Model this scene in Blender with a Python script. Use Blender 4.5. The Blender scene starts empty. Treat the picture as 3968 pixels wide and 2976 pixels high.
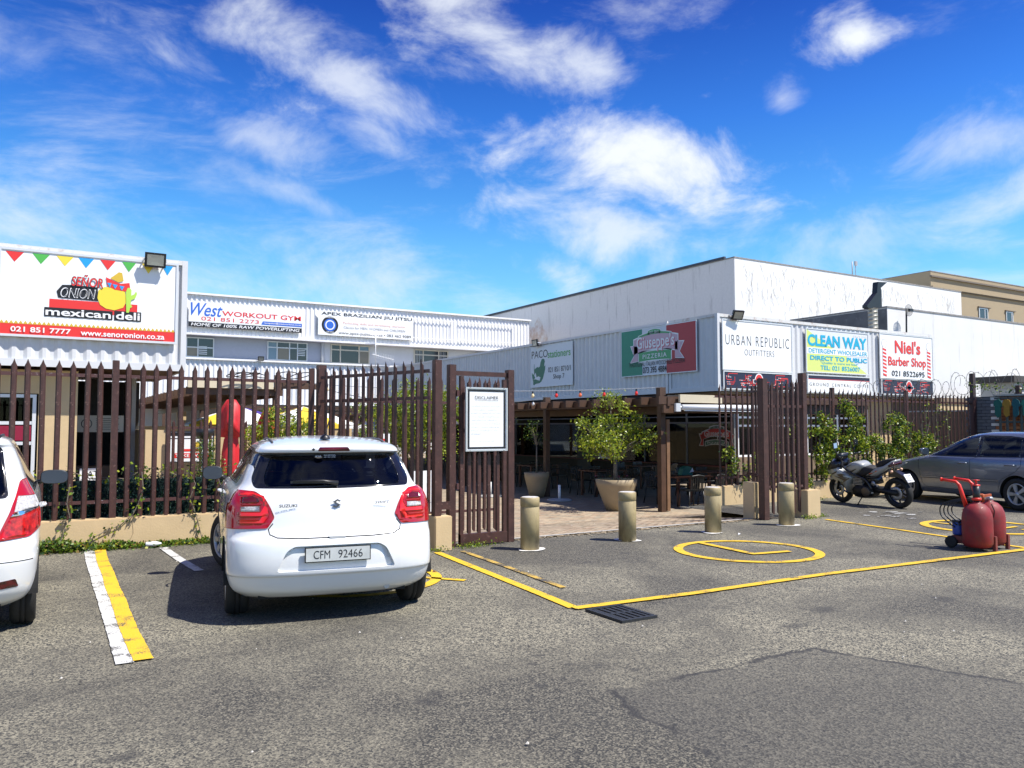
import bpy, bmesh, math, random
import numpy as np
from mathutils import Vector, Matrix
R = math.radians
random.seed(7); rng = np.random.default_rng(7)
scene = bpy.context.scene
COL = scene.collection

# ------------------------------------------------------------------ camera
cd = bpy.data.cameras.new('camera'); cam = bpy.data.objects.new('camera', cd); COL.objects.link(cam)
cam.location = (0, 0, 1.57); cam.rotation_euler = (R(90 + 3.088), 0, R(-31.05))
cd.sensor_width = 36; cd.lens = 36 * 3096 / 3968; cd.clip_start = .05; cd.clip_end = 3000
scene.camera = cam
# ------------------------------------------------------------------ light
SUN_AZ, SUN_EL = R(40), R(58)          # sun behind the camera, to its right
sd = bpy.data.lights.new('sun', 'SUN'); sun = bpy.data.objects.new('sun', sd); COL.objects.link(sun)
sd.energy = 4.6; sd.angle = R(.53); sd.color = (1, .955, .88)
sv = Vector((math.sin(SUN_AZ) * math.cos(SUN_EL), -math.cos(SUN_AZ) * math.cos(SUN_EL), math.sin(SUN_EL)))
sun.rotation_euler = sv.to_track_quat('Z', 'Y').to_euler()
scene.view_settings.view_transform = 'Standard'; scene.view_settings.look = 'None'
scene.view_settings.exposure = .8; scene.view_settings.gamma = 1; scene.view_settings.use_curve_mapping = False
# ------------------------------------------------------------------ sky
W = bpy.data.worlds.new('World'); scene.world = W; W.use_nodes = True
nt = W.node_tree; nt.nodes.clear()
def wn(t, **k):
    n = nt.nodes.new(t)
    for a, b in k.items(): setattr(n, a, b)
    return n
def wl(a, b): nt.links.new(a, b)
def wmath(op, a, b=None, clamp=False):
    n = wn('ShaderNodeMath', operation=op, use_clamp=clamp)
    for i, v in enumerate((a, b)):
        if v is None: continue
        if isinstance(v, (int, float)): n.inputs[i].default_value = v
        else: wl(v, n.inputs[i])
    return n.outputs[0]
sky = wn('ShaderNodeTexSky', sky_type='NISHITA', sun_disc=False, sun_elevation=SUN_EL, sun_rotation=math.pi - SUN_AZ,
         air_density=1.0, dust_density=.25, ozone_density=2.2, altitude=50)
hs = wn('ShaderNodeHueSaturation'); hs.inputs['Saturation'].default_value = 1.32; hs.inputs['Hue'].default_value = .492
wl(sky.outputs[0], hs.inputs['Color'])
tc = wn('ShaderNodeTexCoord')
sepd = wn('ShaderNodeSeparateXYZ'); wl(tc.outputs['Generated'], sepd.inputs[0])
elramp = wn('ShaderNodeValToRGB'); wl(sepd.outputs[2], elramp.inputs[0])
er = elramp.color_ramp; er.elements[0].position = 0; er.elements[0].color = (1.05, 1.18, 1.12, 1)
er.elements[1].position = .50; er.elements[1].color = (.22, .28, .78, 1)
e = er.elements.new(.22); e.color = (.80, 1.05, 1.22, 1)
e = er.elements.new(.36); e.color = (.46, .66, 1.14, 1)
tint = wn('ShaderNodeMix', data_type='RGBA', blend_type='MULTIPLY'); tint.inputs[0].default_value = 1
wl(hs.outputs[0], tint.inputs[6]); wl(elramp.outputs[0], tint.inputs[7])
# cloud noise on the direction
def noise(scale, detail, rough, dist, mscale=(1, 1, 1), rot=(0, 0, 0)):
    mp = wn('ShaderNodeMapping'); mp.inputs['Scale'].default_value = mscale; mp.inputs['Rotation'].default_value = rot
    wl(tc.outputs['Generated'], mp.inputs[0])
    n = wn('ShaderNodeTexNoise'); n.inputs['Scale'].default_value = scale; n.inputs['Detail'].default_value = detail
    n.inputs['Roughness'].default_value = rough; n.inputs['Distortion'].default_value = dist
    wl(mp.outputs[0], n.inputs['Vector']); return n.outputs['Fac']
n1 = noise(8, 13, .62, .35, (1, 1, 1.5)); n2 = noise(2.6, 13, .66, .45, (1, .55, 2.6), (0, R(14), R(20)))
def smooth(v, lo, hi):
    m = wn('ShaderNodeMapRange', interpolation_type='SMOOTHSTEP')
    m.inputs[1].default_value = lo; m.inputs[2].default_value = hi; wl(v, m.inputs[0]); return m.outputs[0]
def addclamp(a, b): return wmath('ADD', a, b)
# banks of cloud: (direction centre, half width along u, half height along v, roll, strength)
BLOBS = [((0.6222, 0.7189, 0.3099), 0.145, 0.055, -0.244, 1.0), ((0.5856, 0.7712, 0.2496), 0.104, 0.035, -0.14, 0.75), ((0.6676, 0.6973, 0.261), 0.098, 0.064, 0.0, 0.6), ((0.5491, 0.8132, 0.1931), 0.043, 0.019, -0.436, 0.75), ((0.744, 0.523, 0.4158), 0.041, 0.023, -0.209, 1.0), ((0.4495, 0.7733, 0.4471), 0.122, 0.043, -0.436, 0.8), ((0.5427, 0.7306, 0.4143), 0.07, 0.029, -0.175, 0.75), ((0.2172, 0.8715, 0.4397), 0.07, 0.043, -0.698, 0.8), ((0.3069, 0.8679, 0.3906), 0.116, 0.026, -0.436, 0.7), ((0.1008, 0.9106, 0.4008), 0.093, 0.02, -0.489, 0.6), ((0.2155, 0.9192, 0.3296), 0.104, 0.021, -0.314, 0.5), ((0.3492, 0.873, 0.3404), 0.064, 0.017, -0.611, 0.55), ((0.6517, 0.6559, 0.3808), 0.017, 0.009, 0.0, 0.6), ((0.7136, 0.5964, 0.3675), 0.017, 0.013, 0.0, 0.55), ((0.8637, 0.4485, 0.2299), 0.11, 0.022, 0.314, 0.65), ((0.8439, 0.4451, 0.2995), 0.075, 0.026, 0.175, 0.5), ((0.8107, 0.5469, 0.2089), 0.139, 0.029, 0.105, 0.45), ((0.2608, 0.9258, 0.2736), 0.093, 0.012, -0.349, 0.4), ((0.025, 0.9338, 0.357), 0.133, 0.035, -0.436, 0.35)]
acc = None
zero = Vector((0, 0, 1))
for (c, hw, hh, roll, st) in BLOBS:
    c = Vector(c).normalized(); rt = c.cross(zero).normalized(); up = rt.cross(c).normalized()
    hw, hh = hw * 1.22, hh * 1.28; U = (rt * math.cos(roll) + up * math.sin(roll)) / hw; V = (up * math.cos(roll) - rt * math.sin(roll)) / hh
    def dot(v):
        d = wn('ShaderNodeVectorMath', operation='DOT_PRODUCT'); wl(tc.outputs['Generated'], d.inputs[0])
        d.inputs[1].default_value = v; return d.outputs['Value']
    u = wmath('SUBTRACT', dot(U), U.dot(c)); v = wmath('SUBTRACT', dot(V), V.dot(c))
    r2 = wmath('ADD', wmath('MULTIPLY', u, u), wmath('MULTIPLY', v, v))
    d = wmath('SUBTRACT', 1.0, wmath('SQRT', r2))
    d = wmath('MAXIMUM', d, -1.0)
    val = wmath('ADD', wmath('MULTIPLY', d, .62 if st >= 1 else (.46 if st >= .7 else .30)), wmath('MULTIPLY', wmath('SUBTRACT', n1, .5), 1.7))
    k = wmath('MULTIPLY', smooth(val, -.06, .58), st)
    fr = wn('ShaderNodeMath', operation='GREATER_THAN'); wl(dot(c), fr.inputs[0]); fr.inputs[1].default_value = 0
    k = wmath('MULTIPLY', k, fr.outputs[0])
    acc = k if acc is None else wmath('MAXIMUM', acc, k)
wisps = wmath('MULTIPLY', smooth(n2, .45, .76), .52)
acc = wmath('ADD', wmath('MAXIMUM', acc, wisps), wmath('MULTIPLY', wisps, .25), clamp=True)
cm = wn('ShaderNodeMix', data_type='RGBA'); wl(acc, cm.inputs[0])
skm = wn('ShaderNodeMix', data_type='RGBA', blend_type='MULTIPLY'); skm.inputs[0].default_value = 1
wl(tint.outputs[2], cm.inputs[6]); cm.inputs[7].default_value = (5.6, 5.9, 6.3, 1)
bg = wn('ShaderNodeBackground'); bg.inputs[1].default_value = .098; wl(cm.outputs[2], bg.inputs[0])
wo = wn('ShaderNodeOutputWorld'); wl(bg.outputs[0], wo.inputs[0])

# ------------------------------------------------------------------ materials
MATS = {}
def mat(name, rgb=(.5, .5, .5), rough=.6, metal=0, var=.0, vscale=6, bump=0, bscale=60, coat=0, spec=.5, dirt=None, dscale=2.0,
        dstretch=(1, 1, 1), dlo=.5, dhi=.75, emit=None, rgb2=None, patchy=None):
    """procedural surface: base colour, fine variation, dirt blotches (optionally stretched), fine bump"""
    if name in MATS: return MATS[name]
    m = bpy.data.materials.new(name); m.use_nodes = True; t = m.node_tree; b = t.nodes['Principled BSDF']
    b.inputs['Roughness'].default_value = rough; b.inputs['Metallic'].default_value = metal
    b.inputs['Coat Weight'].default_value = coat; b.inputs['Coat Roughness'].default_value = .04
    b.inputs['Specular IOR Level'].default_value = spec
    tcn = t.nodes.new('ShaderNodeTexCoord'); vec = tcn.outputs['Object']
    col = None
    def nz(scale, detail=4, rough_=.6, stretch=(1, 1, 1)):
        mp = t.nodes.new('ShaderNodeMapping'); mp.inputs['Scale'].default_value = stretch; t.links.new(vec, mp.inputs[0])
        n = t.nodes.new('ShaderNodeTexNoise'); n.inputs['Scale'].default_value = scale; n.inputs['Detail'].default_value = detail
        n.inputs['Roughness'].default_value = rough_; t.links.new(mp.outputs[0], n.inputs['Vector']); return n.outputs['Fac']
    rgbn = t.nodes.new('ShaderNodeRGB'); rgbn.outputs[0].default_value = (*rgb, 1); col = rgbn.outputs[0]
    def mix(f, a, bcol, lo, hi, strength=1):
        mr = t.nodes.new('ShaderNodeMapRange'); mr.inputs[1].default_value = lo; mr.inputs[2].default_value = hi; mr.inputs[4].default_value = strength
        t.links.new(f, mr.inputs[0]); mx = t.nodes.new('ShaderNodeMix'); mx.data_type = 'RGBA'
        t.links.new(mr.outputs[0], mx.inputs[0]); t.links.new(a, mx.inputs[6]); mx.inputs[7].default_value = (*bcol, 1); return mx.outputs[2]
    if var: col = mix(nz(vscale), col, tuple(c * (1 - var) for c in rgb), .35, .7)
    if rgb2: col = mix(nz(vscale * 1.7, 5), col, rgb2, .45, .6)
    if dirt: col = mix(nz(dscale, 8, .7, dstretch), col, dirt, dlo, dhi)
    if patchy: col = mix(nz(patchy[0], 6, .75), col, patchy[1], patchy[2], patchy[3])
    t.links.new(col, b.inputs['Base Color'])
    if bump:
        bp = t.nodes.new('ShaderNodeBump'); bp.inputs['Strength'].default_value = bump; bp.inputs['Distance'].default_value = .01
        t.links.new(nz(bscale, 5), bp.inputs['Height']); t.links.new(bp.outputs[0], b.inputs['Normal'])
    if emit: b.inputs['Emission Color'].default_value = (*rgb, 1); b.inputs['Emission Strength'].default_value = emit
    MATS[name] = m; return m
def glassmat(name, tintc=(.30, .34, .36), transp=.8, rough=.01, refl=None):
    if name in MATS: return MATS[name]
    m = bpy.data.materials.new(name); m.use_nodes = True; t = m.node_tree; t.nodes.clear()
    fr = t.nodes.new('ShaderNodeFresnel'); fr.inputs[0].default_value = refl or 1.5
    tr = t.nodes.new('ShaderNodeBsdfTransparent'); tr.inputs[0].default_value = (*[c * transp for c in tintc], 1)
    gl = t.nodes.new('ShaderNodeBsdfGlossy'); gl.inputs['Roughness'].default_value = rough; gl.inputs[0].default_value = (.95, .97, 1, 1)
    mx = t.nodes.new('ShaderNodeMixShader'); t.links.new(fr.outputs[0], mx.inputs[0]); t.links.new(tr.outputs[0], mx.inputs[1]); t.links.new(gl.outputs[0], mx.inputs[2])
    o = t.nodes.new('ShaderNodeOutputMaterial'); t.links.new(mx.outputs[0], o.inputs[0]); MATS[name] = m; return m
def leafmat(name, rgb, rgb2):
    if name in MATS: return MATS[name]
    m = bpy.data.materials.new(name); m.use_nodes = True; t = m.node_tree; b = t.nodes['Principled BSDF']
    b.inputs['Roughness'].default_value = .42; g = t.nodes.new('ShaderNodeNewGeometry'); mx = t.nodes.new('ShaderNodeMix'); mx.data_type = 'RGBA'
    t.links.new(g.outputs['Random Per Island'], mx.inputs[0]); mx.inputs[6].default_value = (*rgb, 1); mx.inputs[7].default_value = (*rgb2, 1)
    t.links.new(mx.outputs[2], b.inputs['Base Color'])
    tl = t.nodes.new('ShaderNodeBsdfTranslucent'); t.links.new(mx.outputs[2], tl.inputs[0]); ms = t.nodes.new('ShaderNodeMixShader'); ms.inputs[0].default_value = .35
    o = t.nodes['Material Output']; t.links.new(b.outputs[0], ms.inputs[1]); t.links.new(tl.outputs[0], ms.inputs[2]); t.links.new(ms.outputs[0], o.inputs[0])
    MATS[name] = m; return m

white_steel = mat('white_steel', (.62, .63, .64), .45, var=.06, vscale=3, dirt=(.50, .45, .40), dscale=3, dstretch=(1, 1, .35), dlo=.62, dhi=.85)
rusty_white = mat('rusty_white', (.62, .62, .60), .6, dirt=(.34, .20, .14), dscale=2.3, dlo=.52, dhi=.72)
grey_steel = mat('grey_steel', (.76, .73, .70), .5, var=.07, vscale=2, dirt=(.42, .42, .44), dscale=2.5, dstretch=(1, 1, .3), dlo=.6, dhi=.85)
sign_white = mat('sign_white', (.82, .83, .83), .35, var=.02)
sign_frame = mat('sign_frame', (.66, .67, .68), .35, metal=.2)
black = mat('black_print', (.012, .012, .014), .45)
brown_steel = mat('brown_steel', (.070, .028, .021), .48, var=.45, vscale=9, dirt=(.20, .11, .085), dscale=24, dlo=.60, dhi=.68, bump=.15)
rail_steel = mat('rail_steel', (.075, .030, .026), .45, dirt=(.32, .27, .27), dscale=22, dlo=.60, dhi=.68)
dark_wood = mat('dark_wood', (.085, .042, .022), .6, var=.35, vscale=5, dirt=(.06, .03, .018), dscale=4, dstretch=(.3, 1, 1))
tan_plaster = mat('tan_plaster', (.56, .42, .235), .8, var=.10, vscale=3, bump=.25, bscale=40, dirt=(.33, .25, .15), dscale=3.5, dstretch=(1, 1, .5), dlo=.60, dhi=.85)
white_paint = mat('white_wall_paint', (.72, .72, .70), .8, var=.06, vscale=.8, dirt=(.44, .44, .42), dscale=.9, dstretch=(2.6, 1.6, .22), dlo=.56, dhi=.74, bump=.2, bscale=8)
chrome = mat('chrome', (.75, .75, .76), .12, metal=1)
plastic_black = mat('plastic_black', (.015, .015, .016), .4)
rubber = mat('rubber', (.012, .012, .012), .75)
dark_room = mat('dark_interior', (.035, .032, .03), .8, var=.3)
concrete = mat('concrete', (.42, .41, .38), .85, var=.2, vscale=8)

# ------------------------------------------------------------------ mesh helpers
def link(o, parent=None):
    COL.objects.link(o)
    if parent: o.parent = parent
    return o
def thing(name, label, cat, loc=(0, 0, 0), rz=0, group=None):
    o = bpy.data.objects.new(name, None); o.empty_display_size = .2; COL.objects.link(o)
    o.location = loc; o.rotation_euler = (0, 0, rz); o['label'] = label; o['category'] = cat
    if group: o['group'] = group
    return o
def tag(o, label, cat, group=None):
    o['label'] = label; o['category'] = cat
    if group: o['group'] = group
    return o
class MB:
    def __init__(s): s.v = []; s.f = []; s.m = []; s.sm = []
    def add(s, vs, fs, mi=0, smooth=False):
        b = len(s.v); s.v += [tuple(p) for p in vs]
        for f in fs: s.f.append(tuple(i + b for i in f)); s.m.append(mi); s.sm.append(smooth)
        return s
    def box(s, a, b, mi=0):
        x0, y0, z0 = a; x1, y1, z1 = b
        if x0 > x1: x0, x1 = x1, x0
        if y0 > y1: y0, y1 = y1, y0
        if z0 > z1: z0, z1 = z1, z0
        return s.add([(x0, y0, z0), (x1, y0, z0), (x1, y1, z0), (x0, y1, z0), (x0, y0, z1), (x1, y0, z1), (x1, y1, z1), (x0, y1, z1)],
                     [(0, 3, 2, 1), (4, 5, 6, 7), (0, 1, 5, 4), (1, 2, 6, 5), (2, 3, 7, 6), (3, 0, 4, 7)], mi)
    def beam(s, p, q, w, h, mi=0, up=(0, 0, 1)):
        p, q = Vector(p), Vector(q); d = (q - p).normalized(); up = Vector(up)
        if abs(d.dot(up)) > .95: up = Vector((0, 1, 0))
        r = d.cross(up).normalized() * w / 2; u = r.cross(d).normalized() * h / 2
        vs = [a + i * r + j * u for a in (p, q) for (i, j) in ((-1, -1), (1, -1), (1, 1), (-1, 1))]
        return s.add(vs, [(0, 1, 2, 3), (7, 6, 5, 4), (0, 4, 5, 1), (1, 5, 6, 2), (2, 6, 7, 3), (3, 7, 4, 0)], mi)
    def tube(s, pts, r, n=8, mi=0, caps=True, rs=None):
        pts = [Vector(p) for p in pts]; rings = []; b = len(s.v); last = None
        for i, p in enumerate(pts):
            d = (pts[min(i + 1, len(pts) - 1)] - pts[max(i - 1, 0)]).normalized()
            if last is None:
                a = Vector((0, 0, 1)) if abs(d.z) < .9 else Vector((1, 0, 0)); x = d.cross(a).normalized()
            else: x = (last - d * last.dot(d)).normalized()
            last = x; y = d.cross(x); rr = rs[i] if rs else r
            s.v += [tuple(p + (x * math.cos(t) + y * math.sin(t)) * rr) for t in [2 * math.pi * k / n for k in range(n)]]
        for i in range(len(pts) - 1):
            for k in range(n):
                s.f.append((b + i * n + k, b + i * n + (k + 1) % n, b + (i + 1) * n + (k + 1) % n, b + (i + 1) * n + k)); s.m.append(mi); s.sm.append(n > 5)
        if caps:
            s.f.append(tuple(b + k for k in range(n))[::-1]); s.m.append(mi); s.sm.append(False)
            s.f.append(tuple(b + (len(pts) - 1) * n + k for k in range(n))); s.m.append(mi); s.sm.append(False)
        return s
    def lathe(s, prof, c=(0, 0, 0), n=24, mi=0, axis='z', closed=False):
        b = len(s.v); c = Vector(c)
        for (r, z) in prof:
            for k in range(n):
                t = 2 * math.pi * k / n; p = (r * math.cos(t), r * math.sin(t), z)
                if axis == 'x': p = (z, r * math.cos(t), r * math.sin(t))
                if axis == 'y': p = (r * math.sin(t), z, r * math.cos(t))
                s.v.append(tuple(c + Vector(p)))
        m = len(prof)
        for i in range(m - 1 + (1 if closed else 0)):
            i2 = (i + 1) % m
            for k in range(n):
                s.f.append((b + i * n + k, b + i * n + (k + 1) % n, b + i2 * n + (k + 1) % n, b + i2 * n + k)); s.m.append(mi); s.sm.append(True)
        return s
    def prism(s, poly, a, b, mi=0, plane='xz'):
        """poly in the plane, extruded from a to b along the third axis"""
        def P(u, v, w): return {'xz': (u, w, v), 'xy': (u, v, w), 'yz': (w, u, v)}[plane]
        n = len(poly); vs = [P(u, v, a) for u, v in poly] + [P(u, v, b) for u, v in poly]
        fs = [tuple(range(n)), tuple(range(2 * n - 1, n - 1, -1))] + [(i, i + n, (i + 1) % n + n, (i + 1) % n) for i in range(n)]
        return s.add(vs, fs, mi)
    def build(s, name, mats, parent=None, local=False, kind=None, bevel=0):
        me = bpy.data.meshes.new(name); v = s.v
        if parent and not local:
            L = parent.location if parent.type == 'EMPTY' or not parent.parent else parent.parent.location
            v = [(x - L[0], y - L[1], z - L[2]) for x, y, z in v]
        me.from_pydata(v, [], s.f); me.update()
        for m in (mats if isinstance(mats, (list, tuple)) else [mats]): me.materials.append(m)
        me.polygons.foreach_set('material_index', s.m); me.polygons.foreach_set('use_smooth', s.sm)
        bm = bmesh.new(); bm.from_mesh(me); bmesh.ops.recalc_face_normals(bm, faces=bm.faces)
        if bevel:
            bmesh.ops.bevel(bm, geom=[e for e in bm.edges if len(e.link_faces) == 2 and e.calc_face_angle(0) > .6], offset=bevel, segments=2, affect='EDGES', clamp_overlap=True)
        bm.to_mesh(me); bm.free()
        o = bpy.data.objects.new(name, me); link(o, parent)
        if kind: o['kind'] = kind
        return o
def inst(o, parent, loc, rot=(0, 0, 0), scale=None):
    c = o.copy(); COL.objects.link(c); c.parent = parent; c.location = loc; c.rotation_euler = rot
    if scale: c.scale = scale
    return c
def copy_tree(o, parent=None):
    c = o.copy(); COL.objects.link(c); c.parent = parent
    for ch in list(o.children): copy_tree(ch, c)
    return c
def struct(o): o['kind'] = 'structure'; return o

# text as mesh, fitted to a box in the xz plane of its parent
def text_mesh(body, bold=0, shear=0, spacing=1):
    cu = bpy.data.curves.new('t', 'FONT'); cu.body = body; cu.offset = bold; cu.shear = shear; cu.resolution_u = 3; cu.space_character = spacing
    ob = bpy.data.objects.new('t', cu); COL.objects.link(ob)
    dg = bpy.context.evaluated_depsgraph_get(); me = bpy.data.meshes.new_from_object(ob.evaluated_get(dg))
    vs = [tuple(v.co) for v in me.vertices]; fs = [tuple(p.vertices) for p in me.polygons]
    bpy.data.objects.remove(ob); bpy.data.curves.remove(cu); bpy.data.meshes.remove(me)
    return vs, fs
def put_text(mb, body, x0, x1, z0, z1, y=-.0, mi=0, bold=0, shear=0, spacing=1, keep=False):
    vs, fs = text_mesh(body, bold, shear, spacing)
    if not vs: return
    ax = min(v[0] for v in vs); bx = max(v[0] for v in vs); az = min(v[1] for v in vs); bz = max(v[1] for v in vs)
    mb.add([(x0 + (v[0] - ax) / (bx - ax) * (x1 - x0), y, z0 + (v[1] - az) / (bz - az) * (z1 - z0)) for v in vs], fs, mi)
def put_poly(mb, pts, y, mi=0): mb.add([(p[0], y, p[1]) for p in pts], [tuple(range(len(pts)))], mi)
def put_rect(mb, x0, x1, z0, z1, y, mi=0): put_poly(mb, [(x0, z0), (x1, z0), (x1, z1), (x0, z1)], y, mi)

def corrugate(mb, p0, u, length, z0, z1, nrm, pitch=.28, depth=.036, mi=0):
    """trapezoid corrugation, ribs vertical. u: direction along wall, nrm: outward"""
    p0 = Vector((*p0, 0)); u = Vector((*u, 0)); nrm = Vector((*nrm, 0)); pts = []; t = 0
    seq = [(0, 0), (.25, 0), (.5, 1), (.75, 1)]
    k = 0
    while True:
        for (a, d) in seq:
            s_ = (k + a) * pitch + .02
            if s_ > length: break
            pts.append(p0 + u * s_ - nrm * depth * d)
        k += 1
        if k * pitch > length: break
    pts.append(p0 + u * length)
    n = len(pts); vs = [(p.x, p.y, z0) for p in pts] + [(p.x, p.y, z1) for p in pts]
    mb.add(vs, [(i, i + 1, n + i + 1, n + i) for i in range(n - 1)], mi)
def strip(mb, pts, w, z, mi=0, jit=0):
    """painted line along 2D points on the ground"""
    pts = [Vector(p) for p in pts]; L = []; Rr = []
    for i, p in enumerate(pts):
        d = (pts[min(i + 1, len(pts) - 1)] - pts[max(i - 1, 0)]).normalized(); n = Vector((-d.y, d.x)); ww = w / 2 * (1 + random.uniform(-jit, jit))
        L.append(p + n * ww); Rr.append(p - n * ww)
    vs = [(p.x, p.y, z) for p in L] + [(p.x, p.y, z) for p in Rr]; n = len(pts)
    mb.add(vs, [(i, i + 1, n + i + 1, n + i) for i in range(n - 1)], mi)
def curve(pts, k=4):
    """catmull-rom through the points"""
    P_ = [np.array(p, float) for p in pts]; P_ = [2 * P_[0] - P_[1]] + P_ + [2 * P_[-1] - P_[-2]]; out = []
    for i in range(1, len(P_) - 2):
        a, b, c, d = P_[i - 1:i + 3]
        for j in range(k):
            t = j / k; out.append(tuple(.5 * (2 * b + (c - a) * t + (2 * a - 5 * b + 4 * c - d) * t * t + (3 * b - a - 3 * c + d) * t**3)))
    return out + [tuple(P_[-2])]
def dens(pts, step=.12):
    out = []
    for a, b in zip(pts[:-1], pts[1:]):
        a, b = Vector(a), Vector(b); n = max(1, int((b - a).length / step))
        out += [tuple(a + (b - a) * (k / n)) for k in range(n)]
    return out + [tuple(pts[-1])]

# ================================================================== GROUND
def ground_mat(name, dark=False):
    m = bpy.data.materials.new(name); m.use_nodes = True; t = m.node_tree; b = t.nodes['Principled BSDF']; b.inputs['Roughness'].default_value = .85
    N = lambda k: t.nodes.new(k)
    co = N('ShaderNodeTexCoord').outputs['Object']
    def nz(scale, det=6, ro=.6, dist=0):
        n = N('ShaderNodeTexNoise'); n.inputs['Scale'].default_value = scale; n.inputs['Detail'].default_value = det; n.inputs['Roughness'].default_value = ro
        n.inputs['Distortion'].default_value = dist; t.links.new(co, n.inputs['Vector']); return n.outputs['Fac']
    def mr(f, lo, hi, a=0, c=1):
        r = N('ShaderNodeMapRange'); r.inputs[1].default_value = lo; r.inputs[2].default_value = hi; r.inputs[3].default_value = a; r.inputs[4].default_value = c
        t.links.new(f, r.inputs[0]); return r.outputs[0]
    def mix(f, a, c, bt='MIX'):
        x = N('ShaderNodeMix'); x.data_type = 'RGBA'; x.blend_type = bt
        if isinstance(f, float): x.inputs[0].default_value = f
        else: t.links.new(f, x.inputs[0])
        for i, q in ((6, a), (7, c)):
            if isinstance(q, tuple): x.inputs[i].default_value = (*q, 1)
            else: t.links.new(q, x.inputs[i])
        return x.outputs[2]
    # stone chips held in bitumen: voronoi cells, each its own grey
    v = N('ShaderNodeTexVoronoi'); v.inputs['Scale'].default_value = 78; t.links.new(co, v.inputs['Vector'])
    v2 = N('ShaderNodeTexVoronoi'); v2.inputs['Scale'].default_value = 105; t.links.new(co, v2.inputs['Vector'])
    sep = N('ShaderNodeSeparateColor'); t.links.new(v.outputs['Color'], sep.inputs[0]); sep2 = N('ShaderNodeSeparateColor'); t.links.new(v2.outputs['Color'], sep2.inputs[0])
    worn = nz(.42, 5, .62, .4)
    base = mix(mr(sep.outputs[0], .25, .95), (.040, .037, .031), (.132, .120, .090))
    base = mix(mr(sep2.outputs[1], .55, 1.0, 0, .75), base, (.22, .200, .150))
    base = mix(mr(sep2.outputs[2], .66, .76, 0, .9), base, (.018, .019, .018))
    # worn light areas, dark areas
    light = mix(mr(sep.outputs[1], .10, .60), (.082, .075, .058), (.275, .250, .180))
    light = mix(mr(sep2.outputs[0], .62, .72, 0, .92), light, (.022, .024, .023))
    if not dark: base = mix(mr(worn, .40, .58), base, light)
    base = mix(mr(nz(1.3, 8, .72, .6), .52, .78, 0, .6), base, (.050, .047, .040))
    base = mix(mr(nz(3.7, 7, .75, .3), .64, .82, 0, .30), base, (.36, .28, .185))
    base = mix(mr(nz(2.1, 10, .8, 1.5), .675, .73, 0, .75), base, (.030, .029, .028))
    def M(op, a, b_=None, cl=False):
        n = N('ShaderNodeMath'); n.operation = op; n.use_clamp = cl
        for i, q in enumerate((a, b_)):
            if q is None: continue
            if isinstance(q, (int, float)): n.inputs[i].default_value = q
            else: t.links.new(q, n.inputs[i])
        return n.outputs[0]
    sx = N('ShaderNodeSeparateXYZ'); t.links.new(co, sx.inputs[0]); X_, Y_ = sx.outputs[0], sx.outputs[1]
    wob = M('ADD', M('MULTIPLY', M('SUBTRACT', nz(1.6, 3), .5), .35), M('MULTIPLY', M('SUBTRACT', nz(14, 4, .7), .5), .10))
    pd = None
    for (ax, ay, bx_, by_) in PATCH:      # half planes of the relaid patch, inside on the right of each edge
        L_ = math.hypot(bx_ - ax, by_ - ay); nx, ny = (by_ - ay) / L_, -(bx_ - ax) / L_
        d = M('ADD', M('ADD', M('MULTIPLY', X_, nx), M('MULTIPLY', Y_, ny)), -(ax * nx + ay * ny)); pd = d if pd is None else M('MINIMUM', pd, d)
    pd = M('ADD', pd, wob)
    base = mix(mr(pd, -.03, .05, 0, .62), base, mix(mr(sep.outputs[0], .1, .95), (.028, .027, .025), (.105, .097, .078)))
    edge = M('MULTIPLY', mr(M('ABSOLUTE', pd), .012, .035, 1, 0), mr(nz(2.2, 3), .40, .52, 0, .85)); base = mix(edge, base, (.022, .021, .021))
    sm = None
    for (ox, oy, r) in STAINS:
        dd = M('SQRT', M('ADD', M('POWER', M('SUBTRACT', X_, ox), 2.0), M('POWER', M('MULTIPLY', M('SUBTRACT', Y_, oy), 1.5), 2.0))); k = M('SUBTRACT', 1.0, M('DIVIDE', dd, r)); sm = k if sm is None else M('MAXIMUM', sm, k)
    sm = M('ADD', sm, M('MULTIPLY', M('SUBTRACT', nz(16, 5, .7), .5), 1.9))
    base = mix(mr(sm, .05, .55, 0, .62), base, (.028, .027, .026))
    t.links.new(base, b.inputs['Base Color'])
    bp = N('ShaderNodeBump'); bp.inputs['Strength'].default_value = .7; bp.inputs['Distance'].default_value = .006
    t.links.new(v.outputs['Distance'], bp.inputs['Height']); t.links.new(bp.outputs[0], b.inputs['Normal'])
    return m
PATCH = [(1.9, -1.0, 3.0, 3.75), (3.0, 3.86, 4.9, 3.80), (4.78, 3.82, 5.9, 1.0)]
STAINS = [(5.22, 4.34, .17), (5.9, 4.6, .20), (2.0, 4.25, .14), (2.10, 4.36, .08), (.42, 4.29, .11), (3.1, 4.42, .06), (3.25, 4.30, .05), (2.9, 4.55, .06), (5.6, 7.6, .09), (6.4, 7.9, .09), (2.7, 4.15, .07), (3.05, 4.7, .06), (7.2, 4.3, .2), (4.7, 8.0, .08), (3.4, 4.1, .05), (1.2, 3.4, .12)]
asphalt = ground_mat('asphalt')
def sheet(name, polys, m, z=0):
    me = bpy.data.meshes.new(name); vs, fs = [], []
    for p in polys:
        b = len(vs); vs += [(q[0], q[1], q[2] if len(q) > 2 else z) for q in p]; fs.append(tuple(range(b, b + len(p))))
    me.from_pydata(vs, [], fs); me.materials.append(m); o = bpy.data.objects.new(name, me); COL.objects.link(o); o['kind'] = 'structure'; return o
earth = mat('dry_earth', (.24, .20, .14), .9, var=.4, vscale=.5)
sheet('ground', [[(-900, -900), (900, -900), (900, 900), (-900, 900)]], earth, -.62)
EDGE = 9.75
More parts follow.
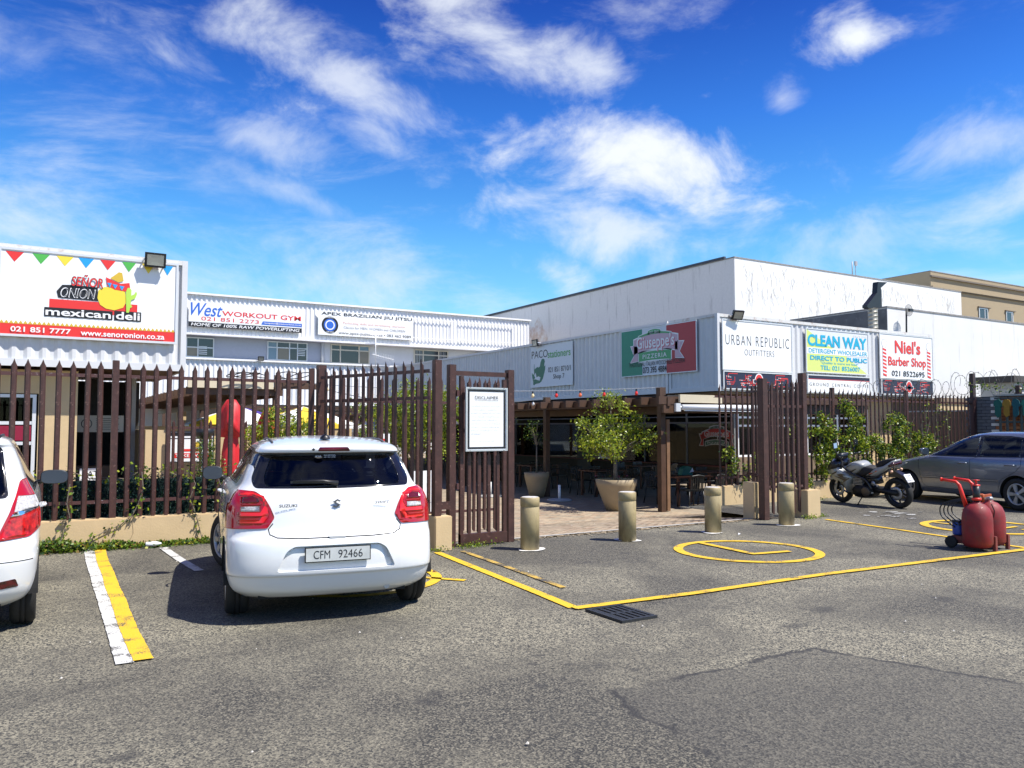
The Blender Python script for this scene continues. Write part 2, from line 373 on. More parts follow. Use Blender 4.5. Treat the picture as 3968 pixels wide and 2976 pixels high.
sheet('parking_lot', [[(-60, -60), (60, -60), (60, EDGE), (-60, EDGE)], [(-60, EDGE), (4.55, EDGE), (4.55, 11.9), (-60, 11.9)], [(11.0, EDGE), (60, EDGE), (60, 11.9), (11.0, 11.9)]], asphalt, 0)
def paint_mat(name, rgb, thr=.60):
    """road paint worn through to the asphalt in flecks"""
    m = bpy.data.materials.new(name); m.use_nodes = True; t = m.node_tree; b = t.nodes['Principled BSDF']; b.inputs['Roughness'].default_value = .7
    co = t.nodes.new('ShaderNodeTexCoord').outputs['Object']
    n = t.nodes.new('ShaderNodeTexNoise'); n.inputs['Scale'].default_value = 70; n.inputs['Detail'].default_value = 4; n.inputs['Roughness'].default_value = .7
    n2_ = t.nodes.new('ShaderNodeTexNoise'); n2_.inputs['Scale'].default_value = 5; n2_.inputs['Detail'].default_value = 6
    t.links.new(co, n.inputs['Vector']); t.links.new(co, n2_.inputs['Vector'])
    ad = t.nodes.new('ShaderNodeMath'); ad.operation = 'ADD'; t.links.new(n.outputs['Fac'], ad.inputs[0]); t.links.new(n2_.outputs['Fac'], ad.inputs[1])
    r = t.nodes.new('ShaderNodeMapRange'); r.inputs[1].default_value = thr * 2 - .03; r.inputs[2].default_value = thr * 2 + .03; t.links.new(ad.outputs[0], r.inputs[0])
    x = t.nodes.new('ShaderNodeMix'); x.data_type = 'RGBA'; t.links.new(r.outputs[0], x.inputs[0]); x.inputs[6].default_value = (*rgb, 1); x.inputs[7].default_value = (.075, .07, .06, 1)
    v = t.nodes.new('ShaderNodeMapRange'); v.inputs[3].default_value = .78; v.inputs[4].default_value = 1.05; t.links.new(n.outputs['Fac'], v.inputs[0])
    y = t.nodes.new('ShaderNodeMix'); y.data_type = 'RGBA'; y.blend_type = 'MULTIPLY'; y.inputs[0].default_value = 1; t.links.new(x.outputs[2], y.inputs[6]); t.links.new(v.outputs[0], y.inputs[7])
    t.links.new(y.outputs[2], b.inputs['Base Color']); return m
yellow = paint_mat('yellow_road_paint', (.68, .43, .018), .57); yworn = paint_mat('worn_yellow_paint', (.50, .33, .06), .50); whitel = paint_mat('white_road_paint', (.56, .56, .53), .555)
def road(name, pts, w, m, z=.010, jit=.05):
    mb = MB(); strip(mb, dens(pts, .05), w, z, jit=jit); o = mb.build(name, m); o['kind'] = 'structure'; return o
road('painted_line', [(4.40, 9.12), (4.26, 7.6), (4.15, 6.4), (4.08, 5.74)], .10, yellow)
road('painted_line', [(4.06, 5.71), (5.4, 5.64), (7.3, 5.64), (9.2, 5.54), (11.0, 5.44), (14, 5.36)], .10, yellow, .0135)
road('painted_line', [(4.72, 9.05), (4.62, 7.8), (4.50, 6.5)], .07, yworn)
road('painted_line', [(11.60, 8.95), (11.42, 7.6), (11.22, 6.4), (11.10, 5.52)], .09, yellow)
road('painted_line', [(.805, 11.55), (.765, 10.5), (.755, 9.6), (.73, 8.8), (.725, 8.1), (.71, 7.6), (.695, 6.85), (.695, 5.95)], .125, yellow, .0135)
road('painted_line', [(.685, 11.6), (.65, 10.5), (.64, 9.65), (.625, 8.85), (.62, 8.2), (.61, 7.6), (.60, 6.9), (.58, 5.93)], .115, whitel)
road('painted_line', [(1.52, 11.3), (1.56, 10.2), (1.62, 9.3)], .10, whitel)
road('painted_line', [(3.50, 7.75), (3.85, 7.32)], .08, yellow)
road('painted_line', [(17.72, 11.2), (16.95, 9.4), (16.28, 8.05), (15.3, 6.1)], .10, whitel)
road('painted_line', [(17.55, 11.2), (16.78, 9.35), (16.12, 8.0), (15.15, 6.1)], .09, yellow, .0135)
road('painted_line', [(13.0, 6.5), (14.4, 6.3), (16.0, 6.2)], .09, yellow)
def ring(name, cx, cy, rx, ry, rot, w, m):
    n = 64; vs = []
    for k in range(n + 1):
        t = 2 * math.pi * k / n
        for s_ in (-.5, .5):
            a = (rx + s_ * w) * math.cos(t); b_ = (ry + s_ * w) * math.sin(t)
            vs.append((cx + a * math.cos(rot) - b_ * math.sin(rot), cy + a * math.sin(rot) + b_ * math.cos(rot), .010))
    mb = MB(); mb.add(vs, [(2 * i, 2 * i + 1, 2 * i + 3, 2 * i + 2) for i in range(n)]); o = mb.build(name, m); o['kind'] = 'structure'
ring('painted_circle', 7.83, 7.22, .86, .86, 0, .118, yellow)
road('painted_letter', [(7.80, 8.02), (7.68, 6.98), (8.24, 6.90)], .10, yellow, .0135)
ring('painted_circle', 12.9, 7.0, .86, .86, 0, .135, yellow)
road('painted_letter', [(12.75, 7.75), (12.72, 6.75), (13.3, 6.75)], .08, yellow, .0135)
ring('painted_circle', 2.9, 8.0, .86, .86, 0, .11, yellow)
mb = MB(); rr = random.Random(8)
for k in range(26):
    x, y, r = 13.3 + rr.gauss(0, .42), 8.95 + rr.gauss(0, .28), rr.uniform(.03, .16); mb.add([(x + r * rr.uniform(.5, 1.2) * math.cos(a), y + r * rr.uniform(.3, .8) * math.sin(a), .007 + k * .0001) for a in [2 * math.pi * i / 11 for i in range(11)]], [tuple(range(11))])
o = mb.build('spilt_white_paint', paint_mat('thin_white_paint', (.42, .42, .40), .50)); o['kind'] = 'structure'

# brick paving of the courtyard: falls gently behind the bollards, then level
def gz(x, y): return -.4 * min(1, max(0, (y - EDGE) / 3.9))
pave_bed = mat('paving_joint_sand', (.30, .24, .17), .95, var=.3, vscale=3)
Y1 = EDGE + 3.9
pav = sheet('courtyard_paving', [[(4.55, EDGE, -.03), (11.0, EDGE, -.03), (11.0, Y1, -.43), (4.55, Y1, -.43)], [(-12, 11.9, -.43), (4.55, 11.9, -.43), (4.55, Y1, -.43), (-12, Y1, -.43)],
     [(11.0, 11.9, -.43), (33, 11.9, -.43), (33, Y1, -.43), (11.0, Y1, -.43)], [(-12, Y1, -.43), (33, Y1, -.43), (33, 56, -.43), (-12, 56, -.43)]], pave_bed)
brick_ms = [mat('paver_%s' % n, c, .85, var=.15, vscale=14, dirt=(.30, .25, .19), dscale=3) for n, c in (('buff', (.36, .275, .18)), ('rose', (.33, .235, .155)), ('sand', (.40, .315, .21)), ('grey_buff', (.29, .245, .175)))]
bb = MB(); bb.box((-.097, -.047, -.05), (.097, .047, .004))
slope = math.atan(.4 / 3.9); protos = []
def brick_proto(parent):
    out = []
    for m_ in brick_ms:
        me = bpy.data.meshes.new('brick'); me.from_pydata(bb.v, [], bb.f); me.materials.append(m_); out.append(me)
    return out
pm = brick_proto(pav); cnt = 0; rest = MB(); row = 0; y = EDGE + .05
while y < 20.5:
    x = 4.62 + (.1 if row % 2 else 0)
    xmax = 10.95 if y < 11.9 else 13.2
    if y > 11.95: x = 3.2 + (.1 if row % 2 else 0)
    while x < xmax:
        z = gz(x, y); sl = -slope if y < Y1 else 0
        if x > 5.7 and x < 10.6 and cnt < 298 and y < 12:
            o = bpy.data.objects.new('brick', random.choice(pm)); COL.objects.link(o); o.parent = pav
            o.location = (x, y, z + random.uniform(-.003, .003)); o.rotation_euler = (sl + random.uniform(-.01, .01), random.uniform(-.01, .01), random.uniform(-.02, .02)); cnt += 1
        elif y < 15.5 or (x > 5):
            dz = math.tan(sl) * .047
            rest.add([(x + a * .097, y + b_ * .047, z + b_ * dz + random.uniform(-.002, .002)) for a, b_ in ((-1, -1), (1, -1), (1, 1), (-1, 1))], [(0, 1, 2, 3)], random.randrange(4))
        x += .2
    y += .1; row += 1
o = rest.build('small_bricks', brick_ms, pav); o['kind'] = 'stuff'
# concrete edging lines
mb = MB(); mb.add([(4.6, EDGE - .1, .006), (11, EDGE - .1, .006), (11, EDGE + .0, .006), (4.6, EDGE, .006)], [(0, 1, 2, 3)]); o = mb.build('kerb_strip', concrete); o['kind'] = 'structure'
sand = mat('blown_sand', (.40, .32, .21), .95, var=.3, vscale=20)
mb = MB()
for k in range(900):
    x = random.uniform(4.6, 11.2); y = 9.55 + abs(random.gauss(0, .10)) * (-1 if random.random() < .8 else 1) + .05 ; r = random.uniform(.006, .022)
    if y > EDGE - .1: continue
    mb.add([(x + r * a, y + r * b_ * .8, .012) for a, b_ in ((-1, -.4), (.3, -1), (1, .2), (.2, 1))], [(0, 1, 2, 3)])
for k in range(0, 60):
    x = 4.7 + k * .107; 
    mb.add([(x - .1, 9.66, .0105), (x + .12, 9.66, .0105), (x + .1, 9.60 + random.uniform(-.10, .02), .0105), (x - .08, 9.60 + random.uniform(-.10, .02), .0105)], [(0, 1, 2, 3)])
o = mb.build('blown_sand', sand); o['kind'] = 'structure'

# ================================================================== BUILDINGS
def winframe(parent, x0, x1, z0, z1, y, vbars=(), hbars=(), fm=None, gm=None, t=.05, d=.06, name='window'):
    """window in an xz wall facing -y: frame part with pane sub-parts"""
    xs = [x0] + list(vbars) + [x1]; zs = [z0] + list(hbars) + [z1]
    mb = MB()
    mb.box((x0, y - d, z0), (x0 + t, y, z1)); mb.box((x1 - t, y - d, z0), (x1, y, z1)); mb.box((x0 + t, y - d, z0), (x1 - t, y, z0 + t)); mb.box((x0 + t, y - d, z1 - t), (x1 - t, y, z1))
    for v in vbars: mb.box((v - t / 2, y - d + .005, z0 + t), (v + t / 2, y - .004, z1 - t))
    for h in hbars: mb.box((x0 + t, y - d + .008, h - t / 2), (x1 - t, y - .007, h + t / 2))
    f = mb.build(name, fm or sign_frame, parent)
    for i in range(len(xs) - 1):
        for j in range(len(zs) - 1):
            p = MB(); p.box((xs[i] + t * .4, y - d * .45, zs[j] + t * .4), (xs[i + 1] - t * .4, y - d * .35, zs[j + 1] - t * .4))
            o = p.build('pane', (gm if not isinstance(gm, dict) else gm.get((i, j), gm[None])) or glassmat('shop_glass'), f)
    return f
shop_glass = glassmat('shop_glass', (.5, .55, .56), .8, refl=1.2)
pane_dark = mat('pane_dark', (.02, .024, .03), .06, spec=.8); pane_blue = mat('pane_sky', (.16, .25, .32), .15); pane_film = mat('pane_frosted', (.22, .20, .15), .35)

def container(name, label, X0, X1, Y0, Y1, Z0, Z1, m, rail, cdep=.036, front=True, left=False, right=True, group=None):
    t = thing(name, label, 'shipping container', (X0, Y0, Z0), group=group)
    q = MB(); corrugate(q, (X0 + .12, Y0 + .03), (1, 0), X1 - X0 - .24, Z0 + .16, Z1 - .11, (0, -1), depth=cdep); q.build('side_panel', m, t)
    q = MB(); corrugate(q, (X0 + .12, Y1 - .03), (1, 0), X1 - X0 - .24, Z0 + .16, Z1 - .11, (0, 1)); q.build('side_panel', m, t)
    q = MB(); corrugate(q, (X0 + .03, Y1 - .12), (0, -1), Y1 - Y0 - .24, Z0 + .16, Z1 - .11, (-1, 0), depth=cdep); q.build('end_panel', m, t)
    q = MB(); corrugate(q, (X1 - .03, Y0 + .12), (0, 1), Y1 - Y0 - .24, Z0 + .16, Z1 - .11, (1, 0)); q.build('end_panel', m, t)
    for x in (X0, X1 - .12):
        for yy in (Y0, Y1 - .12): q = MB(); q.box((x, yy, Z0), (x + .12, yy + .12, Z1)); q.build('corner_post', m, t)
    for (a, b, c, d) in ((X0 + .12, X1 - .12, Y0 + .002, Y0 + .06), (X0 + .12, X1 - .12, Y1 - .06, Y1 - .002), (X0 + .002, X0 + .06, Y0 + .12, Y1 - .12), (X1 - .06, X1 - .002, Y0 + .12, Y1 - .12)):
        q = MB(); q.box((a, c, Z1 - .11), (b, d, Z1 - .004)); q.build('top_rail', rail, t)
        q = MB(); q.box((a, c, Z0 + .004), (b, d, Z0 + .16)); q.build('bottom_rail', m, t)
    q = MB(); q.box((X0 + .06, Y0 + .06, Z1 - .06), (X1 - .06, Y1 - .06, Z1 - .02)); q.build('roof', m, t)
    q = MB(); q.box((X0 + .06, Y0 + .06, Z0 + .03), (X1 - .06, Y1 - .06, Z0 + .09)); q.build('floor', dark_wood, t)
    return t
CL = container('shipping_container', 'white corrugated container above the left shop, carrying the deli billboard', -9.2, 3.06, 19.8, 24.9, 2.86, 5.45, white_steel, rusty_white)
CF = container('shipping_container', 'white corrugated container facing the car park with three shop signs on it', 19.97, 32.45, 19.6, 22.04, 2.80, 5.46, white_steel, rusty_white)
CP = container('shipping_container', 'long grey shaded container row running back from the corner, with the stationer and pizzeria signs', 19.95, 22.4, 22.08, 50.0, 2.80, 5.46, grey_steel, grey_steel, .075)

# --- shop under the left container
t = thing('shop_building', 'tan plastered shop below the deli billboard container, with dark opening', 'building', (0, 20.3, -.4))
def B(name, a, b, m, parent=None, bevel=0):
    q = MB(); q.box(a, b); return q.build(name, m, parent if parent is not None else t, bevel=bevel)
B('wall', (.14, 20.3, -.4), (.89, 20.6, 2.82), tan_plaster); B('wall', (-9, 20.3, -.4), (-2.2, 20.6, 2.82), tan_plaster)
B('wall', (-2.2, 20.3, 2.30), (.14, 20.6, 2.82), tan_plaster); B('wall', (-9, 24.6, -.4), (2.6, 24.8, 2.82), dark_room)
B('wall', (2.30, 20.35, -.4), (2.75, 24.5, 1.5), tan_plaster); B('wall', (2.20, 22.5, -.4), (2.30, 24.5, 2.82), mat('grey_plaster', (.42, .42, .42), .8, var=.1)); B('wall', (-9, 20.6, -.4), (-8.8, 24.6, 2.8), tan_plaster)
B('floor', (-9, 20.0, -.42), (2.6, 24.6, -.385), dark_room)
winframe(t, -2.2, .10, -.2, 2.28, 20.36, (-1.0,), (1.22, 1.66), sign_frame, shop_glass, .07, .08)
B('fascia', (-2.1, 20.30, 1.28), (-1.05, 20.305, 1.60), mat('maroon_film', (.24, .01, .035), .4)); B('fascia', (-.95, 20.30, 1.28), (.02, 20.305, 1.60), MATS['maroon_film'])
B('counter', (-.4, 22.2, -.38), (1.9, 22.8, .62), mat('counter_wood', (.14, .08, .04), .6))
B('column', (1.25, 23.0, -.38), (1.45, 23.2, 2.8), dark_room)
# chairs deep in the opening, menu board
t2 = thing('menu_board', 'cream menu board hanging high in the dark opening below the left container', 'sign', (.95, 21.6, 1.45))
B('board', (.95, 21.6, 1.45), (1.95, 21.62, 1.85), mat('menu_cream', (.42, .38, .30), .6), t2)
q = MB()
for i in range(7): q.box((1.35, 21.592, 1.5 + i * .045), (1.85 - .07 * (i % 3), 21.598, 1.512 + i * .045))
q.lathe([(.10, 0), (.12, .004)], (1.15, 21.592, 1.65), 20, axis='y'); q.build('lettering', black, t2)
t2 = thing('notice_board', 'white takeout notice leaning low inside the dark opening', 'sign', (1.0, 20.9, .1))
B('board', (1.0, 20.9, .10), (1.45, 20.92, .62), sign_white, t2)
q = MB(); put_text(q, 'EAT', 1.08, 1.38, .44, .56, 20.895); put_text(q, 'OUT', 1.08, 1.38, .26, .38, 20.895); q.build('lettering', black, t2)

# --- pergola over the left terrace
def pergola(name, label, posts, px_, y0, y1, xa, xb, zb, roof=True, fasc=None):
    t = thing(name, label, 'pergola', (px_, y0, -.4))
    for (x, y) in posts:
        q = MB(); q.box((x - .07, y - .07, -.4), (x + .07, y + .07, zb)); q.build('post', dark_wood, t)
    q = MB(); q.box((px_ - .045, y0, zb), (px_ + .045, y1, zb + .2)); q.build('beam', dark_wood, t)
    q = MB(); q.box((px_ + (.55 if xb > px_ else -.55) - .04, y0, zb - .18), (px_ + (.55 if xb > px_ else -.55) + .04, y1, zb - .003)); q.build('beam', dark_wood, t)
    y = y0 + .05; x0, x1 = min(xa, xb), max(xa, xb); m_ = MB(); m_.box((x0, -.035, 0), (x1, .035, .17)); first = None
    while y < y1:
        if first is None:
            m2 = MB(); m2.box((x0, y - .03, zb + .04), (x1, y + .03, zb + .22)); first = m2.build('rafter', dark_wood, t); yf = y
        else: inst(first, t, (0, y - yf, 0))
        y += .62
    if roof:
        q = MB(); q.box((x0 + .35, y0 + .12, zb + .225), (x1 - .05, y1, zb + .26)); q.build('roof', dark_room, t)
    return t
PL = pergola('pergola', 'dark timber pergola over the left terrace, beside the white container', [(5.2, 20.0), (5.2, 25), (5.2, 30), (5.2, 35)], 5.2, 19.9, 37, 5.35, 3.1, 2.3)
q = MB(); q.box((3.12, 19.84, 2.50), (5.10, 19.93, 2.70)); q.build('fascia', mat('cream_trim', (.60, .52, .37), .6, var=.05), PL)
q = MB(); q.beam((5.15, 19.95, 2.60), (6.5, 19.95, 2.60), .08, .16); q.build('beam', dark_wood, PL)
q = MB(); q.box((5.13, 19.84, 2.45), (5.29, 19.93, 2.85)); q.build('post_cap', dark_wood, PL)
PR = pergola('pergola', 'dark timber pergola with pale fascia in front of the pizzeria', [(12.66, 14.25), (12.62, 19.05), (12.62, 24), (12.62, 29), (12.62, 34), (12.62, 39)], 12.64, 13.95, 44, 12.35, 19.9, 2.06)
q = MB(); q.box((12.9, 13.86, 2.14), (14.25, 13.92, 2.33)); q.build('fascia', MATS['cream_trim'], PR)
q = MB(); q.box((14.27, 13.86, 2.16), (19.9, 13.92, 2.30)); q.build('fascia', dark_wood, PR)
q = MB(); q.box((12.5, 13.98, 1.90), (19.9, 14.06, 2.10)); q.build('beam', dark_wood, PR)
q = MB(); q.box((12.75, 14.16, -.38), (12.84, 14.34, 1.75)); q.build('post_guide', mat('bare_timber', (.22, .12, .06), .7, var=.3), PR)
q = MB(); q.box((12.56, 14.17, 2.26), (12.74, 14.31, 2.50)); q.build('post_cap', dark_wood, PR); q = MB(); q.box((12.53, 18.97, 2.26), (12.71, 19.1, 2.42)); q.build('post_cap', dark_wood, PR)
t = thing('roller_blind', 'white rolled up blind hung on the pergola beam in front of the pizzeria', 'blind', (12.95, 13.82, 2.0))
q = MB(); q.tube([(12.92, 13.84, 2.03), (15.75, 13.84, 2.05)], .065, 14); q.build('roll', mat('white_pvc', (.80, .81, .80), .4), t)
q = MB(); q.box((12.72, 13.80, 1.93), (12.86, 13.86, 2.12)); q.tube([(12.86, 13.84, 2.03), (12.92, 13.84, 2.03)], .03); q.build('bracket', sign_frame, t)
q = MB(); q.box((13.0, 13.81, 1.945), (15.7, 13.85, 1.965)); q.build('bottom_bar', mat('white_pvc'), t)
t = thing('awning_frame', 'white upright awning pole seen between the right gate posts', 'pole', (16.3, 14.25, -.4))
q = MB(); q.tube([(16.3, 14.25, -.4), (16.3, 14.25, 2.1)], .035); q.build('pole', sign_white, t)

# --- shopfront under the shaded container row
t = thing('shopfront_building', 'dim glazed pizzeria shopfront under the long container row', 'building', (21.3, 19.8, -.4))
shade_wallb = mat('shop_wall_shade_brown', (.06, .05, .035), .8, var=.1)  # tan wall coloured near black, canopy shade put into it
B('wall', (21.35, 20.2, -.4), (21.6, 46, .12), shade_wallb); B('wall', (21.35, 20.2, 2.42), (21.6, 46, 2.78), shade_wallb)
B('sill', (21.27, 20.2, .12), (21.45, 46, .18), mat('red_sill', (.14, .04, .03), .6)); B('wall', (24.8, 20.4, -.4), (25, 46, 2.78), shade_wallb); B('floor', (21.6, 20.2, -.4), (24.8, 46, -.36), dark_room); B('ceiling', (21.35, 22.06, 2.785), (25.0, 46, 2.795), dark_room)
ys = [20.2, 22.57, 25.0, 27.0, 29.2, 32, 35, 38, 41, 44]
for a, b_ in zip(ys[:-1], ys[1:]):
    q = MB(); q.box((21.30, a - .035, .18), (21.36, a + .035, 2.42)); q.box((21.31, a + .035, 1.70), (21.35, b_ - .035, 1.76)); q.box((21.31, a + .035, 1.93), (21.35, b_ - .035, 1.97)); q.box((21.31, a + .035, 2.36), (21.35, b_ - .035, 2.42))
    f = q.build('window', mat('shade_aluminium', (.20, .20, .19), .5), t); p = MB(); p.box((21.325, a + .03, .18), (21.333, b_ - .03, 1.71)); p.build('pane', shop_glass, f); p = MB(); p.box((21.325, a + .03, 1.97), (21.333, b_ - .03, 2.37)); p.build('pane', shop_glass, f)  # frame colour lowered to carry the canopy shade
B('door', (21.28, 28.6, -.38), (21.30, 29.6, 1.7), mat('security_gate', (.03, .03, .03), .5))
# poster in a window
t2 = thing('poster', 'white and blue printed poster stuck inside a dark shop window behind the potted tree', 'poster', (21.29, 27.9, .25))
B('sheet', (21.285, 26.7, .22), (21.292, 28.0, 1.15), sign_white, t2); q = MB(); q.box((21.28, 26.8, .8), (21.284, 27.9, 1.05)); q.box((21.28, 26.9, .55), (21.284, 27.7, .68)); q.build('print', mat('print_blue', (.03, .10, .38), .5), t2)
# --- shop under the sign container
t = thing('corner_shop_building', 'tan and brown shop wall with painted overhang shade, white window bars below the barber sign', 'building', (21.35, 20.3, -.4))
brown_shadep = mat('brown_shade_plaster', (.19, .135, .085), .85, var=.12, vscale=2)  # brown plaster, also stands for tan plaster in shade
B('wall', (21.65, 20.3, 2.28), (29.1, 20.6, 2.79), brown_shadep); B('wall', (21.65, 20.3, -.4), (29.1, 20.6, .5), brown_shadep); B('wall', (29.1, 20.3, -.4), (30.6, 20.6, 2.79), tan_plaster); B('wall', (30.6, 20.3, -.4), (34, 20.6, 2.79), brown_shadep)  # overhang shade above the windows is put into the plaster colour
winframe(t, 21.65, 29.1, .5, 2.28, 20.42, (23.5, 25.4, 27.2), (1.62, 1.92), sign_white, shop_glass, .07, .08)
B('ceiling', (20.2, 19.7, 2.72), (34, 22, 2.79), brown_shadep); B('ceiling', (22.45, 22.06, 2.72), (34, 23.7, 2.79), brown_shadep); B('wall', (21.65, 23.5, -.4), (34, 23.7, 2.7), dark_room)
t = thing('boundary_wall', 'tan plastered wall coloured brown for its shade with pale coping behind the right fence', 'wall', (21.5, 11.9, 0))
B('wall', (21.5, 11.95, -.4), (21.7, 13.75, 1.99), brown_shadep); B('coping', (21.46, 11.95, 1.99), (21.74, 13.75, 2.03), concrete)  # tan wall given brown plaster, its shade is in the colour
t = thing('boundary_wall', 'cream plastered wall with brown band rising behind the razor wire', 'wall', (24, 17.5, 0))
B('wall', (29.4, 17.5, -.4), (40, 17.7, 2.45), tan_plaster); B('band', (29.4, 17.46, 2.45), (40, 17.74, 2.68), brown_shadep)

# --- white factory building and annexes
def parapet_building(name, label, X0, X1, Y0, Y1, Z, m, cap):
    t = thing(name, label, 'building', (X0, Y0, -.6))
    B('wall', (X0, Y0, -.6), (X1, Y1, Z), m, t)
    q = MB(); w = .12
    for a, b_ in (((X0 - .03, Y0 - .03), (X1 + .03, Y0 + w)), ((X0 - .03, Y1 - w), (X1 + .03, Y1 + .03)), ((X0 - .03, Y0 + w), (X0 + w, Y1 - w)), ((X1 - w, Y0 + w), (X1 + .03, Y1 - w))): q.box((a[0], a[1], Z), (b_[0], b_[1], Z + .07))
    q.build('coping', cap, t); return t
peel = mat('peeling_white_paint', (.71, .71, .69), .8, var=.03, vscale=1, bump=.5, bscale=12, dirt=(.47, .46, .43), dscale=1.1, dstretch=(1, 1, .5), dlo=.60, dhi=.65, patchy=(4, (.46, .45, .42), .62, .635))
shade_white = mat('stained_white_paint', (.79, .77, .74), .8, var=.06, dirt=(.40, .38, .36), dscale=1.0, dstretch=(1, 2.2, .22), dlo=.56, dhi=.76)
coping_m = mat('old_coping', (.30, .29, .28), .8, var=.4, vscale=6)
BW = parapet_building('factory_building', 'big white factory with peeling paint towering behind the containers', 36.1, 60.2, 33.96, 74, 11.78, peel, coping_m)
B('side_wall', (36.08, 33.98, 2), (36.10, 73.9, 11.7), shade_white, BW); B('roof_edge', (36.0, 34.7, 11.86), (36.16, 74, 11.98), mat('dark_flashing', (.05, .06, .09), .5), BW)
q = MB(); rr = random.Random(2); q.add([(36.07, 55.9 + 1.8 * rr.uniform(.7, 1.1) * math.cos(a), 8.8 + 1.8 * rr.uniform(.7, 1.1) * math.sin(a)) for a in [2 * math.pi * i / 26 for i in range(26)]], [tuple(range(26))]); q.build('rust_stain', mat('rust_wash', (.62, .50, .41), .8, dirt=(.78, .76, .73), dscale=1.1, dlo=.42, dhi=.60), BW)
# plaster crack lines and peeled scales on the sunny face
q = MB()
for k in range(240):
    x = random.uniform(36.6, 59.4); z = 11.6 - abs(random.gauss(0, 1.5))
    if x > 46: z = 11.6 - abs(random.gauss(0, 1.1))
    if z < 6.3: continue
    n = random.randint(2, 5); px0, pz0 = x, z
    for j in range(n):
        nx = px0 + random.uniform(-.12, .16); nz_ = pz0 - random.uniform(.02, .28); w = random.uniform(.004, .012)
        q.add([(px0 - w, 33.952, pz0), (px0 + w, 33.952, pz0), (nx + w, 33.952, nz_), (nx - w, 33.952, nz_)], [(0, 1, 2, 3)]); px0, pz0 = nx, nz_
o = q.build('peeled_cracks', mat('crack_grey', (.42, .40, .37), .9, var=.3), BW); o['kind'] = 'stuff'
BA = parapet_building('annex_building', 'lower white annex with dark grey side wall behind the barber sign', 33.95, 62, 22.6, 28.1, 7.12, white_paint, coping_m)
B('side_wall', (33.935, 22.62, 2), (33.95, 28.05, 7.08), mat('dark_grey_wall', (.17, .175, .18), .85, var=.4, vscale=1.2, dirt=(.36, .37, .38), dscale=.9, dlo=.55, dhi=.72), BA)  # side face dark grey with paler blotches
BT = parapet_building('office_building', 'tan office block with dark cornice lines at the far right', 64.25, 100, 38.75, 56, 14.61, mat('tan_render', (.36, .285, .18), .8, var=.06, vscale=.6), coping_m)
B('cornice', (64.12, 38.57, 14.13), (100, 38.75, 14.26), mat('cornice_dark', (.16, .13, .10), .7), BT); B('cornice', (64.12, 38.62, 13.18), (100, 38.75, 13.26), MATS['cornice_dark'], BT); B('cornice', (64.2, 38.55, 13.26), (100, 38.75, 13.38), MATS['tan_render'], BT)
for (a, b_) in ((71.3, 72.7), (75.75, 76.9), (80.6, 82.0)):
    winframe(BT, a, b_, 10.86, 12.08, 38.72, (a + .92,), (), sign_frame, pane_dark, .08, .06)
    B('hood', (a - .12, 38.6, 12.12), (b_ + .42, 38.75, 12.19), MATS['cornice_dark'], BT)
t = thing('utility_shed', 'small grey shed with dark flat roof behind the razor wire at right', 'building', (37.7, 19, 0))
B('wall', (37.7, 19.0, -.6), (41, 20.5, 3.58), mat('shed_grey', (.48, .50, .50), .8, var=.1)); B('roof', (37.3, 18.8, 3.58), (41.3, 20.8, 3.86), mat('shed_roof', (.06, .055, .05), .7))

# --- rear two storey building
t = thing('gym_building', 'long white clad two storey building across the back of the courtyard', 'building', (8, 54, -.4))
corr_w = mat('white_cladding', (.80, .80, .80), .5, var=.03)
for (z0, z1) in ((7.62, 10.1), (2.95, 5.92)):
    q = MB(); corrugate(q, (2, 54.25), (1, 0), 32.3, z0, z1, (0, -1), .30, .06); q.build('cladding', corr_w, t)
    q = MB(); q.box((2, 54.12, z1), (34.4, 54.6, z1 + .12)); q.box((2, 54.12, z0 - .12), (34.4, 54.6, z0)); q.build('trim', corr_w, t)
q = MB(); corrugate(q, (34.25, 54.3), (0, 1), 8, 2.95, 10.1, (1, 0), .3, .06); q.build('cladding', corr_w, t)
bluew = mat('grey_blue_wall', (.40, .43, .50), .8, var=.06); greyw = mat('pale_grey_wall', (.62, .63, .64), .8, var=.05)
B('wall', (2, 54.95, 5.9), (17.6, 55.2, 7.6), bluew); B('wall', (17.6, 54.9, 5.9), (34.2, 55.2, 7.6), greyw); B('wall', (2, 55.3, -.4), (34.2, 62, 10), greyw)
B('wall', (2, 58, -.4), (34.2, 58.2, 3), dark_room); q = MB(); q.tube([(17.45, 54.8, 5.9), (17.45, 54.8, 7.6)], .09); q.build('downpipe', greyw, t)
cream = mat('cream_frame', (.62, .58, .48), .6)
winframe(t, 7.6, 10.2, 6.1, 7.4, 54.95, (8.5, 9.2), (6.75,), sign_frame, {None: pane_dark, (1, 0): pane_film, (2, 1): pane_dark}, .07, .1)
winframe(t, 13.64, 16.4, 6.12, 7.42, 54.95, (14.3, 15.15, 15.7), (7.0,), sign_frame, {None: pane_dark, (0, 0): pane_blue, (0, 1): pane_blue, (1, 0): pane_film}, .07, .1)
winframe(t, 18.05, 20.95, 6.08, 7.45, 54.9, (18.75, 20.15), (7.05,), cream, {None: pane_dark, (2, 0): pane_film, (2, 1): pane_blue}, .08, .1)
winframe(t, 24.45, 27.3, 6.1, 7.4, 54.9, (25.2, 26.5), (7.0,), cream, {None: pane_dark}, .08, .1)
winframe(t, 29.6, 32.2, 6.1, 7.4, 54.9, (30.4, 31.4), (7.0,), cream, {None: pane_dark}, .08, .1)
for (x, z) in ((9.25, 6.3), (15.72, 6.5)):
    q = MB()
    for k in range(5): q.box((x, 54.80, z + k * .12), (x + .5, 54.84, z + k * .12 + .05))
    q.build('louvre', sign_frame, t)
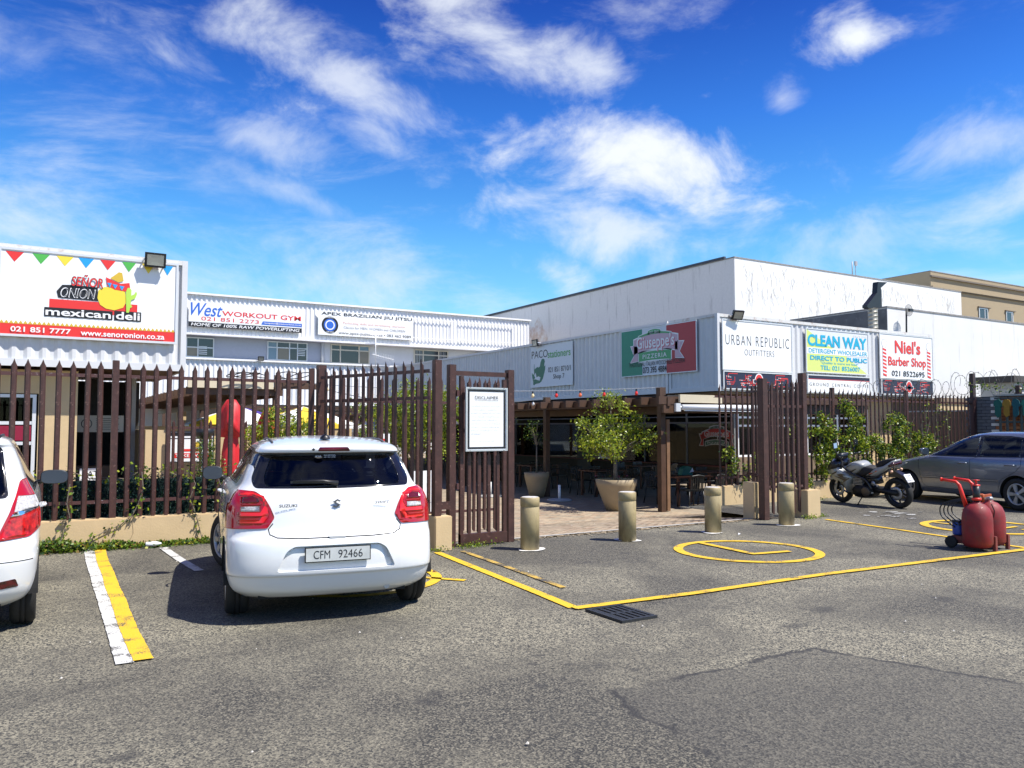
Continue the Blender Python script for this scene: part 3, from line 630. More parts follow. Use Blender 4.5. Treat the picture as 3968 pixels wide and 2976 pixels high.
for (a, b_, z) in ((24.6, 25.1, 6.2), (26.6, 27.2, 6.2)):
    q = MB()
    for k in range(4): q.box((a + k * .13, 54.78, 6.2), (a + k * .13 + .02, 54.80, 7.3))
    q.build('burglar_bars', sign_frame, t)
q = MB()
for (x0, x1, z) in ((24.05, 27.4, 9.55), (24.05, 28.3, 8.15), (27.9, 32.8, 9.55), (27.9, 32.9, 8.2)): q.box((x0, 54.10, z), (x1, 54.14, z + .06))
for x in (24.3, 27.2, 28.0, 32.7): q.box((x, 54.12, 8.15), (x + .04, 54.15, 9.6))
q.build('sign_rails', corr_w, t)
for x in (8, 13.5, 19, 24.5, 30): B('column', (x, 54.4, -.4), (x + .5, 54.9, 2.83), tan_plaster)
for (x, y) in ((15.5, 52), (23, 52)):
    pass
# veranda roof and low courtyard walls
t = thing('veranda', 'dark low veranda roof along the foot of the rear building', 'veranda', (6, 46, -.4))
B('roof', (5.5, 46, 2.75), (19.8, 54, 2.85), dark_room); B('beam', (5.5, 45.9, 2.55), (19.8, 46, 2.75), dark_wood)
for x in (6, 10, 14, 18): B('post', (x, 46, -.4), (x + .15, 46.15, 2.55), dark_wood)
t = thing('boundary_wall', 'low cream plastered terrace wall behind the parasols', 'wall', (3, 36, -.4))
B('wall', (3, 36, -.4), (12.5, 36.2, 1.55), tan_plaster)
t = thing('boundary_wall', 'low cream wall with stepped end beside the left shop', 'wall', (2.75, 26, -.4))
B('wall', (2.8, 26, -.4), (5.6, 26.2, 1.6), tan_plaster); B('wall', (2.8, 26.2, -.4), (3.0, 36, 1.6), tan_plaster)

# ================================================================== SIGNS
red = mat('print_red', (.70, .035, .03), .4); green = mat('print_green', (.08, .42, .07), .4); yel = mat('print_yellow', (.80, .62, .05), .4); blu = mat('print_cyan', (.02, .32, .72), .4)
dgreen = mat('print_dark_green', (.01, .16, .09), .4); navy = mat('print_navy', (.016, .016, .045), .4); white = mat('print_white', (.80, .80, .80), .4); grey = mat('print_grey', (.30, .31, .34), .4)
cyan = mat('print_turquoise', (.01, .38, .58), .4); lime = mat('print_lime', (.62, .72, .20), .4); pale = mat('print_pale_grey', (.66, .69, .74), .4); royal = mat('print_royal_blue', (.03, .13, .55), .4)
pink = mat('faded_pink', (.60, .40, .46), .45); salmon = mat('print_salmon', (.72, .40, .34), .4); cactus = mat('print_cactus', (.42, .66, .08), .4); gold = mat('print_gold', (.62, .42, .04), .4)
LAY0 = {}
JOINED = ('route_line', 'station_dot', 'station_name', 'print')
def sign(name, label, loc, rz, w, h, bm=None, fm=None, ft=.035, dep=.03, cat='sign'):
    t = thing(name, label, cat, loc, rz)
    q = MB(); q.box((0, -dep * .6, 0), (w, 0, h)); q.build('board', bm or sign_white, t, local=True)
    if fm:
        q = MB(); q.box((-ft, -dep, -ft), (0, .0, h + ft)); q.box((w, -dep, -ft), (w + ft, .0, h + ft)); q.box((0, -dep, -ft), (w, .0, 0)); q.box((0, -dep, h), (w, .0, h + ft)); q.build('frame', fm, t, local=True)
    LAY0[t.name] = -dep * .6 - .001; return t
def lay(t, w, h, items, y0=None):
    """items: (part, material, [shapes]) ; shapes in fractions of the board: ('t',text,u0,u1,v0,v1,bold,shear) / ('r',u0,u1,v0,v1) / ('p',[(u,v)...])"""
    y = LAY0.get(t.name, 0) if y0 is None else y0
    for (nm, m, shp) in items:
        y -= .0025; q = MB()
        for s_ in shp:
            if nm not in JOINED: q = MB()
            if s_[0] == 't': put_text(q, s_[1], s_[2] * w, s_[3] * w, s_[4] * h, s_[5] * h, y, 0, s_[6] if len(s_) > 6 else 0, s_[7] if len(s_) > 7 else 0, s_[8] if len(s_) > 8 else 1)
            elif s_[0] == 'r': put_rect(q, s_[1] * w, s_[2] * w, s_[3] * h, s_[4] * h, y)
            elif s_[0] == 'p': put_poly(q, [(a * w, b * h) for a, b in s_[1]], y)
            elif s_[0] == 'e':  # ellipse centre, radii as fractions
                put_poly(q, [((s_[1] + s_[3] * math.cos(a)) * w, (s_[2] + s_[4] * math.sin(a)) * h) for a in [2 * math.pi * k / 32 for k in range(32)]], y)
            if nm not in JOINED: q.build(nm, m, t, local=True)
        if nm in JOINED: q.build(nm, m, t, local=True)['kind'] = 'stuff'
# --- deli billboard
w, h = 3.42, 1.78; t = sign('billboard', 'deli billboard with pennants, cactus and red phone strip on the left container', (-.62, 19.78, 3.53), 0, w, h, sign_white, sign_frame, .05, .05)
P = [(.02, .118, red), (.162, .258, green), (.292, .39, yel), (.415, .505, blu), (.54, .63, red), (.668, .752, green), (.787, .867, yel), (.91, .98, blu)]
for m_ in (red, green, yel, blu):
    lay(t, w, h, [('pennant', m_, [('p', [(a, .985), ((a + b) / 2, .86), (b, .985)])]) for a, b, mm in P if mm is m_])
zig = [(0, .135)] + [(i / 60, .155 + (.012 if i % 2 else 0)) for i in range(61)] + [(1, .12)] + [(0, .12)]
lay(t, w, h, [('red_block', red, [('r', .262, .766, .30, .45), ('r', 0, 1, 0, .125)]), ('gold_zigzag', gold, [('p', [(i / 40, .125), ((i + .5) / 40, .165), ((i + 1) / 40, .125)]) for i in range(40)]),
    ('black_backing', black, [('r', .236, .62, .235, .345), ('r', .63, .79, .235, .355), ('p', [(.31, .47), (.30, .55), (.33, .63), (.40, .64), (.53, .63), (.535, .46)])]),
    ('emblem_disc', yel, [('p', [(.53, .50), (.535, .60), (.57, .645), (.64, .645), (.69, .60), (.70, .48), (.68, .40), (.63, .36), (.58, .375), (.545, .42)])]),
    ('hat', red, [('p', [(.575, .77), (.585, .66), (.63, .62), (.70, .605), (.72, .65), (.715, .72), (.66, .70), (.61, .74)])]),
    ('hat_crown', gold, [('p', [(.60, .76), (.625, .80), (.65, .845), (.67, .84), (.68, .74), (.65, .715)])]),
    ('hat_band', blu, [('p', [(.583, .70), (.60, .64), (.61, .70)]), ('p', [(.615, .69), (.63, .63), (.645, .68)]), ('p', [(.655, .675), (.67, .615), (.685, .67)])]),
    ('cactus', cactus, [('p', [(.70, .34), (.695, .60), (.703, .65), (.715, .66), (.728, .63), (.727, .56), (.745, .58), (.755, .62), (.762, .59), (.752, .53), (.727, .50), (.725, .45), (.735, .42), (.722, .40), (.715, .34)])]),
    ('lettering', white, [('t', 'mexican', .243, .61, .248, .335, .02), ('t', 'deli', .64, .782, .248, .345, .02), ('t', 'ONION', .322, .52, .478, .60, .015, .25), ('t', '021 851 7777', .06, .385, .028, .092, .02), ('t', 'www.senoronion.co.za', .44, .935, .022, .088, .02)]),
    ('lettering', black, [('t', 'ONION', .327, .517, .488, .59, -.012, .25), ('t', 'SEÑOR', .378, .562, .618, .775, .025, .15)]),
    ('lettering', red, [('t', 'SEÑOR', .382, .558, .628, .768, .004, .15)])])
# --- gym sign
w, h = 7.28, 1.62; t = sign('sign_board', 'gym sign with blue script and red capitals on the rear building', (8.46, 54.08, 8.0), 0, w, h)
lay(t, w, h, [('black_band', black, [('r', 0, 1, 0, .195)]), ('blue_tab', royal, [('p', [(.625, .245), (1, .245), (1, .39), (.64, .39)])]),
    ('lettering', royal, [('t', 'West', .015, .285, .44, .96, .01, .35)]), ('lettering', red, [('t', 'WORKOUT GYM', .28, .99, .50, .70, .014), ('t', '021 851 2273', .105, .605, .265, .42, 0)]),
    ('lettering', white, [('t', 'HOME OF 100% RAW POWERLIFTING', .02, .98, .035, .16, .015, .2), ('t', 'reception@westworkout.co.za', .65, .99, .275, .365, .01)])])
# --- jiu jitsu sign
w, h = 7.15, 1.70; t = sign('sign_board', 'jiu jitsu school sign with round blue badge on the rear building', (16.88, 54.08, 7.97), 0, w, h)
def ellr(cx, cz, r, w=w, h=h): return ('e', cx, cz, r / w, r / h)
lay(t, w, h, [('badge', black, [ellr(.118, .42, .60)]), ('badge', royal, [ellr(.118, .42, .44)]), ('badge', white, [ellr(.118, .42, .34)]), ('badge', royal, [ellr(.118, .42, .26)]),
    ('lettering', black, [('t', 'APEX BRAZILIAN JIU JITSU', .03, .985, .79, .955, .012), ('t', 'www.apex-jiujitsu.co.za • 083 462 9089', .205, .975, .04, .19, -.004)]),
    ('lettering', salmon, [('t', 'Perfecting skills and developing character', .25, .915, .475, .60)]), ('lettering', grey, [('t', 'Classes for MEN, WOMEN and CHILDREN', .255, .91, .30, .42)]),
    ('lettering', white, [('t', 'JIU JITSU BROTHERHOOD', .06, .176, .69, .75, .01), ('t', 'CAPE TOWN', .08, .156, .10, .16, .01)])])
# --- stationer sign (shaded wall, faces -x)
w, h = 3.35, 1.83; t = sign('sign_board', 'stationer sign with a dark green country outline on the grey container row', (19.93, 31.38, 3.42), -math.pi / 2, w, h, mat('sign_cream', (.78, .79, .80), .4, var=.03), sign_frame, .03)
AF = [(.065, .06), (.09, .04), (.12, .07), (.16, .08), (.22, .085), (.27, .12), (.31, .20), (.345, .33), (.365, .42), (.37, .52), (.34, .49), (.345, .56), (.36, .61), (.345, .67), (.315, .69), (.28, .68), (.25, .60), (.235, .50), (.20, .48), (.17, .50), (.12, .46), (.10, .44), (.095, .58), (.088, .58), (.085, .42), (.09, .34), (.06, .31), (.045, .36), (.03, .33), (.045, .22), (.065, .13)]
lay(t, w, h, [('map_outline', dgreen, [('p', AF)]), ('book', white, [('p', [(.09, .30), (.13, .36), (.15, .24), (.20, .26), (.25, .23), (.23, .15), (.17, .17), (.13, .19), (.07, .19), (.12, .22)])]),
    ('lettering', black, [('t', 'PACO', .03, .43, .715, .905, -.004), ('t', '021 851 8710/1', .44, .965, .33, .455, .004), ('t', 'Shop 7', .56, .82, .13, .275, .004)]), ('lettering', green, [('t', 'stationers', .435, .96, .685, .855, .005)])])
# --- pizzeria sign
w, h = 4.12, 1.75; t = sign('sign_board', 'faded green, white and red pizzeria sign with ribbon on the grey container row', (19.93, 24.68, 3.55), -math.pi / 2, w, h, pale, mat('sign_white'), .03)
fgreen = mat('faded_green', (.03, .27, .16), .45, var=.06); fred = mat('faded_red', (.46, .035, .045), .45, var=.06); bgreen = mat('banner_green', (.08, .36, .14), .45)
def arch(u0, u1, v0, v1, rise, n=14):
    top = [(u0 + (u1 - u0) * i / n, v1 + rise * (1 - (2 * i / n - 1) ** 2)) for i in range(n + 1)]; bot = [(u1 - (u1 - u0) * i / n, v0 + rise * (1 - (2 * i / n - 1) ** 2)) for i in range(n + 1)]
    return ('p', top + bot)
lay(t, w, h, [('green_field', fgreen, [('r', 0, .30, 0, 1)]), ('red_field', fred, [('r', .63, 1, 0, 1)]),
    ('banner_edge', white, [arch(.245, .70, .26, .52, .0), arch(.245, .70, .72, .86, .06), arch(.375, .56, .84, .95, .03), ('p', [(.12, .27), (.18, .43), (.13, .66), (.24, .66), (.24, .30)]), ('p', [(.86, .27), (.80, .43), (.86, .64), (.74, .66), (.74, .30)]), arch(.175, .785, .43, .80, .09)]),
    ('banner_green', bgreen, [arch(.255, .69, .29, .48, .02), arch(.255, .69, .74, .85, .055), arch(.385, .55, .85, .935, .03)]),
    ('ribbon', pink, [('p', [(.135, .29), (.19, .43), (.145, .64), (.24, .64), (.24, .31)]), ('p', [(.845, .29), (.79, .43), (.845, .62), (.74, .64), (.74, .31)]), arch(.185, .775, .46, .775, .085)]),
    ('lettering', mat('faded_rose', (.62, .16, .20), .4), [('t', "Giuseppe's", .235, .745, .475, .83, .03)]),
    ('lettering', white, [('t', "Giuseppe's", .225, .735, .49, .84, .015), ('t', 'PIZZERIA', .31, .635, .345, .44, .01, 0, 1.2), ('t', 'EST. 2012', .41, .53, .875, .93)]),
    ('lettering', black, [('t', 'TRADITIONAL ITALIAN WOODFIRED PIZZERIA', .11, .865, .185, .285, .0), ('t', '073 395 4884', .312, .632, .03, .165, .01)])])
# --- outfitters sign
w, h = 3.45, 1.68; t = sign('sign_board', 'white outfitters sign with thin black capitals, first from the container corner', (20.17, 19.57, 3.56), 0, w, h, sign_white, sign_frame, .04, .04)
lay(t, w, h, [('lettering', black, [('t', 'URBAN REPUBLIC', .035, .965, .50, .71, -.012, 0, 1.25), ('t', 'OUTFITTERS', .30, .735, .30, .425, -.014, 0, 1.15)])])
# --- detergent sign
w, h = 3.6, 1.57; t = sign('sign_board', 'lime and pale grey detergent sign with turquoise lettering, middle of the container front', (24.45, 19.57, 3.63), 0, w, h, pale, sign_frame, .04, .04)
lay(t, w, h, [('lime_field', lime, [('p', [(0, .57), (.42, .57), (.20, .78), (0, 1)]), ('p', [(0, .0), (.98, 0), (.62, .42), (0, .42)])]), ('white_band', white, [('r', 0, 1, .42, .57)]),
    ('lettering', white, [('t', 'SINCE 1993', .76, .98, .90, .955)]),
    ('lettering', cyan, [('t', 'CLEAN WAY', .015, .98, .605, .885, .04), ('t', 'DETERGENT WHOLESALER', .03, .985, .445, .55, .012), ('t', 'DIRECT TO PUBLIC', .05, .98, .275, .385, .03), ('t', '"Quality is were we lead"', .21, .83, .18, .255), ('t', 'TEL: 021 8526007', .21, .86, .05, .16, .015)])])
# --- barber sign
w, h = 3.53, 1.76; t = sign('sign_board', 'white barber sign with two red striped poles and red lettering', (28.84, 19.57, 3.53), 0, w, h, sign_white, sign_frame, .04, .04)
sh = []; ol = []
for (u, vt) in ((.075, .70), (.925, .70)):
    ol += [('r', u - .036, u + .036, .055, vt), ('e', u, vt + .085, .05, .10)]
    sh += [('p', [(u - .032, vt - .02 - k * .082), (u + .032, vt - .05 - k * .082), (u + .032, vt - .095 - k * .082), (u - .032, vt - .065 - k * .082)]) for k in range(8)]
lay(t, w, h, [('pole_outline', grey, ol), ('pole', white, [('r', u - .033, u + .033, .06, .695) for u in (.075, .925)] + [('e', u, .785, .046, .092) for u in (.075, .925)]), ('stripe', red, sh),
    ('lettering', red, [('t', "Niel's", .27, .76, .58, .89, .025), ('t', 'Barber Shop', .14, .865, .23, .50, .02)]), ('lettering', black, [('t', '021 8522695', .20, .83, .055, .18, .008)])])
# --- route map panels below
def mapsign(label, x, w, h, cx):
    t = sign('route_map_panel', label, (x, 19.57, 2.90), 0, w, h, navy, sign_frame, .04, .04)
    rr = random.Random(3); segs = []; dots = []; wd = []
    def seg(a, b, tk=.022):
        a, b = Vector(a), Vector(b); d = (b - a); n = Vector((-d.y, d.x)).normalized() * tk / 2; d.normalize(); a -= d * tk / 2; b += d * tk / 2
        segs.append(('p', [((p.x) / w, (p.y) / h) for p in (a + n, b + n, b - n, a - n)]))
    for k in range(26):
        x0 = rr.uniform(.08, w - .5); z0 = rr.uniform(.06, h - .08); L_ = rr.uniform(.15, .5); x1 = min(w - .05, x0 + L_); z1 = min(h - .05, max(.05, z0 + rr.choice((-1, 1)) * rr.uniform(.08, .25)))
        if rr.random() < .5: seg((x0, z0), (x1, z0)); seg((x1, z0), (x1, z1))
        else: seg((x0, z0), (x0, z1)); seg((x0, z1), (x1, z1))
        dots.append(('e', x0 / w, z0 / h, .02 / w, .02 / h)); wd.append(('r', (x0 + .05) / w, (x0 + .13) / w, (z0 - .01) / h, (z0 + .008) / h))
    lay(t, w, h, [('route_line', red, segs), ('station_dot', salmon, dots), ('station_name', pale, wd),
        ('roundel', white, [('e', cx, .52, .22 / w, .26 / h), ('r', cx - .30 / w, cx + .30 / w, .36, .60)]), ('roundel', red, [('e', cx, .52, .18 / w, .22 / h)]), ('roundel', navy, [('e', cx, .50, .11 / w, .13 / h), ('r', cx - .27 / w, cx + .27 / w, .40, .56)])])
    return t
mapsign('navy route map strip with red lines below the outfitters sign', 20.2, 3.4, .56, .5)
mapsign('navy route map strip with red lines below the barber sign', 28.9, 3.42, .57, .52)
w, h = 3.6, .60; t = sign('coffee_panel', 'white coffee panel with navy top strip below the detergent sign', (24.5, 19.57, 2.88), 0, w, h, sign_white, sign_frame, .04, .04)
lay(t, w, h, [('navy_strip', navy, [('r', 0, 1, .80, 1)]), ('red_line', red, [('r', 0, 1, .77, .80)]), ('lettering', black, [('t', 'GROUND CENTRAL COFFEE', .02, .985, .36, .56, -.012, 0, 1.4)])])
# --- window logo of the pizzeria, set on the glass
w, h = 1.78, .78; t = thing('window_decal', 'red ribbon pizzeria logo on the dark shop window', 'decal', (21.29, 21.9, .86), -math.pi / 2)
rb = mat('decal_red', (.42, .04, .03), .5); lg = mat('decal_grey', (.50, .52, .50), .5); dg = mat('decal_green', (.05, .13, .08), .5)
lay(t, w, h, [('banner_edge', lg, [arch(.17, .83, .0, .24, .1), arch(.30, .72, .78, .92, .08), ('p', [(0, .02), (.06, .28), (.0, .60), (.14, .62), (.14, .02)]), ('p', [(1, .02), (.94, .28), (1, .58), (.86, .62), (.86, .02)]), arch(.08, .92, .28, .68, .2)]),
    ('banner_green', dg, [arch(.19, .81, .04, .21, .1), arch(.33, .69, .78, .89, .07)]), ('ribbon', rb, [('p', [(.03, .05), (.08, .28), (.03, .56), (.13, .58), (.13, .05)]), ('p', [(.97, .05), (.92, .28), (.97, .54), (.87, .58), (.87, .05)]), arch(.10, .90, .32, .65, .19)]),
    ('lettering', lg, [('t', "Giuseppe's", .16, .84, .36, .78, .02), ('t', 'PIZZERIA', .25, .76, .12, .22), ('t', 'EST. 2012', .42, .60, .86, .92)])], y0=-.0)
# --- disclaimer
w, h = .60, .81; t = sign('notice_sign', 'framed white disclaimer notice screwed to the pedestrian gate', (4.935, 9.37, 1.27), 0, w, h, sign_white, mat('brushed_aluminium', (.55, .57, .57), .35, metal=.4), .02, .03)
lines = ['The Body Corporate, its Trustees,', 'members, agents or employees', 'accepts no liability for any injury', 'loss or damage arising from any', 'cause whatsoever suffered by', 'any person inclusive of tenants,', 'owners or visitors entering the', 'premises or making use of its', 'facilities.']
lay(t, w, h, [('black_border', black, [('r', .02, .98, .012, .045), ('r', .02, .98, .955, .988), ('r', .02, .065, .045, .955), ('r', .935, .98, .045, .955)]),
    ('lettering', black, [('t', 'DISCLAIMER', .20, .80, .83, .885, -.006), ('r', .20, .80, .810, .814)]),
    ('lettering', mat('print_fine_grey', (.50, .52, .54), .5), [('t', s_, .11, .11 + .78 * min(1, len(s_) / 33), .715 - i * .057, .742 - i * .057) for i, s_ in enumerate(lines)] + [('t', 'Entry is entirely at own risk', .11, .70, .135, .162)])])
q = MB()
for (a, b_) in ((.04, -.012), (.56, -.012), (.04, .822), (.56, .822)): q.lathe([(.006, -.036), (0, -.038)], (a, 0, b_), 8, axis='y')
q.build('screw', plastic_black, t, local=True)

# ================================================================== FLOODLIGHTS, ANTENNAS, FLUE
def floodlight(label, loc, rz, s=1, tilt=R(25)):
    t = thing('floodlight', label, 'floodlight', loc, rz, group='floodlights on the buildings')
    c, sn = math.cos(tilt), math.sin(tilt)
    def rot(v): return (v[0] * s, (v[1] * c - v[2] * sn) * s - .17 * s, (v[1] * sn + v[2] * c) * s)
    def bx(a, b, nm, m):
        q = MB(); q.box(a, b); q.v = [rot(v) for v in q.v]; return q.build(nm, m, t, local=True)
    q = MB(); q.box((-.22, -.045, -.165), (.22, .03, .165)); q.prism([(-.14, -.09), (.14, -.09), (.14, .09), (-.14, .09)], .03, .09); q.v = [rot(v) for v in q.v]; q.build('housing', plastic_black, t, local=True)
    q = MB(); q.add([(-.175, -.052, -.12), (.175, -.052, -.12), (.175, -.052, .12), (-.175, -.052, .12), (-.05, -.048, -.04), (.05, -.048, -.04), (.05, -.048, .04), (-.05, -.048, .04)], [(0, 1, 5, 4), (1, 2, 6, 5), (2, 3, 7, 6), (3, 0, 4, 7), (4, 5, 6, 7)]); q.v = [rot(v) for v in q.v]; q.build('reflector', mat('lamp_reflector', (.40, .42, .38), .25, metal=.5), t, local=True)
    bx((-.20, -.05, -.145), (-.178, -.058, .145), 'bezel', plastic_black); bx((.178, -.05, -.145), (.20, -.058, .145), 'bezel', plastic_black)
    q = MB(); q.box((-.24 * s, -.19 * s, -.02), (-.225 * s, 0, .02)); q.box((.225 * s, -.19 * s, -.02), (.24 * s, 0, .02)); q.box((-.24 * s, -.01, -.02), (.24 * s, 0, .02)); q.build('bracket', sign_frame, t, local=True)
    return t
floodlight('floodlight over the deli billboard, shadow beneath it', (2.33, 19.76, 5.36), 0, 1.0, R(12))
floodlight('floodlight tilted at the corner over the outfitters sign', (20.75, 19.56, 5.42), R(-8), 1.0, R(25))
floodlight('white backed floodlight above the stationer sign', (19.9, 30.7, 5.42), -math.pi / 2, 1.0, R(10))
floodlight('small floodlight on the lower cladding between two rear windows', (13.0, 54.1, 6.12), 0, .9, R(20))
t = thing('flue_pipe', 'ribbed metal flue with black bent cowl beside the dark grey wall', 'flue', (32.36, 22.25, 5.3))
q = MB(); prof = []
for k in range(9): prof += [(.205, 5.3 + k * .18), (.205, 5.3 + k * .18 + .16), (.22, 5.3 + k * .18 + .17)]
q.lathe(prof, (32.36, 22.25, 0), 20); q.build('pipe', mat('galvanised', (.42, .40, .33), .45, metal=.5, var=.3, vscale=3), t)
q = MB(); q.prism([(31.80, 6.90), (31.95, 6.86), (32.85, 6.98), (32.85, 7.76), (32.80, 7.86), (33.28, 8.16), (32.60, 8.12), (32.52, 7.62), (31.80, 7.00)], 22.12, 22.38); q.build('cowl', plastic_black, t)
t = thing('dish_antenna', 'round mesh dish antenna on a dark pole above the barber sign', 'antenna', (35.0, 22.3, 5.6))
q = MB(); q.tube([(34.9, 22.3, 5.4), (34.96, 22.3, 7.1)], .04); q.build('pole', plastic_black, t)
q = MB(); c = (35.0, 22.2, 7.02)
for r_ in (.09, .15, .21, .27): q.tube([(c[0] + r_ * math.cos(a), c[1], c[2] + r_ * math.sin(a)) for a in [2 * math.pi * k / 24 for k in range(25)]], 0.008 if r_ < .25 else .014, 5, caps=False)
for k in range(16): a = 2 * math.pi * k / 16; q.tube([c, (c[0] + .27 * math.cos(a), c[1], c[2] + .27 * math.sin(a))], .007, 4)
q.build('mesh_dish', mat('dish_mesh', (.22, .21, .19), .5), t); q = MB(); q.box((34.86, 22.05, 6.95), (35.12, 22.15, 7.07)); q.build('receiver', plastic_black, t)
t = thing('roof_mast', 'thin mast with small box on the roof of the factory', 'antenna', (47.8, 34.3, 11.85))
q = MB(); q.tube([(47.75, 34.3, 11.85), (47.75, 34.3, 12.85)], .04, 6); q.tube([(48.1, 34.3, 11.85), (48.1, 34.3, 12.8)], .024, 6); q.box((47.97, 34.2, 12.6), (48.2, 34.3, 12.9)); q.build('mast', mat('mast_grey', (.35, .35, .36), .5), t)
t = thing('tv_antenna', 'white rooftop aerial on a tall thin mast before the rear windows', 'antenna', (21, 53.8, 5.9))
q = MB(); q.tube([(21.0, 53.8, 5.9), (21.0, 53.8, 8.15)], .03, 6); q.build('mast', sign_white, t)
q = MB(); q.tube([(20.7, 53.7, 6.75), (22.4, 53.9, 6.45)], .02, 5)
for k in range(13): x = 20.8 + k * .13; q.tube([(x, 53.75, 6.55 - k * .02), (x, 53.75, 6.95 - k * .02)], .014, 4)
q.tube([(20.6, 53.8, 8.15), (21.4, 53.8, 8.2)], .025, 4); q.build('aerial_bars', sign_white, t)

# ================================================================== FENCES
def pale_mesh(h, flat=False):
    mb = MB(); xs = [-.034, -.020, 0, .020, .034]; ys = [.004, -.013, -.015, -.013, .004]; tops = [h - .085, h - .060, h, h - .060, h - .085]; bots = [.04, .02, 0, .02, .04]
    if flat: tops = [h] * 5; bots = [0] * 5
    f = [(x, y, b) for x, y, b in zip(xs, ys, bots)] + [(x, y, t) for x, y, t in zip(xs, ys, tops)]; k = [(x * .9, y + .005, z) for x, y, z in f]
    mb.add(f + k, [(i, i + 1, i + 6, i + 5) for i in range(4)] + [(i + 11, i + 10, i + 15, i + 16) for i in range(4)] + [(i, i + 10, i + 11, i + 1) for i in range(4)] + [(i + 5, i + 6, i + 16, i + 15) for i in range(4)] + [(0, 5, 15, 10), (4, 14, 19, 9)])
    return mb
def palisade(name, label, p0, p1, z0, z1, rails, posts=(), pitch=.163, off=.08, group=None, cat='fence', gaps=(), pale_h=None, postz=None, m=None, wx=1):
    p0, p1 = Vector(p0), Vector(p1); L_ = (p1 - p0).length; rz = math.atan2((p1 - p0).y, (p1 - p0).x)
    t = thing(name, label, cat, (p0.x, p0.y, z0), rz, group); m = m or brown_steel
    first = None; s_ = off; h = z1 - z0
    while s_ < L_:
        if not any(abs(s_ - g) < .06 for g in posts):
            if first is None: first = pale_mesh(h).build('pale', m, t, local=True); first.location = (s_, 0, 0); first.scale = (wx, 1, 1)
            else: inst(first, t, (s_ + random.uniform(-.004, .004), 0, random.uniform(-.012, .012)), (random.uniform(-.004, .004), random.uniform(-.006, .006), random.uniform(-.05, .05)))
        s_ += pitch
    for z in rails:
        q = MB(); q.box((-.02, .006, z - z0 - .022), (L_ + .02, .012, z - z0 + .022)); q.box((-.02, .012, z - z0 - .022), (L_ + .02, .045, z - z0 - .016)); q.build('rail', rail_steel if m is brown_steel else m, t, local=True)
    for g in posts:
        q = MB(); q.box((g - .04, -.005, -.05), (g + .04, .075, (postz or z1) - z0 + .02)); q.build('post', m, t, local=True)
    return t
palisade('palisade_fence', 'rust brown palisade fence on the cream plinth behind the white hatchback', (-4.92, 11.7), (3.52, 11.7), .37, 2.43, (2.24, .60), posts=(5.87,), off=.16)
palisade('palisade_fence', 'rust brown palisade fence overgrown with creeper behind the motorcycle', (11.85, 11.7), (21.15, 11.7), .30, 2.44, (2.19, .55), posts=(3.66, 6.43), off=.10, wx=.74)
def plinth(label, x0, x1):
    t = thing('plinth_wall', label, 'wall', (x0, 11.66, -.3)); q = MB(); q.box((x0, 11.64, -.5), (x1, 11.86, .385)); q.build('wall', tan_plaster, t, bevel=.012)
    q = MB(); rr = random.Random(5)
    x = x0 + .5
    while x < x1:
        a, z = x, .38
        while z > .05: nx, nz_ = a + rr.uniform(-.03, .035), z - rr.uniform(.02, .07); q.add([(a - .0025, 11.637, z), (a + .0025, 11.637, z), (nx + .0025, 11.637, nz_), (nx - .0025, 11.637, nz_)], [(0, 1, 2, 3)]); a, z = nx, nz_
        x += rr.uniform(.5, 1.4)
    q.build('crack', mat('crack_brown', (.20, .14, .08), .9), t)
plinth('low cream plastered plinth under the fence behind the white hatchback', -6, 3.7); plinth('low cream plinth under the overgrown fence behind the motorcycle', 11.75, 21.2)
palisade('palisade_fence', 'short return of the palisade fence running from the corner post to the left gate pillar', (3.66, 11.55), (4.40, 9.42), .40, 2.45, (2.30, 1.95, .62), off=.12, pitch=.168)
palisade('sliding_gate', 'brown palisade sliding gate leaf standing open behind the pedestrian gate', (3.9, 12.1), (6.95, 12.1), -.20, 2.40, (1.98, .15), off=.10, pitch=.21, cat='gate')
t = thing('fence_post', 'pair of square brown fence posts at the left fence corner', 'post', (3.6, 11.7, 0))
q = MB(); q.box((3.53, 11.66, 0), (3.60, 11.73, 2.44)); q.build('post', brown_steel, t); q = MB(); q.box((3.64, 11.60, 0), (3.76, 11.72, 2.49)); q.build('post', brown_steel, t)
def pillar(label, x0, x1, y0, y1, h):
    t = thing('gate_pillar', label, 'pillar', (x0, y0, -.1)); q = MB(); q.box((x0, y0, -.1), (x1, y1, h)); q.build('shaft', tan_plaster, t, bevel=.01); return t
pillar('cream plastered gate pillar under the tall post beside the white hatchback', 4.44, 4.68, 9.26, 9.62, .43)
pillar('cream plastered pillar at the foot of the right gate post nearest the motorcycle', 11.52, 11.86, 9.25, 9.62, .48)
pillar('cream plastered pillar partly behind the right gate post by the pizzeria', 10.66, 10.82, 9.66, 9.92, .62)
def gpost(label, x, y, z0, z1, w=.09):
    q = MB(); q.box((x - w / 2, y - w / 2, z0), (x + w / 2, y + w / 2, z1)); o = q.build('gate_post', brown_steel, bevel=.006); tag(o, label, 'post'); return o
gpost('tall brown gate post standing on the cream pillar beside the white hatchback', 4.50, 9.36, .43, 2.44, .10)
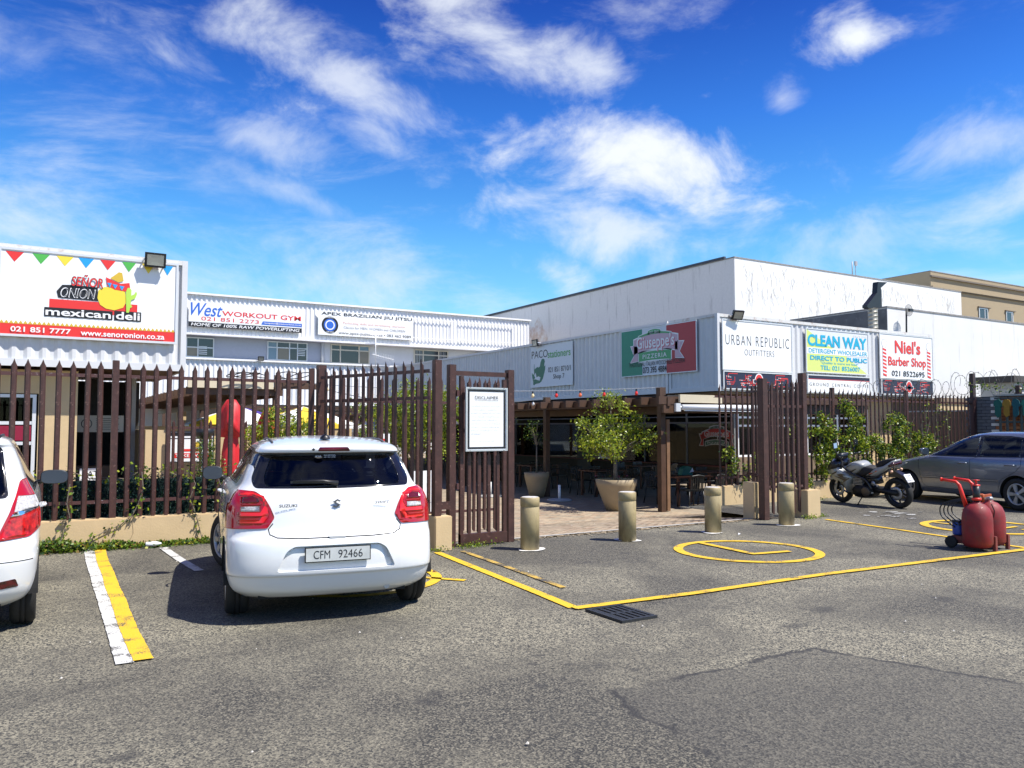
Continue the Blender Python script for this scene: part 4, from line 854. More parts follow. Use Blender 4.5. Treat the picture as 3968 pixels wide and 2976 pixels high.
# pedestrian gate with its two posts and lintel
t = thing('pedestrian_gate', 'narrow brown steel pedestrian gate carrying the disclaimer notice', 'gate', (4.8, 9.5, 0))
for (x, z0, z1) in ((4.78, .0, 2.40), (5.68, .0, 2.36)): q = MB(); q.box((x - .05, 9.45, z0), (x + .05, 9.55, z1)); q.build('post', brown_steel, t, bevel=.005)
q = MB(); q.box((4.83, 9.48, 2.26), (5.63, 9.53, 2.32)); q.build('lintel', brown_steel, t)
for (x, z1) in ((4.90, 2.25), (5.56, 2.22)): q = MB(); q.box((x - .025, 9.42, .06), (x + .025, 9.47, z1)); q.build('stile', brown_steel, t)
q = MB(); q.box((4.875, 9.40, .02), (5.585, 9.475, .16)); q.build('bottom_rail', brown_steel, t); q = MB(); q.box((4.93, 9.44, 1.50), (5.53, 9.46, 1.55)); q.build('mid_rail', brown_steel, t)
pf = None
for x in (5.02, 5.17, 5.32, 5.46):
    for (z0, h) in ((.14, 1.12), (1.50, .74)):
        o = pale_mesh(h).build('pale', brown_steel, t, local=True); o.location = (x - 4.8, -.055, z0)
q = MB(); q.box((4.83, 9.43, .75), (4.87, 9.5, .83)); q.box((4.83, 9.43, 1.98), (4.87, 9.5, 2.06)); q.box((4.90, 9.40, 1.93), (5.0, 9.44, 2.03)); q.build('hinge', rail_steel, t)
q = MB(); q.box((4.56, 9.40, .50), (4.73, 9.44, .60)); q.build('lock_bracket', brown_steel, t)
# right hand gate structure
gpost('thick brown gate post standing on the asphalt left of the fourth bollard', 10.70, 9.48, 0, 2.40, .13)
gpost('tall brown gate post standing on the cream pillar behind the fourth bollard', 11.62, 9.40, .46, 2.52, .11)
palisade('palisade_fence', 'narrow palisade panel between the two right gate posts', (10.80, 9.46), (11.56, 9.36), .08, 2.36, (1.93, .55), off=.09, pitch=.115)
palisade('palisade_fence', 'right return of the palisade fence running back behind the gate posts', (11.66, 9.5), (12.3, 11.3), .35, 2.44, (2.27, .65), off=.10, pitch=.16)

# ================================================================== BOLLARDS
bmat = mat('bollard_paint', (.37, .295, .150), .5, var=.15, vscale=9, dirt=(.20, .15, .075), dscale=6, dstretch=(1, 1, .35), dlo=.48, dhi=.66, bump=.2, patchy=(34, (.50, .46, .38), .72, .74))
def bollard():
    t = thing('bollard', '', 'bollard', (0, 0, 0), group='bollards across the courtyard entrance')
    q = MB(); q.lathe([(0, 0), (.122, 0), (.122, .545), (.118, .550), (.118, .556), (.124, .561), (.124, .662), (.116, .672), (0, .672)], (0, 0, 0), 36); q.build('post', bmat, t, local=True)
    q = MB(); q.lathe([(0, .668), (.112, .6735), (.100, .676), (0, .676)], (0, 0, 0), 30); q.build('cap', mat('bollard_top', (.60, .58, .55), .7, var=.4, vscale=30), t, local=True)
    q = MB(); n = 26; q.add([(0, 0, .012)] + [((.165 + .05 * max(0, math.sin(a * 2 + 1)) + random.uniform(-.02, .02)) * math.cos(a) + .02, (.15 + random.uniform(-.02, .02)) * math.sin(a) - .02, .010) for a in [2 * math.pi * k / n for k in range(n)]], [(0, i + 1, (i + 1) % n + 1) for i in range(n)]); q.build('cement_collar', mat('cement_white', (.66, .65, .62), .9, var=.2, vscale=20), t, local=True)
    return t
b0 = bollard(); bl = ['bollard nearest the pedestrian gate, clear of the pots', 'second bollard from the pedestrian gate, in front of the big potted tree', 'third bollard from the pedestrian gate, in front of the pizzeria table', 'bollard standing before the right gate pillar']
for i, (x, y) in enumerate(((5.53, 8.74), (7.12, 8.73), (8.77, 8.75), (10.42, 8.78))):
    o = b0 if i == 0 else copy_tree(b0); o.location = (x, y, 0); o.rotation_euler.z = i * 1.9 if i else 0; o['label'] = bl[i]; 
    for ch in o.children: ch.rotation_euler = (0, 0, 0)

# ================================================================== DRAIN GRATE
t = thing('drain_grate', 'black cast iron drain grate at the corner of the yellow lines', 'drain cover', (4.28, 5.39, 0))
iron = mat('cast_iron', (.045, .047, .05), .5, metal=.5, var=.2, vscale=20)
q = MB(); X0, X1, Y0_, Y1_ = 4.10, 4.47, 5.10, 5.60
q.box((X0, Y0_, 0), (X1, Y0_ + .035, .022)); q.box((X0, Y1_ - .035, 0), (X1, Y1_, .022)); q.box((X0, Y0_ + .035, 0), (X0 + .035, Y1_ - .035, .022)); q.box((X1 - .035, Y0_ + .035, 0), (X1, Y1_ - .035, .022)); q.box((X0 + .035, 5.335, 0), (X1 - .035, 5.365, .019)); q.build('frame', iron, t)
for i in range(5):
    x = X0 + .05 + i * .062
    for (a, b_) in ((Y0_ + .04, 5.333), (5.367, Y1_ - .04)): q = MB(); q.box((x, a, .0), (x + .03, b_, .017)); q.build('bar', iron, t)
q = MB(); q.box((X0 + .035, Y0_ + .035, .009), (X1 - .035, Y1_ - .035, .0095)); q.build('pit', mat('pit_black', (.003, .003, .003), 1), t)

# ================================================================== RIGHT BOUNDARY: BLOCK WALL, WASHING, RAZOR WIRE
t = thing('brick_wall', 'grey painted brick boundary wall at the end of the right fence', 'wall', (21.2, 11.15, 0))
gb = mat('grey_painted_brick', (.125, .135, .155), .75, var=.15, vscale=3, bump=.2); wb = mat('white_painted_brick', (.66, .66, .64), .8, var=.1); ob = [mat('face_brick_%d' % i, c, .85, var=.2, vscale=6) for i, c in enumerate(((.42, .17, .07), (.34, .12, .05), (.50, .22, .10)))]
q = MB(); q.box((21.26, 8.0, -.4), (21.45, 11.9, 2.36)); q.build('mortar_core', mat('mortar_dark', (.03, .03, .033), .9), t)
bm_ = MB(); bm_.box((0, -.109, -.036), (.06, .109, .036)); pr = {}
for m_ in [gb, wb] + ob:
    me = bpy.data.meshes.new('brick'); me.from_pydata(bm_.v, [], bm_.f); me.materials.append(m_); pr[m_.name] = me
cnt = 0
for r_ in range(14):
    z = 2.30 - r_ * .083; y = 11.86 - (.11 if r_ % 2 else 0)
    while y > 10.0:
        m_ = gb if y > 11.28 else (wb if y > 11.10 + random.uniform(-.05, .05) else random.choice(ob))
        o = bpy.data.objects.new('brick', pr[m_.name]); COL.objects.link(o); o.parent = t; o.location = (21.2 - 21.2 + random.uniform(-.004, .004), y - 11.15, z); y -= .228
q = MB(); q.box((21.18, 8, 2.36), (21.5, 11.2, 2.40)); q.build('coping', concrete, t)
palisade('palisade_fence', 'dark grey palisade fence in front of the orange brick wall', (21.05, 11.10), (21.05, 8.4), .2, 2.34, (2.30, 1.70, 1.2), off=.12, pitch=.17, m=mat('grey_steel_paint', (.05, .065, .065), .5))
shirt_cols = [(.012, .11, .09), (.30, .17, .02), (.008, .09, .11), (.03, .18, .14), (.015, .08, .08)]
for i, c_ in enumerate(shirt_cols):
    y = 11.0 - i * .22; q = MB(); w2 = .10
    n = 9; vs = []
    sil = [(-.02, .0), (-.07, -.04), (-.10, -.16), (-.085, -.20), (-.06, -.16), (-.07, -.40), (0, -.46), (.06, -.38), (.065, -.16), (.09, -.18), (.095, -.12), (.07, -.04), (.02, 0)]
    f = [(20.98 - .02 * math.sin(5 * a + i), y + a * 1.1 + .01 * math.sin(9 * b_), 2.27 + b_ + random.uniform(-.01, .01)) for a, b_ in sil]; g = [(x + .02, yy, z) for x, yy, z in f]; k = len(f)
    q.add(f + g, [tuple(range(k)), tuple(range(2 * k - 1, k - 1, -1))] + [(j, j + k, (j + 1) % k + k, (j + 1) % k) for j in range(k)])
    nm = ['dark green', 'mustard yellow', 'deep teal', 'mint green', 'bottle green'][i]; o = q.build('shirt', mat('cloth_%d' % i, c_, .85, var=.2, vscale=20)); tag(o, nm + ' shirt hanging on the washing line at the far right', 'shirt', 'shirts drying on the right fence')
t = thing('fence_post', 'tall dark post at the end of the right palisade, razor wire around it', 'post', (21.1, 11.6, 0)); q = MB(); q.box((21.03, 11.62, 0), (21.15, 11.72, 2.97)); q.build('post', mat('post_dark', (.045, .02, .02), .5), t)
t = thing('fence_post', 'short stub post above the orange brick wall', 'post', (21.3, 10.7, 2.3)); q = MB(); q.box((21.25, 10.6, 2.2), (21.35, 10.7, 2.62)); q.build('post', brown_steel, t)
# razor wire as one helix with barbs
wirem = mat('razor_wire', (.16, .15, .14), .5, metal=.5)
def coil(label, pts, r, turns):
    t = thing('razor_wire', label, 'razor wire', pts[0]); q = MB(); n = turns * 22; path = []; Pv = [Vector(p) for p in pts]; tot = sum((b - a).length for a, b in zip(Pv[:-1], Pv[1:]))
    def at(s_):
        for a, b in zip(Pv[:-1], Pv[1:]):
            l_ = (b - a).length
            if s_ <= l_: return a + (b - a) * (s_ / l_), (b - a).normalized()
            s_ -= l_
        return Pv[-1], (Pv[-1] - Pv[-2]).normalized()
    for i in range(n + 1):
        c, d = at(tot * i / n); a = 2 * math.pi * turns * i / n; e1 = d.cross(Vector((0, 0, 1))).normalized(); rr = r * (1 + .16 * math.sin(i * .13) + .07 * math.sin(i * .41))
        path.append(c + e1 * math.cos(a) * rr * .8 + Vector((0, 0, math.sin(a) * rr)) + d * .09 * math.sin(a * .5))
    q.tube(path, .0055, 4)
    for i in range(0, n, 2):
        p = path[i]; v = Vector((random.uniform(-1, 1), random.uniform(-1, 1), random.uniform(-1, 1))).normalized() * .028; q.beam(p - v, p + v, .012, .004)
    q.build('coil', wirem, t); return t
coil('tall razor wire coil around the dark end post, climbing to the right', [(20.3, 11.75, 2.62), (21.2, 11.5, 2.72), (21.35, 10.2, 2.66), (21.4, 8.2, 2.55)], .30, 17)
coil('smaller razor wire coil in front of the big blank white wall', [(16.9, 12.0, 2.44), (18.6, 12.0, 2.50), (20.4, 11.9, 2.56)], .21, 13)

# ================================================================== CARS
def pchip(t, k, v):
    k = np.asarray(k, float); v = np.asarray(v, float); h = np.diff(k); d = np.diff(v) / h; m = np.zeros_like(v)
    m[0], m[-1] = d[0], d[-1]
    for i in range(1, len(v) - 1):
        m[i] = 0 if d[i - 1] * d[i] <= 0 else 2 * d[i - 1] * d[i] / (d[i - 1] + d[i])
    i = np.clip(np.searchsorted(k, t, side='right') - 1, 0, len(h) - 1); s_ = (t - k[i]) / h[i]; H = h[i]
    return (2 * s_**3 - 3 * s_**2 + 1) * v[i] + (s_**3 - 2 * s_**2 + s_) * H * m[i] + (-2 * s_**3 + 3 * s_**2) * v[i + 1] + (s_**3 - s_**2) * H * m[i + 1]
def car_body(levels, sub=5, cr=.45, cf=.62, nr=3.0, nf=2.4, barrel=.035, droop=None):
    """closed shell from horizontal slices: (z, rear y, front y, half width)"""
    L_ = np.array(levels, float); n = len(L_); t = np.linspace(0, n - 1, (n - 1) * sub + 1); k = np.arange(n)
    Z, YR, YF, Wd = [pchip(t, k, L_[:, i]) for i in range(4)]; bm = bmesh.new(); rows = []
    for z, yr, yf, w in zip(Z, YR, YF, Wd):
        half = []; span = yf - yr; a = min(cr, span * .35) * min(1, w / .55); b = min(cf, span * .4) * min(1, w / .55)
        for i in range(15):
            th = math.pi / 2 * (i / 14) ** .9; half.append((w * max(0, math.sin(th)) ** (2 / nr), yr + a - a * max(0, math.cos(th)) ** (2 / nr)))
        for i in range(1, 44): half.append((w, yr + a + (span - a - b) * i / 44))
        for i in range(15):
            th = math.pi / 2 * i / 14; half.append((w * max(0, math.cos(th)) ** (2 / nf), yf - b + b * max(0, math.sin(th)) ** (2 / nf)))
        ring = half + [(-x, y) for x, y in half[-2:0:-1]]; row = []
        for x, y in ring:
            u = (y - 1.2) / 1.9; x *= 1 - barrel * u * u; zz = z + (droop(y, z) if droop else 0); row.append(bm.verts.new((x, y, zz)))
        rows.append(row)
    m = len(rows[0])
    for a, b in zip(rows[:-1], rows[1:]):
        for i in range(m): 
            f = bm.faces.new((a[i], a[(i + 1) % m], b[(i + 1) % m], b[i])); f.smooth = True
    f = bm.faces.new(rows[-1]); f.smooth = True; bm.faces.new(rows[0][::-1])
    bmesh.ops.recalc_face_normals(bm, faces=bm.faces); bm.normal_update(); return bm
def to_obj(bm, name, m, parent, shade=True):
    me = bpy.data.meshes.new(name); bm.to_mesh(me); bm.free(); me.materials.append(m); o = bpy.data.objects.new(name, me); link(o, parent); return o
REAR = (Vector((1, 0, 0)), Vector((0, 0, 1))); SIDE = (Vector((0, 1, 0)), Vector((0, 0, 1)))
def cut(bm, pts, axes, filt, name=None, m=None, parent=None, off=.003, rim=True):
    """take the region of the shell inside the outline (seen along the axes' normal) off it as a panel of its own"""
    A, Bx = axes; D = A.cross(Bx); P2 = [Vector(p) for p in pts]; xs = [p.x for p in P2]; ys = [p.y for p in P2]; lo = (min(xs) - .01, min(ys) - .01); hi = (max(xs) + .01, max(ys) + .01)
    def cand():
        out = []
        for f in bm.faces:
            if len(f.verts) > 40 or not filt(f): continue
            us = [v.co.dot(A) for v in f.verts]; vs = [v.co.dot(Bx) for v in f.verts]
            if max(us) >= lo[0] and min(us) <= hi[0] and max(vs) >= lo[1] and min(vs) <= hi[1]: out.append(f)
        return out
    for a, b in zip(P2, P2[1:] + P2[:1]):
        if (b - a).length < 1e-5: continue
        d = b - a; n3 = (A * -d.y + Bx * d.x).normalized(); fs = cand(); g = set(fs)
        for f in fs: g.update(f.edges); g.update(f.verts)
        bmesh.ops.bisect_plane(bm, geom=list(g), dist=1e-5, plane_co=A * a.x + Bx * a.y, plane_no=n3)
    def inside(x, y):
        c = False; j = len(P2) - 1
        for i in range(len(P2)):
            if (P2[i].y > y) != (P2[j].y > y) and x < (P2[j].x - P2[i].x) * (y - P2[i].y) / (P2[j].y - P2[i].y) + P2[i].x: c = not c
            j = i
        return c
    sel = [f for f in cand() if inside(f.calc_center_median().dot(A), f.calc_center_median().dot(Bx))]
    if name and sel:
        nb = bmesh.new(); mp = {}; ss = set(sel)
        for f in sel:
            for v in f.verts:
                if v not in mp: mp[v] = nb.verts.new(v.co + v.normal * off)
        for f in sel:
            q = nb.faces.new([mp[v] for v in f.verts]); q.smooth = True
        if rim:
            rm = {}
            for f in sel:
                for e in f.edges:
                    if sum(1 for g in e.link_faces if g in ss) == 1:
                        a, b = e.verts
                        for v in (a, b):
                            if v not in rm: rm[v] = nb.verts.new(v.co - v.normal * .004)
                        nb.faces.new((mp[a], mp[b], rm[b], rm[a]))
        to_obj(nb, name, m, parent)
    bmesh.ops.delete(bm, geom=sel, context='FACES'); bm.normal_update()
def line_cut(bm, pts, axes, filt, w, name, m, parent, off=-.004):
    """a panel gap along a polyline"""
    L_, Rr = [], []; V_ = [Vector(p) for p in pts]
    for i, p in enumerate(V_):
        d = (V_[min(i + 1, len(V_) - 1)] - V_[max(i - 1, 0)]).normalized(); n = Vector((-d.y, d.x)) * w / 2; L_.append(p + n); Rr.append(p - n)
    cut(bm, L_ + Rr[::-1], axes, filt, name, m, parent, off, rim=False)
f_rear = lambda f: f.normal.y < -.12 and f.calc_center_median().y < 1.0
f_front = lambda f: f.normal.y > .10 and f.calc_center_median().y > .8
f_R = lambda f: f.normal.x > .30; f_L = lambda f: f.normal.x < -.30
def arc(cx, cy, r, a0, a1, n): return [(cx + r * math.cos(a0 + (a1 - a0) * i / n), cy + r * math.sin(a0 + (a1 - a0) * i / n)) for i in range(n + 1)]
def fillet(poly, r=.02, n=4):
    out = []; P2 = [Vector(p) for p in poly]
    for i, p in enumerate(P2):
        a, b = P2[i - 1], P2[(i + 1) % len(P2)]; da, db = (a - p), (b - p); rr = min(r, da.length * .45, db.length * .45); s_, e_ = p + da.normalized() * rr, p + db.normalized() * rr
        out += [tuple(s_ * (1 - t)**2 + p * 2 * t * (1 - t) + e_ * t**2) for t in [k / n for k in range(n + 1)]]
    return out
paint_white = mat('car_paint_white', (.70, .715, .715), .30, coat=1.0, var=.01)
paint_grey = mat('car_paint_grey', (.22, .24, .29), .27, metal=.6, coat=1.0)
car_glass = glassmat('tinted_car_glass', (.34, .42, .55), .85, refl=1.42); side_glass = glassmat('side_car_glass', (.6, .64, .64), .9, refl=1.5); gloss_black = mat('gloss_black_trim', (.008, .008, .009), .12, coat=.3)
gap = mat('panel_gap', (.012, .012, .012), .8); lamp_red = mat('lamp_red', (.36, .006, .010), .12, coat=.6); lamp_bright = mat('lamp_bright_red', (.80, .015, .012), .18, coat=.6, emit=None); lamp_dark = mat('lamp_dark_red', (.09, .004, .006), .15, coat=.6)
lamp_clear = mat('lamp_clear', (.62, .60, .58), .12, coat=.8, var=.5, vscale=60); seatm = mat('seat_cloth', (.02, .02, .022), .8); alloy = mat('alloy_silver', (.42, .43, .44), .35, metal=.5); under = mat('underbody', (.01, .01, .01), .9); mirror_m = mat('mirror_glass', (.035, .05, .07), .08, spec=.9)
badge_m = mat('badge_metal', (.16, .17, .19), .25, metal=.7)

def wheel(parent, x, y, side, R_=.30, w=.19, steer=0, spokes=7, rimr=.20, style='cover', name='wheel'):
    q = MB(); prof = [(rimr, -w * .42), (rimr + .02, -w * .47), (R_ - .035, -w * .5), (R_ - .012, -w * .42), (R_ - .002, -w * .30), (R_ - .002, -w * .12), (R_ - .009, -w * .11), (R_ - .009, -w * .08), (R_, -w * .07), (R_, w * .07), (R_ - .009, w * .08), (R_ - .009, w * .11), (R_ - .002, w * .12), (R_ - .002, w * .30), (R_ - .012, w * .42), (R_ - .035, w * .5), (rimr + .02, w * .47), (rimr, w * .42), (rimr - .01, 0)]
    q.lathe(prof, (0, 0, 0), 48, axis='x', closed=True); t = q.build(name, rubber, parent, local=True); t.location = (x, y, R_); t.rotation_euler = (0, 0, steer)
    q = MB(); s_ = side; o = w * .44
    q.lathe([(rimr, s_ * o), (rimr - .012, s_ * (o + .006)), (rimr - .022, s_ * o), (rimr - .03, s_ * (o - .03))], (0, 0, 0), 40, axis='x')
    for k in range(spokes):
        a = 2 * math.pi * k / spokes; ww = .030 if style == 'cover' else .036; c, n_ = math.cos(a), math.sin(a)
        def pt(r, tt, xx): return (xx, r * c - tt * n_, r * n_ + r * 0 + tt * c)
        r0, r1 = .03, rimr - .012; q.add([pt(r0, -ww * .55, s_ * (o + .006)), pt(r0, ww * .55, s_ * (o + .006)), pt(r1, ww * 1.1, s_ * (o - .004)), pt(r1, -ww * 1.1, s_ * (o - .004)), pt(r0, -ww * .7, s_ * (o - .02)), pt(r0, ww * .7, s_ * (o - .02)), pt(r1, ww * 1.2, s_ * (o - .03)), pt(r1, -ww * 1.2, s_ * (o - .03))],
                                         [(0, 1, 2, 3), (0, 3, 7, 4), (1, 5, 6, 2), (4, 7, 6, 5)])
    q.lathe([(0, s_ * (o + .016)), (.035, s_ * (o + .014)), (.045, s_ * (o + .002)), (.045, s_ * (o - .02))], (0, 0, 0), 20, axis='x'); q.build('rim', alloy, t, local=True)
    q = MB(); q.lathe([(0, s_ * (o - .05)), (rimr, s_ * (o - .05)), (rimr, s_ * (o - .01))], (0, 0, 0), 30, axis='x'); q.lathe([(0, s_ * (o - .044)), (.12, s_ * (o - .044)), (.12, s_ * (o - .049))], (0, 0, 0), 24, axis='x'); q.build('brake_disc', mat('brake_dark', (.05, .05, .05), .5, metal=.5), t, local=True)
    return t
def wells(bm, t, ys, R_, xin, xout):
    for y in ys:
        for filt, s_ in ((lambda f: f.normal.x > -.2 and f.calc_center_median().x > xin, 1), (lambda f: f.normal.x < .2 and f.calc_center_median().x < -xin, -1)):
            r_ = R_ + .05; cut(bm, arc(y, R_, r_, 0, math.pi, 26) + [(y - r_, .05), (y + r_, .05)], SIDE, filt)
            q = MB(); A_ = arc(y, R_, r_, 0, math.pi, 26); q.add([(s_ * xin, a, b) for a, b in A_] + [(s_ * xout, a, b) for a, b in A_], [(i, i + 1, 28 + i, 27 + i) for i in range(26)]); q.add([(s_ * xin, a, b) for a, b in A_], [tuple(range(27))]); q.build('wheel_arch', under, t, local=True)
def rmirror(t, x, y, z, s_, m, w=.115, h=.078, root=.16):
    q = MB(); rings = []; n = 28
    for (k, dy) in ((.93, -.035), (1.0, -.028), (1.0, .01), (.92, .05), (.70, .085), (.35, .105)):
        rings += [(x + k * w * math.copysign(abs(math.cos(a)) ** .62, math.cos(a)), y + dy, z + k * h * math.copysign(abs(math.sin(a)) ** .62, math.sin(a))) for a in [2 * math.pi * i / n for i in range(n)]]
    fs = [(i * n + j, i * n + (j + 1) % n, (i + 1) * n + (j + 1) % n, (i + 1) * n + j) for i in range(5) for j in range(n)] + [tuple(range(5 * n, 6 * n)), tuple(range(n))[::-1]]
    q.add(rings, fs, 0, True); q.tube([(x - s_ * root, y + .06, z - .06), (x - s_ * w * .7, y + .03, z - .035)], .024, 8); mr = q.build('wing_mirror', m, t, local=True)
    q = MB(); q.add([(x + .94 * w * math.copysign(abs(math.cos(a)) ** .62, math.cos(a)), y - .0365, z + .93 * h * math.copysign(abs(math.sin(a)) ** .62, math.sin(a))) for a in [2 * math.pi * i / n for i in range(n)]], [tuple(range(n))]); q.build('mirror_glass', mirror_m, mr, local=True)
def seat(t, x, y, s_=1, head=True):
    q = MB(); q.box((x - .23, y - .22, .45), (x + .23, y + .28, .60)); q.add([], []); q.beam((x, y - .24, .58), (x, y - .40, 1.12), .42, .10, up=(0, 1, 0)); q.beam((x, y - .40, 1.16), (x, y - .42, 1.34), .24, .08, up=(0, 1, 0)); q.build('seat', seatm, t, local=True, bevel=.02)

def hatchback():
    t = thing('parked_car', 'white hatchback with red tail lamps parked centre left, rear to the viewer', 'car', (2.27, 6.95, 0), R(-10))
    lv = [(.20, -.50, 3.0, .76), (.26, -.585, 3.10, .825), (.33, -.625, 3.15, .852), (.385, -.648, 3.17, .862), (.40, -.665, 3.18, .866), (.48, -.672, 3.18, .868), (.58, -.665, 3.16, .868), (.66, -.645, 3.14, .868), (.70, -.610, 3.12, .868), (.76, -.585, 3.08, .868), (.86, -.565, 2.98, .866), (.95, -.545, 2.78, .850), (1.02, -.515, 2.45, .815), (1.06, -.485, 2.15, .775),
          (1.10, -.455, 2.04, .745), (1.20, -.395, 1.84, .705), (1.30, -.335, 1.63, .660), (1.345, -.305, 1.53, .635), (1.358, -.375, 1.50, .628), (1.385, -.385, 1.43, .612), (1.41, -.33, 1.34, .59), (1.44, -.17, 1.20, .53), (1.465, .03, 1.06, .42), (1.482, .25, .92, .27), (1.49, .45, .76, .10)]
    bm = car_body(lv, 4, cr=.40, droop=lambda y, z: .012 * max(0, z - 1.0) * 0)
    wells(bm, t, (0, 2.45), .30, .60, .86)
    # rear glass and its black surround
    RG = fillet([(-.555, 1.085), (.555, 1.085), (.565, 1.16), (.50, 1.335), (-.50, 1.335), (-.565, 1.16)], .05)
    cut(bm, RG, REAR, f_rear, 'rear_window', car_glass, t, -.002)
    cut(bm, fillet([(-.64, 1.070), (0, 1.062), (.64, 1.070), (.66, 1.14), (.585, 1.350), (-.585, 1.350), (-.66, 1.14)], .04), REAR, lambda f: f_rear(f) and f.calc_center_median().y < -.1, 'window_surround', gloss_black, t, -.001)
    cut(bm, fillet([(-.135, 1.368), (.135, 1.368), (.12, 1.398), (-.12, 1.398)], .01), REAR, f_rear, 'brake_light', lamp_dark, t, .003)
    # windscreen
    cut(bm, fillet([(-.66, 1.075), (.66, 1.075), (.52, 1.40), (-.52, 1.40)], .05), REAR, f_front, 'windscreen', side_glass, t, .0)
    for s_, ff in ((1, f_R), (-1, f_L)):
        cut(bm, fillet([(2.0, 1.075), (1.60, 1.25), (1.38, 1.345), (.95, 1.372), (.95, 1.085)], .02), SIDE, ff, 'side_window', side_glass, t, -.001)
        cut(bm, fillet([(.89, 1.085), (.89, 1.374), (.35, 1.368), (.22, 1.20), (.30, 1.095)], .03), SIDE, ff, 'side_window', side_glass, t, -.001)
        cut(bm, [(2.10, 1.055), (1.60, 1.275), (1.38, 1.365), (.9, 1.392), (.2, 1.385), (-.30, 1.345), (-.46, 1.09), (-.43, 1.065), (-.30, 1.17), (-.18, 1.245), (-.03, 1.262), (.08, 1.22), (.17, 1.12), (.24, 1.075), (.9, 1.066)], SIDE, ff, 'window_surround', gloss_black, t, -.001)
    # tail lamps
    for s_ in (1, -1):
        def X(pts): 
            P_ = [(s_ * a, b) for a, b in pts]; return P_ if s_ > 0 else P_[::-1]
        fr = lambda f, s_=s_: f.normal.y < -.10 and f.calc_center_median().y < .0 and f.calc_center_median().x * s_ > .3
        cut(bm, X([(.60, .892), (.735, .892), (.735, .928), (.60, .935)]), REAR, fr, 'reversing_lamp', lamp_clear, t, .010)
        cut(bm, X([(.60, .965), (.735, .955), (.735, 1.0), (.66, 1.01), (.61, .99)]), REAR, fr, 'lamp_top', lamp_dark, t, .008)
        cut(bm, X([(.585, .942), (.735, .936), (.735, .950), (.59, .958)]), REAR, fr, 'lamp_strip', lamp_red, t, .008)
        cut(bm, X([(.575, .86), (.745, .855), (.745, .885), (.590, .888), (.560, .94), (.585, 1.0), (.65, 1.022), (.745, 1.012), (.745, 1.028), (.64, 1.035), (.565, 1.01), (.535, .93), (.530, .86), (.575, .80), (.745, .80), (.745, .825), (.60, .825)]), REAR, fr, 'light_guide', lamp_bright, t, .011)
        cut(bm, fillet(X([(.875, .752), (.54, .762), (.485, .845), (.52, .93), (.56, 1.0), (.63, 1.046), (.74, 1.052), (.80, 1.045), (.83, 1.01), (.875, .95)]), .02), REAR, lambda f, s_=s_: f.normal.y < -.18 and f.calc_center_median().y < -.15 and f.calc_center_median().x * s_ > .3, 'tail_lamp', lamp_red, t, .009)
    # hatch shut line
    line_cut(bm, [(.500, .80), (.535, .755), (.525, .715), (.47, .690), (.30, .680), (-.30, .680), (-.47, .690), (-.525, .715), (-.535, .755), (-.500, .80)], REAR, f_rear, .009, 'shut_line', gap, t)
    for s_, ff in ((1, f_R), (-1, f_L)):
        line_cut(bm, [(-.24, .755), (-.12, .74), (.04, .70)], SIDE, ff, .007, 'shut_line', gap, t)
        line_cut(bm, [(2.08, 1.05), (2.10, .80), (2.02, .40), (1.85, .30)], SIDE, ff, .008, 'shut_line', gap, t); line_cut(bm, [(.92, 1.06), (.90, .70), (.86, .34)], SIDE, ff, .008, 'shut_line', gap, t); line_cut(bm, [(.20, 1.06), (.22, .85), (.42, .60), (.45, .34)], SIDE, ff, .008, 'shut_line', gap, t)
    line_cut(bm, arc(-.14, .90, .085, 0, 2 * math.pi, 24), SIDE, f_L, .006, 'filler_flap_gap', gap, t)
    # plate recess in the bumper
    cut(bm, fillet([(-.34, .622), (.34, .622), (.40, .585), (.475, .425), (-.475, .425), (-.40, .585)], .03), REAR, f_rear, 'bumper_recess', paint_white, t, -.030)
    to_obj(bm, 'body', paint_white, t)
    q = MB(); q.box((-.262, -.672, .492), (.262, -.660, .612)); q.build('number_plate_frame', plastic_black, t, local=True)
    q = MB(); q.box((-.254, -.676, .500), (.254, -.670, .604)); pl = q.build('number_plate', mat('plate_silver', (.56, .58, .56), .35, var=.15, vscale=12), t, local=True)
    q = MB(); put_text(q, 'CFM', -.195, -.065, .520, .585, -.6775, bold=-.004); put_text(q, '92466', .0, .195, .520, .585, -.6775, bold=-.004); q.build('lettering', black, pl, local=True)
    # badges
    q = MB(); yb = -.5575
    for sg in (1, -1):
        q.prism([(sg * a, .945 + sg * b) for a, b in ((-.034, .012), (.006, .036), (.034, .020), (.020, .013), (.006, .022), (-.008, .012), (.034, -.014), (.034, -.018), (.0, .002))], yb - .007, yb, plane='xz')
    q.build('badge', badge_m, t, local=True)
    q = MB(); put_text(q, 'SUZUKI', -.455, -.315, .925, .950, yb - .001, bold=.03); put_text(q, 'SWIFT', .315, .440, .932, .955, yb - .001, shear=.3, bold=.01); q.build('badge', badge_m, t, local=True)
    q = MB(); q.prism(arc(-.125, 1.325, .036, 0, 2 * math.pi, 20)[:-1], -.357, -.352, plane='xz'); q.v = [(x, y - (z - 1.325) * -.5, .45 * (z - 1.325) + 1.325) for x, y, z in q.v]; q.build('sticker', black, t, local=True)
    q = MB(); put_text(q, 'KIA', -.150, -.10, 1.319, 1.331, -.362, bold=.02); put_text(q, 'KIA MOTORS', -.08, .015, 1.328, 1.338, -.362); put_text(q, '021 841 2090', -.08, .015, 1.313, 1.322, -.360); q.build('sticker_lettering', white, t, local=True)
    # wiper, washer, handle recess, lamp
    q = MB(); q.tube([(.02, -.478, 1.105), (-.10, -.485, 1.125), (-.34, -.470, 1.128)], .010, 6, rs=[.022, .014, .006]); q.beam((-.36, -.455, 1.118), (.0, -.472, 1.112), .012, .018); q.build('rear_wiper', plastic_black, t, local=True)
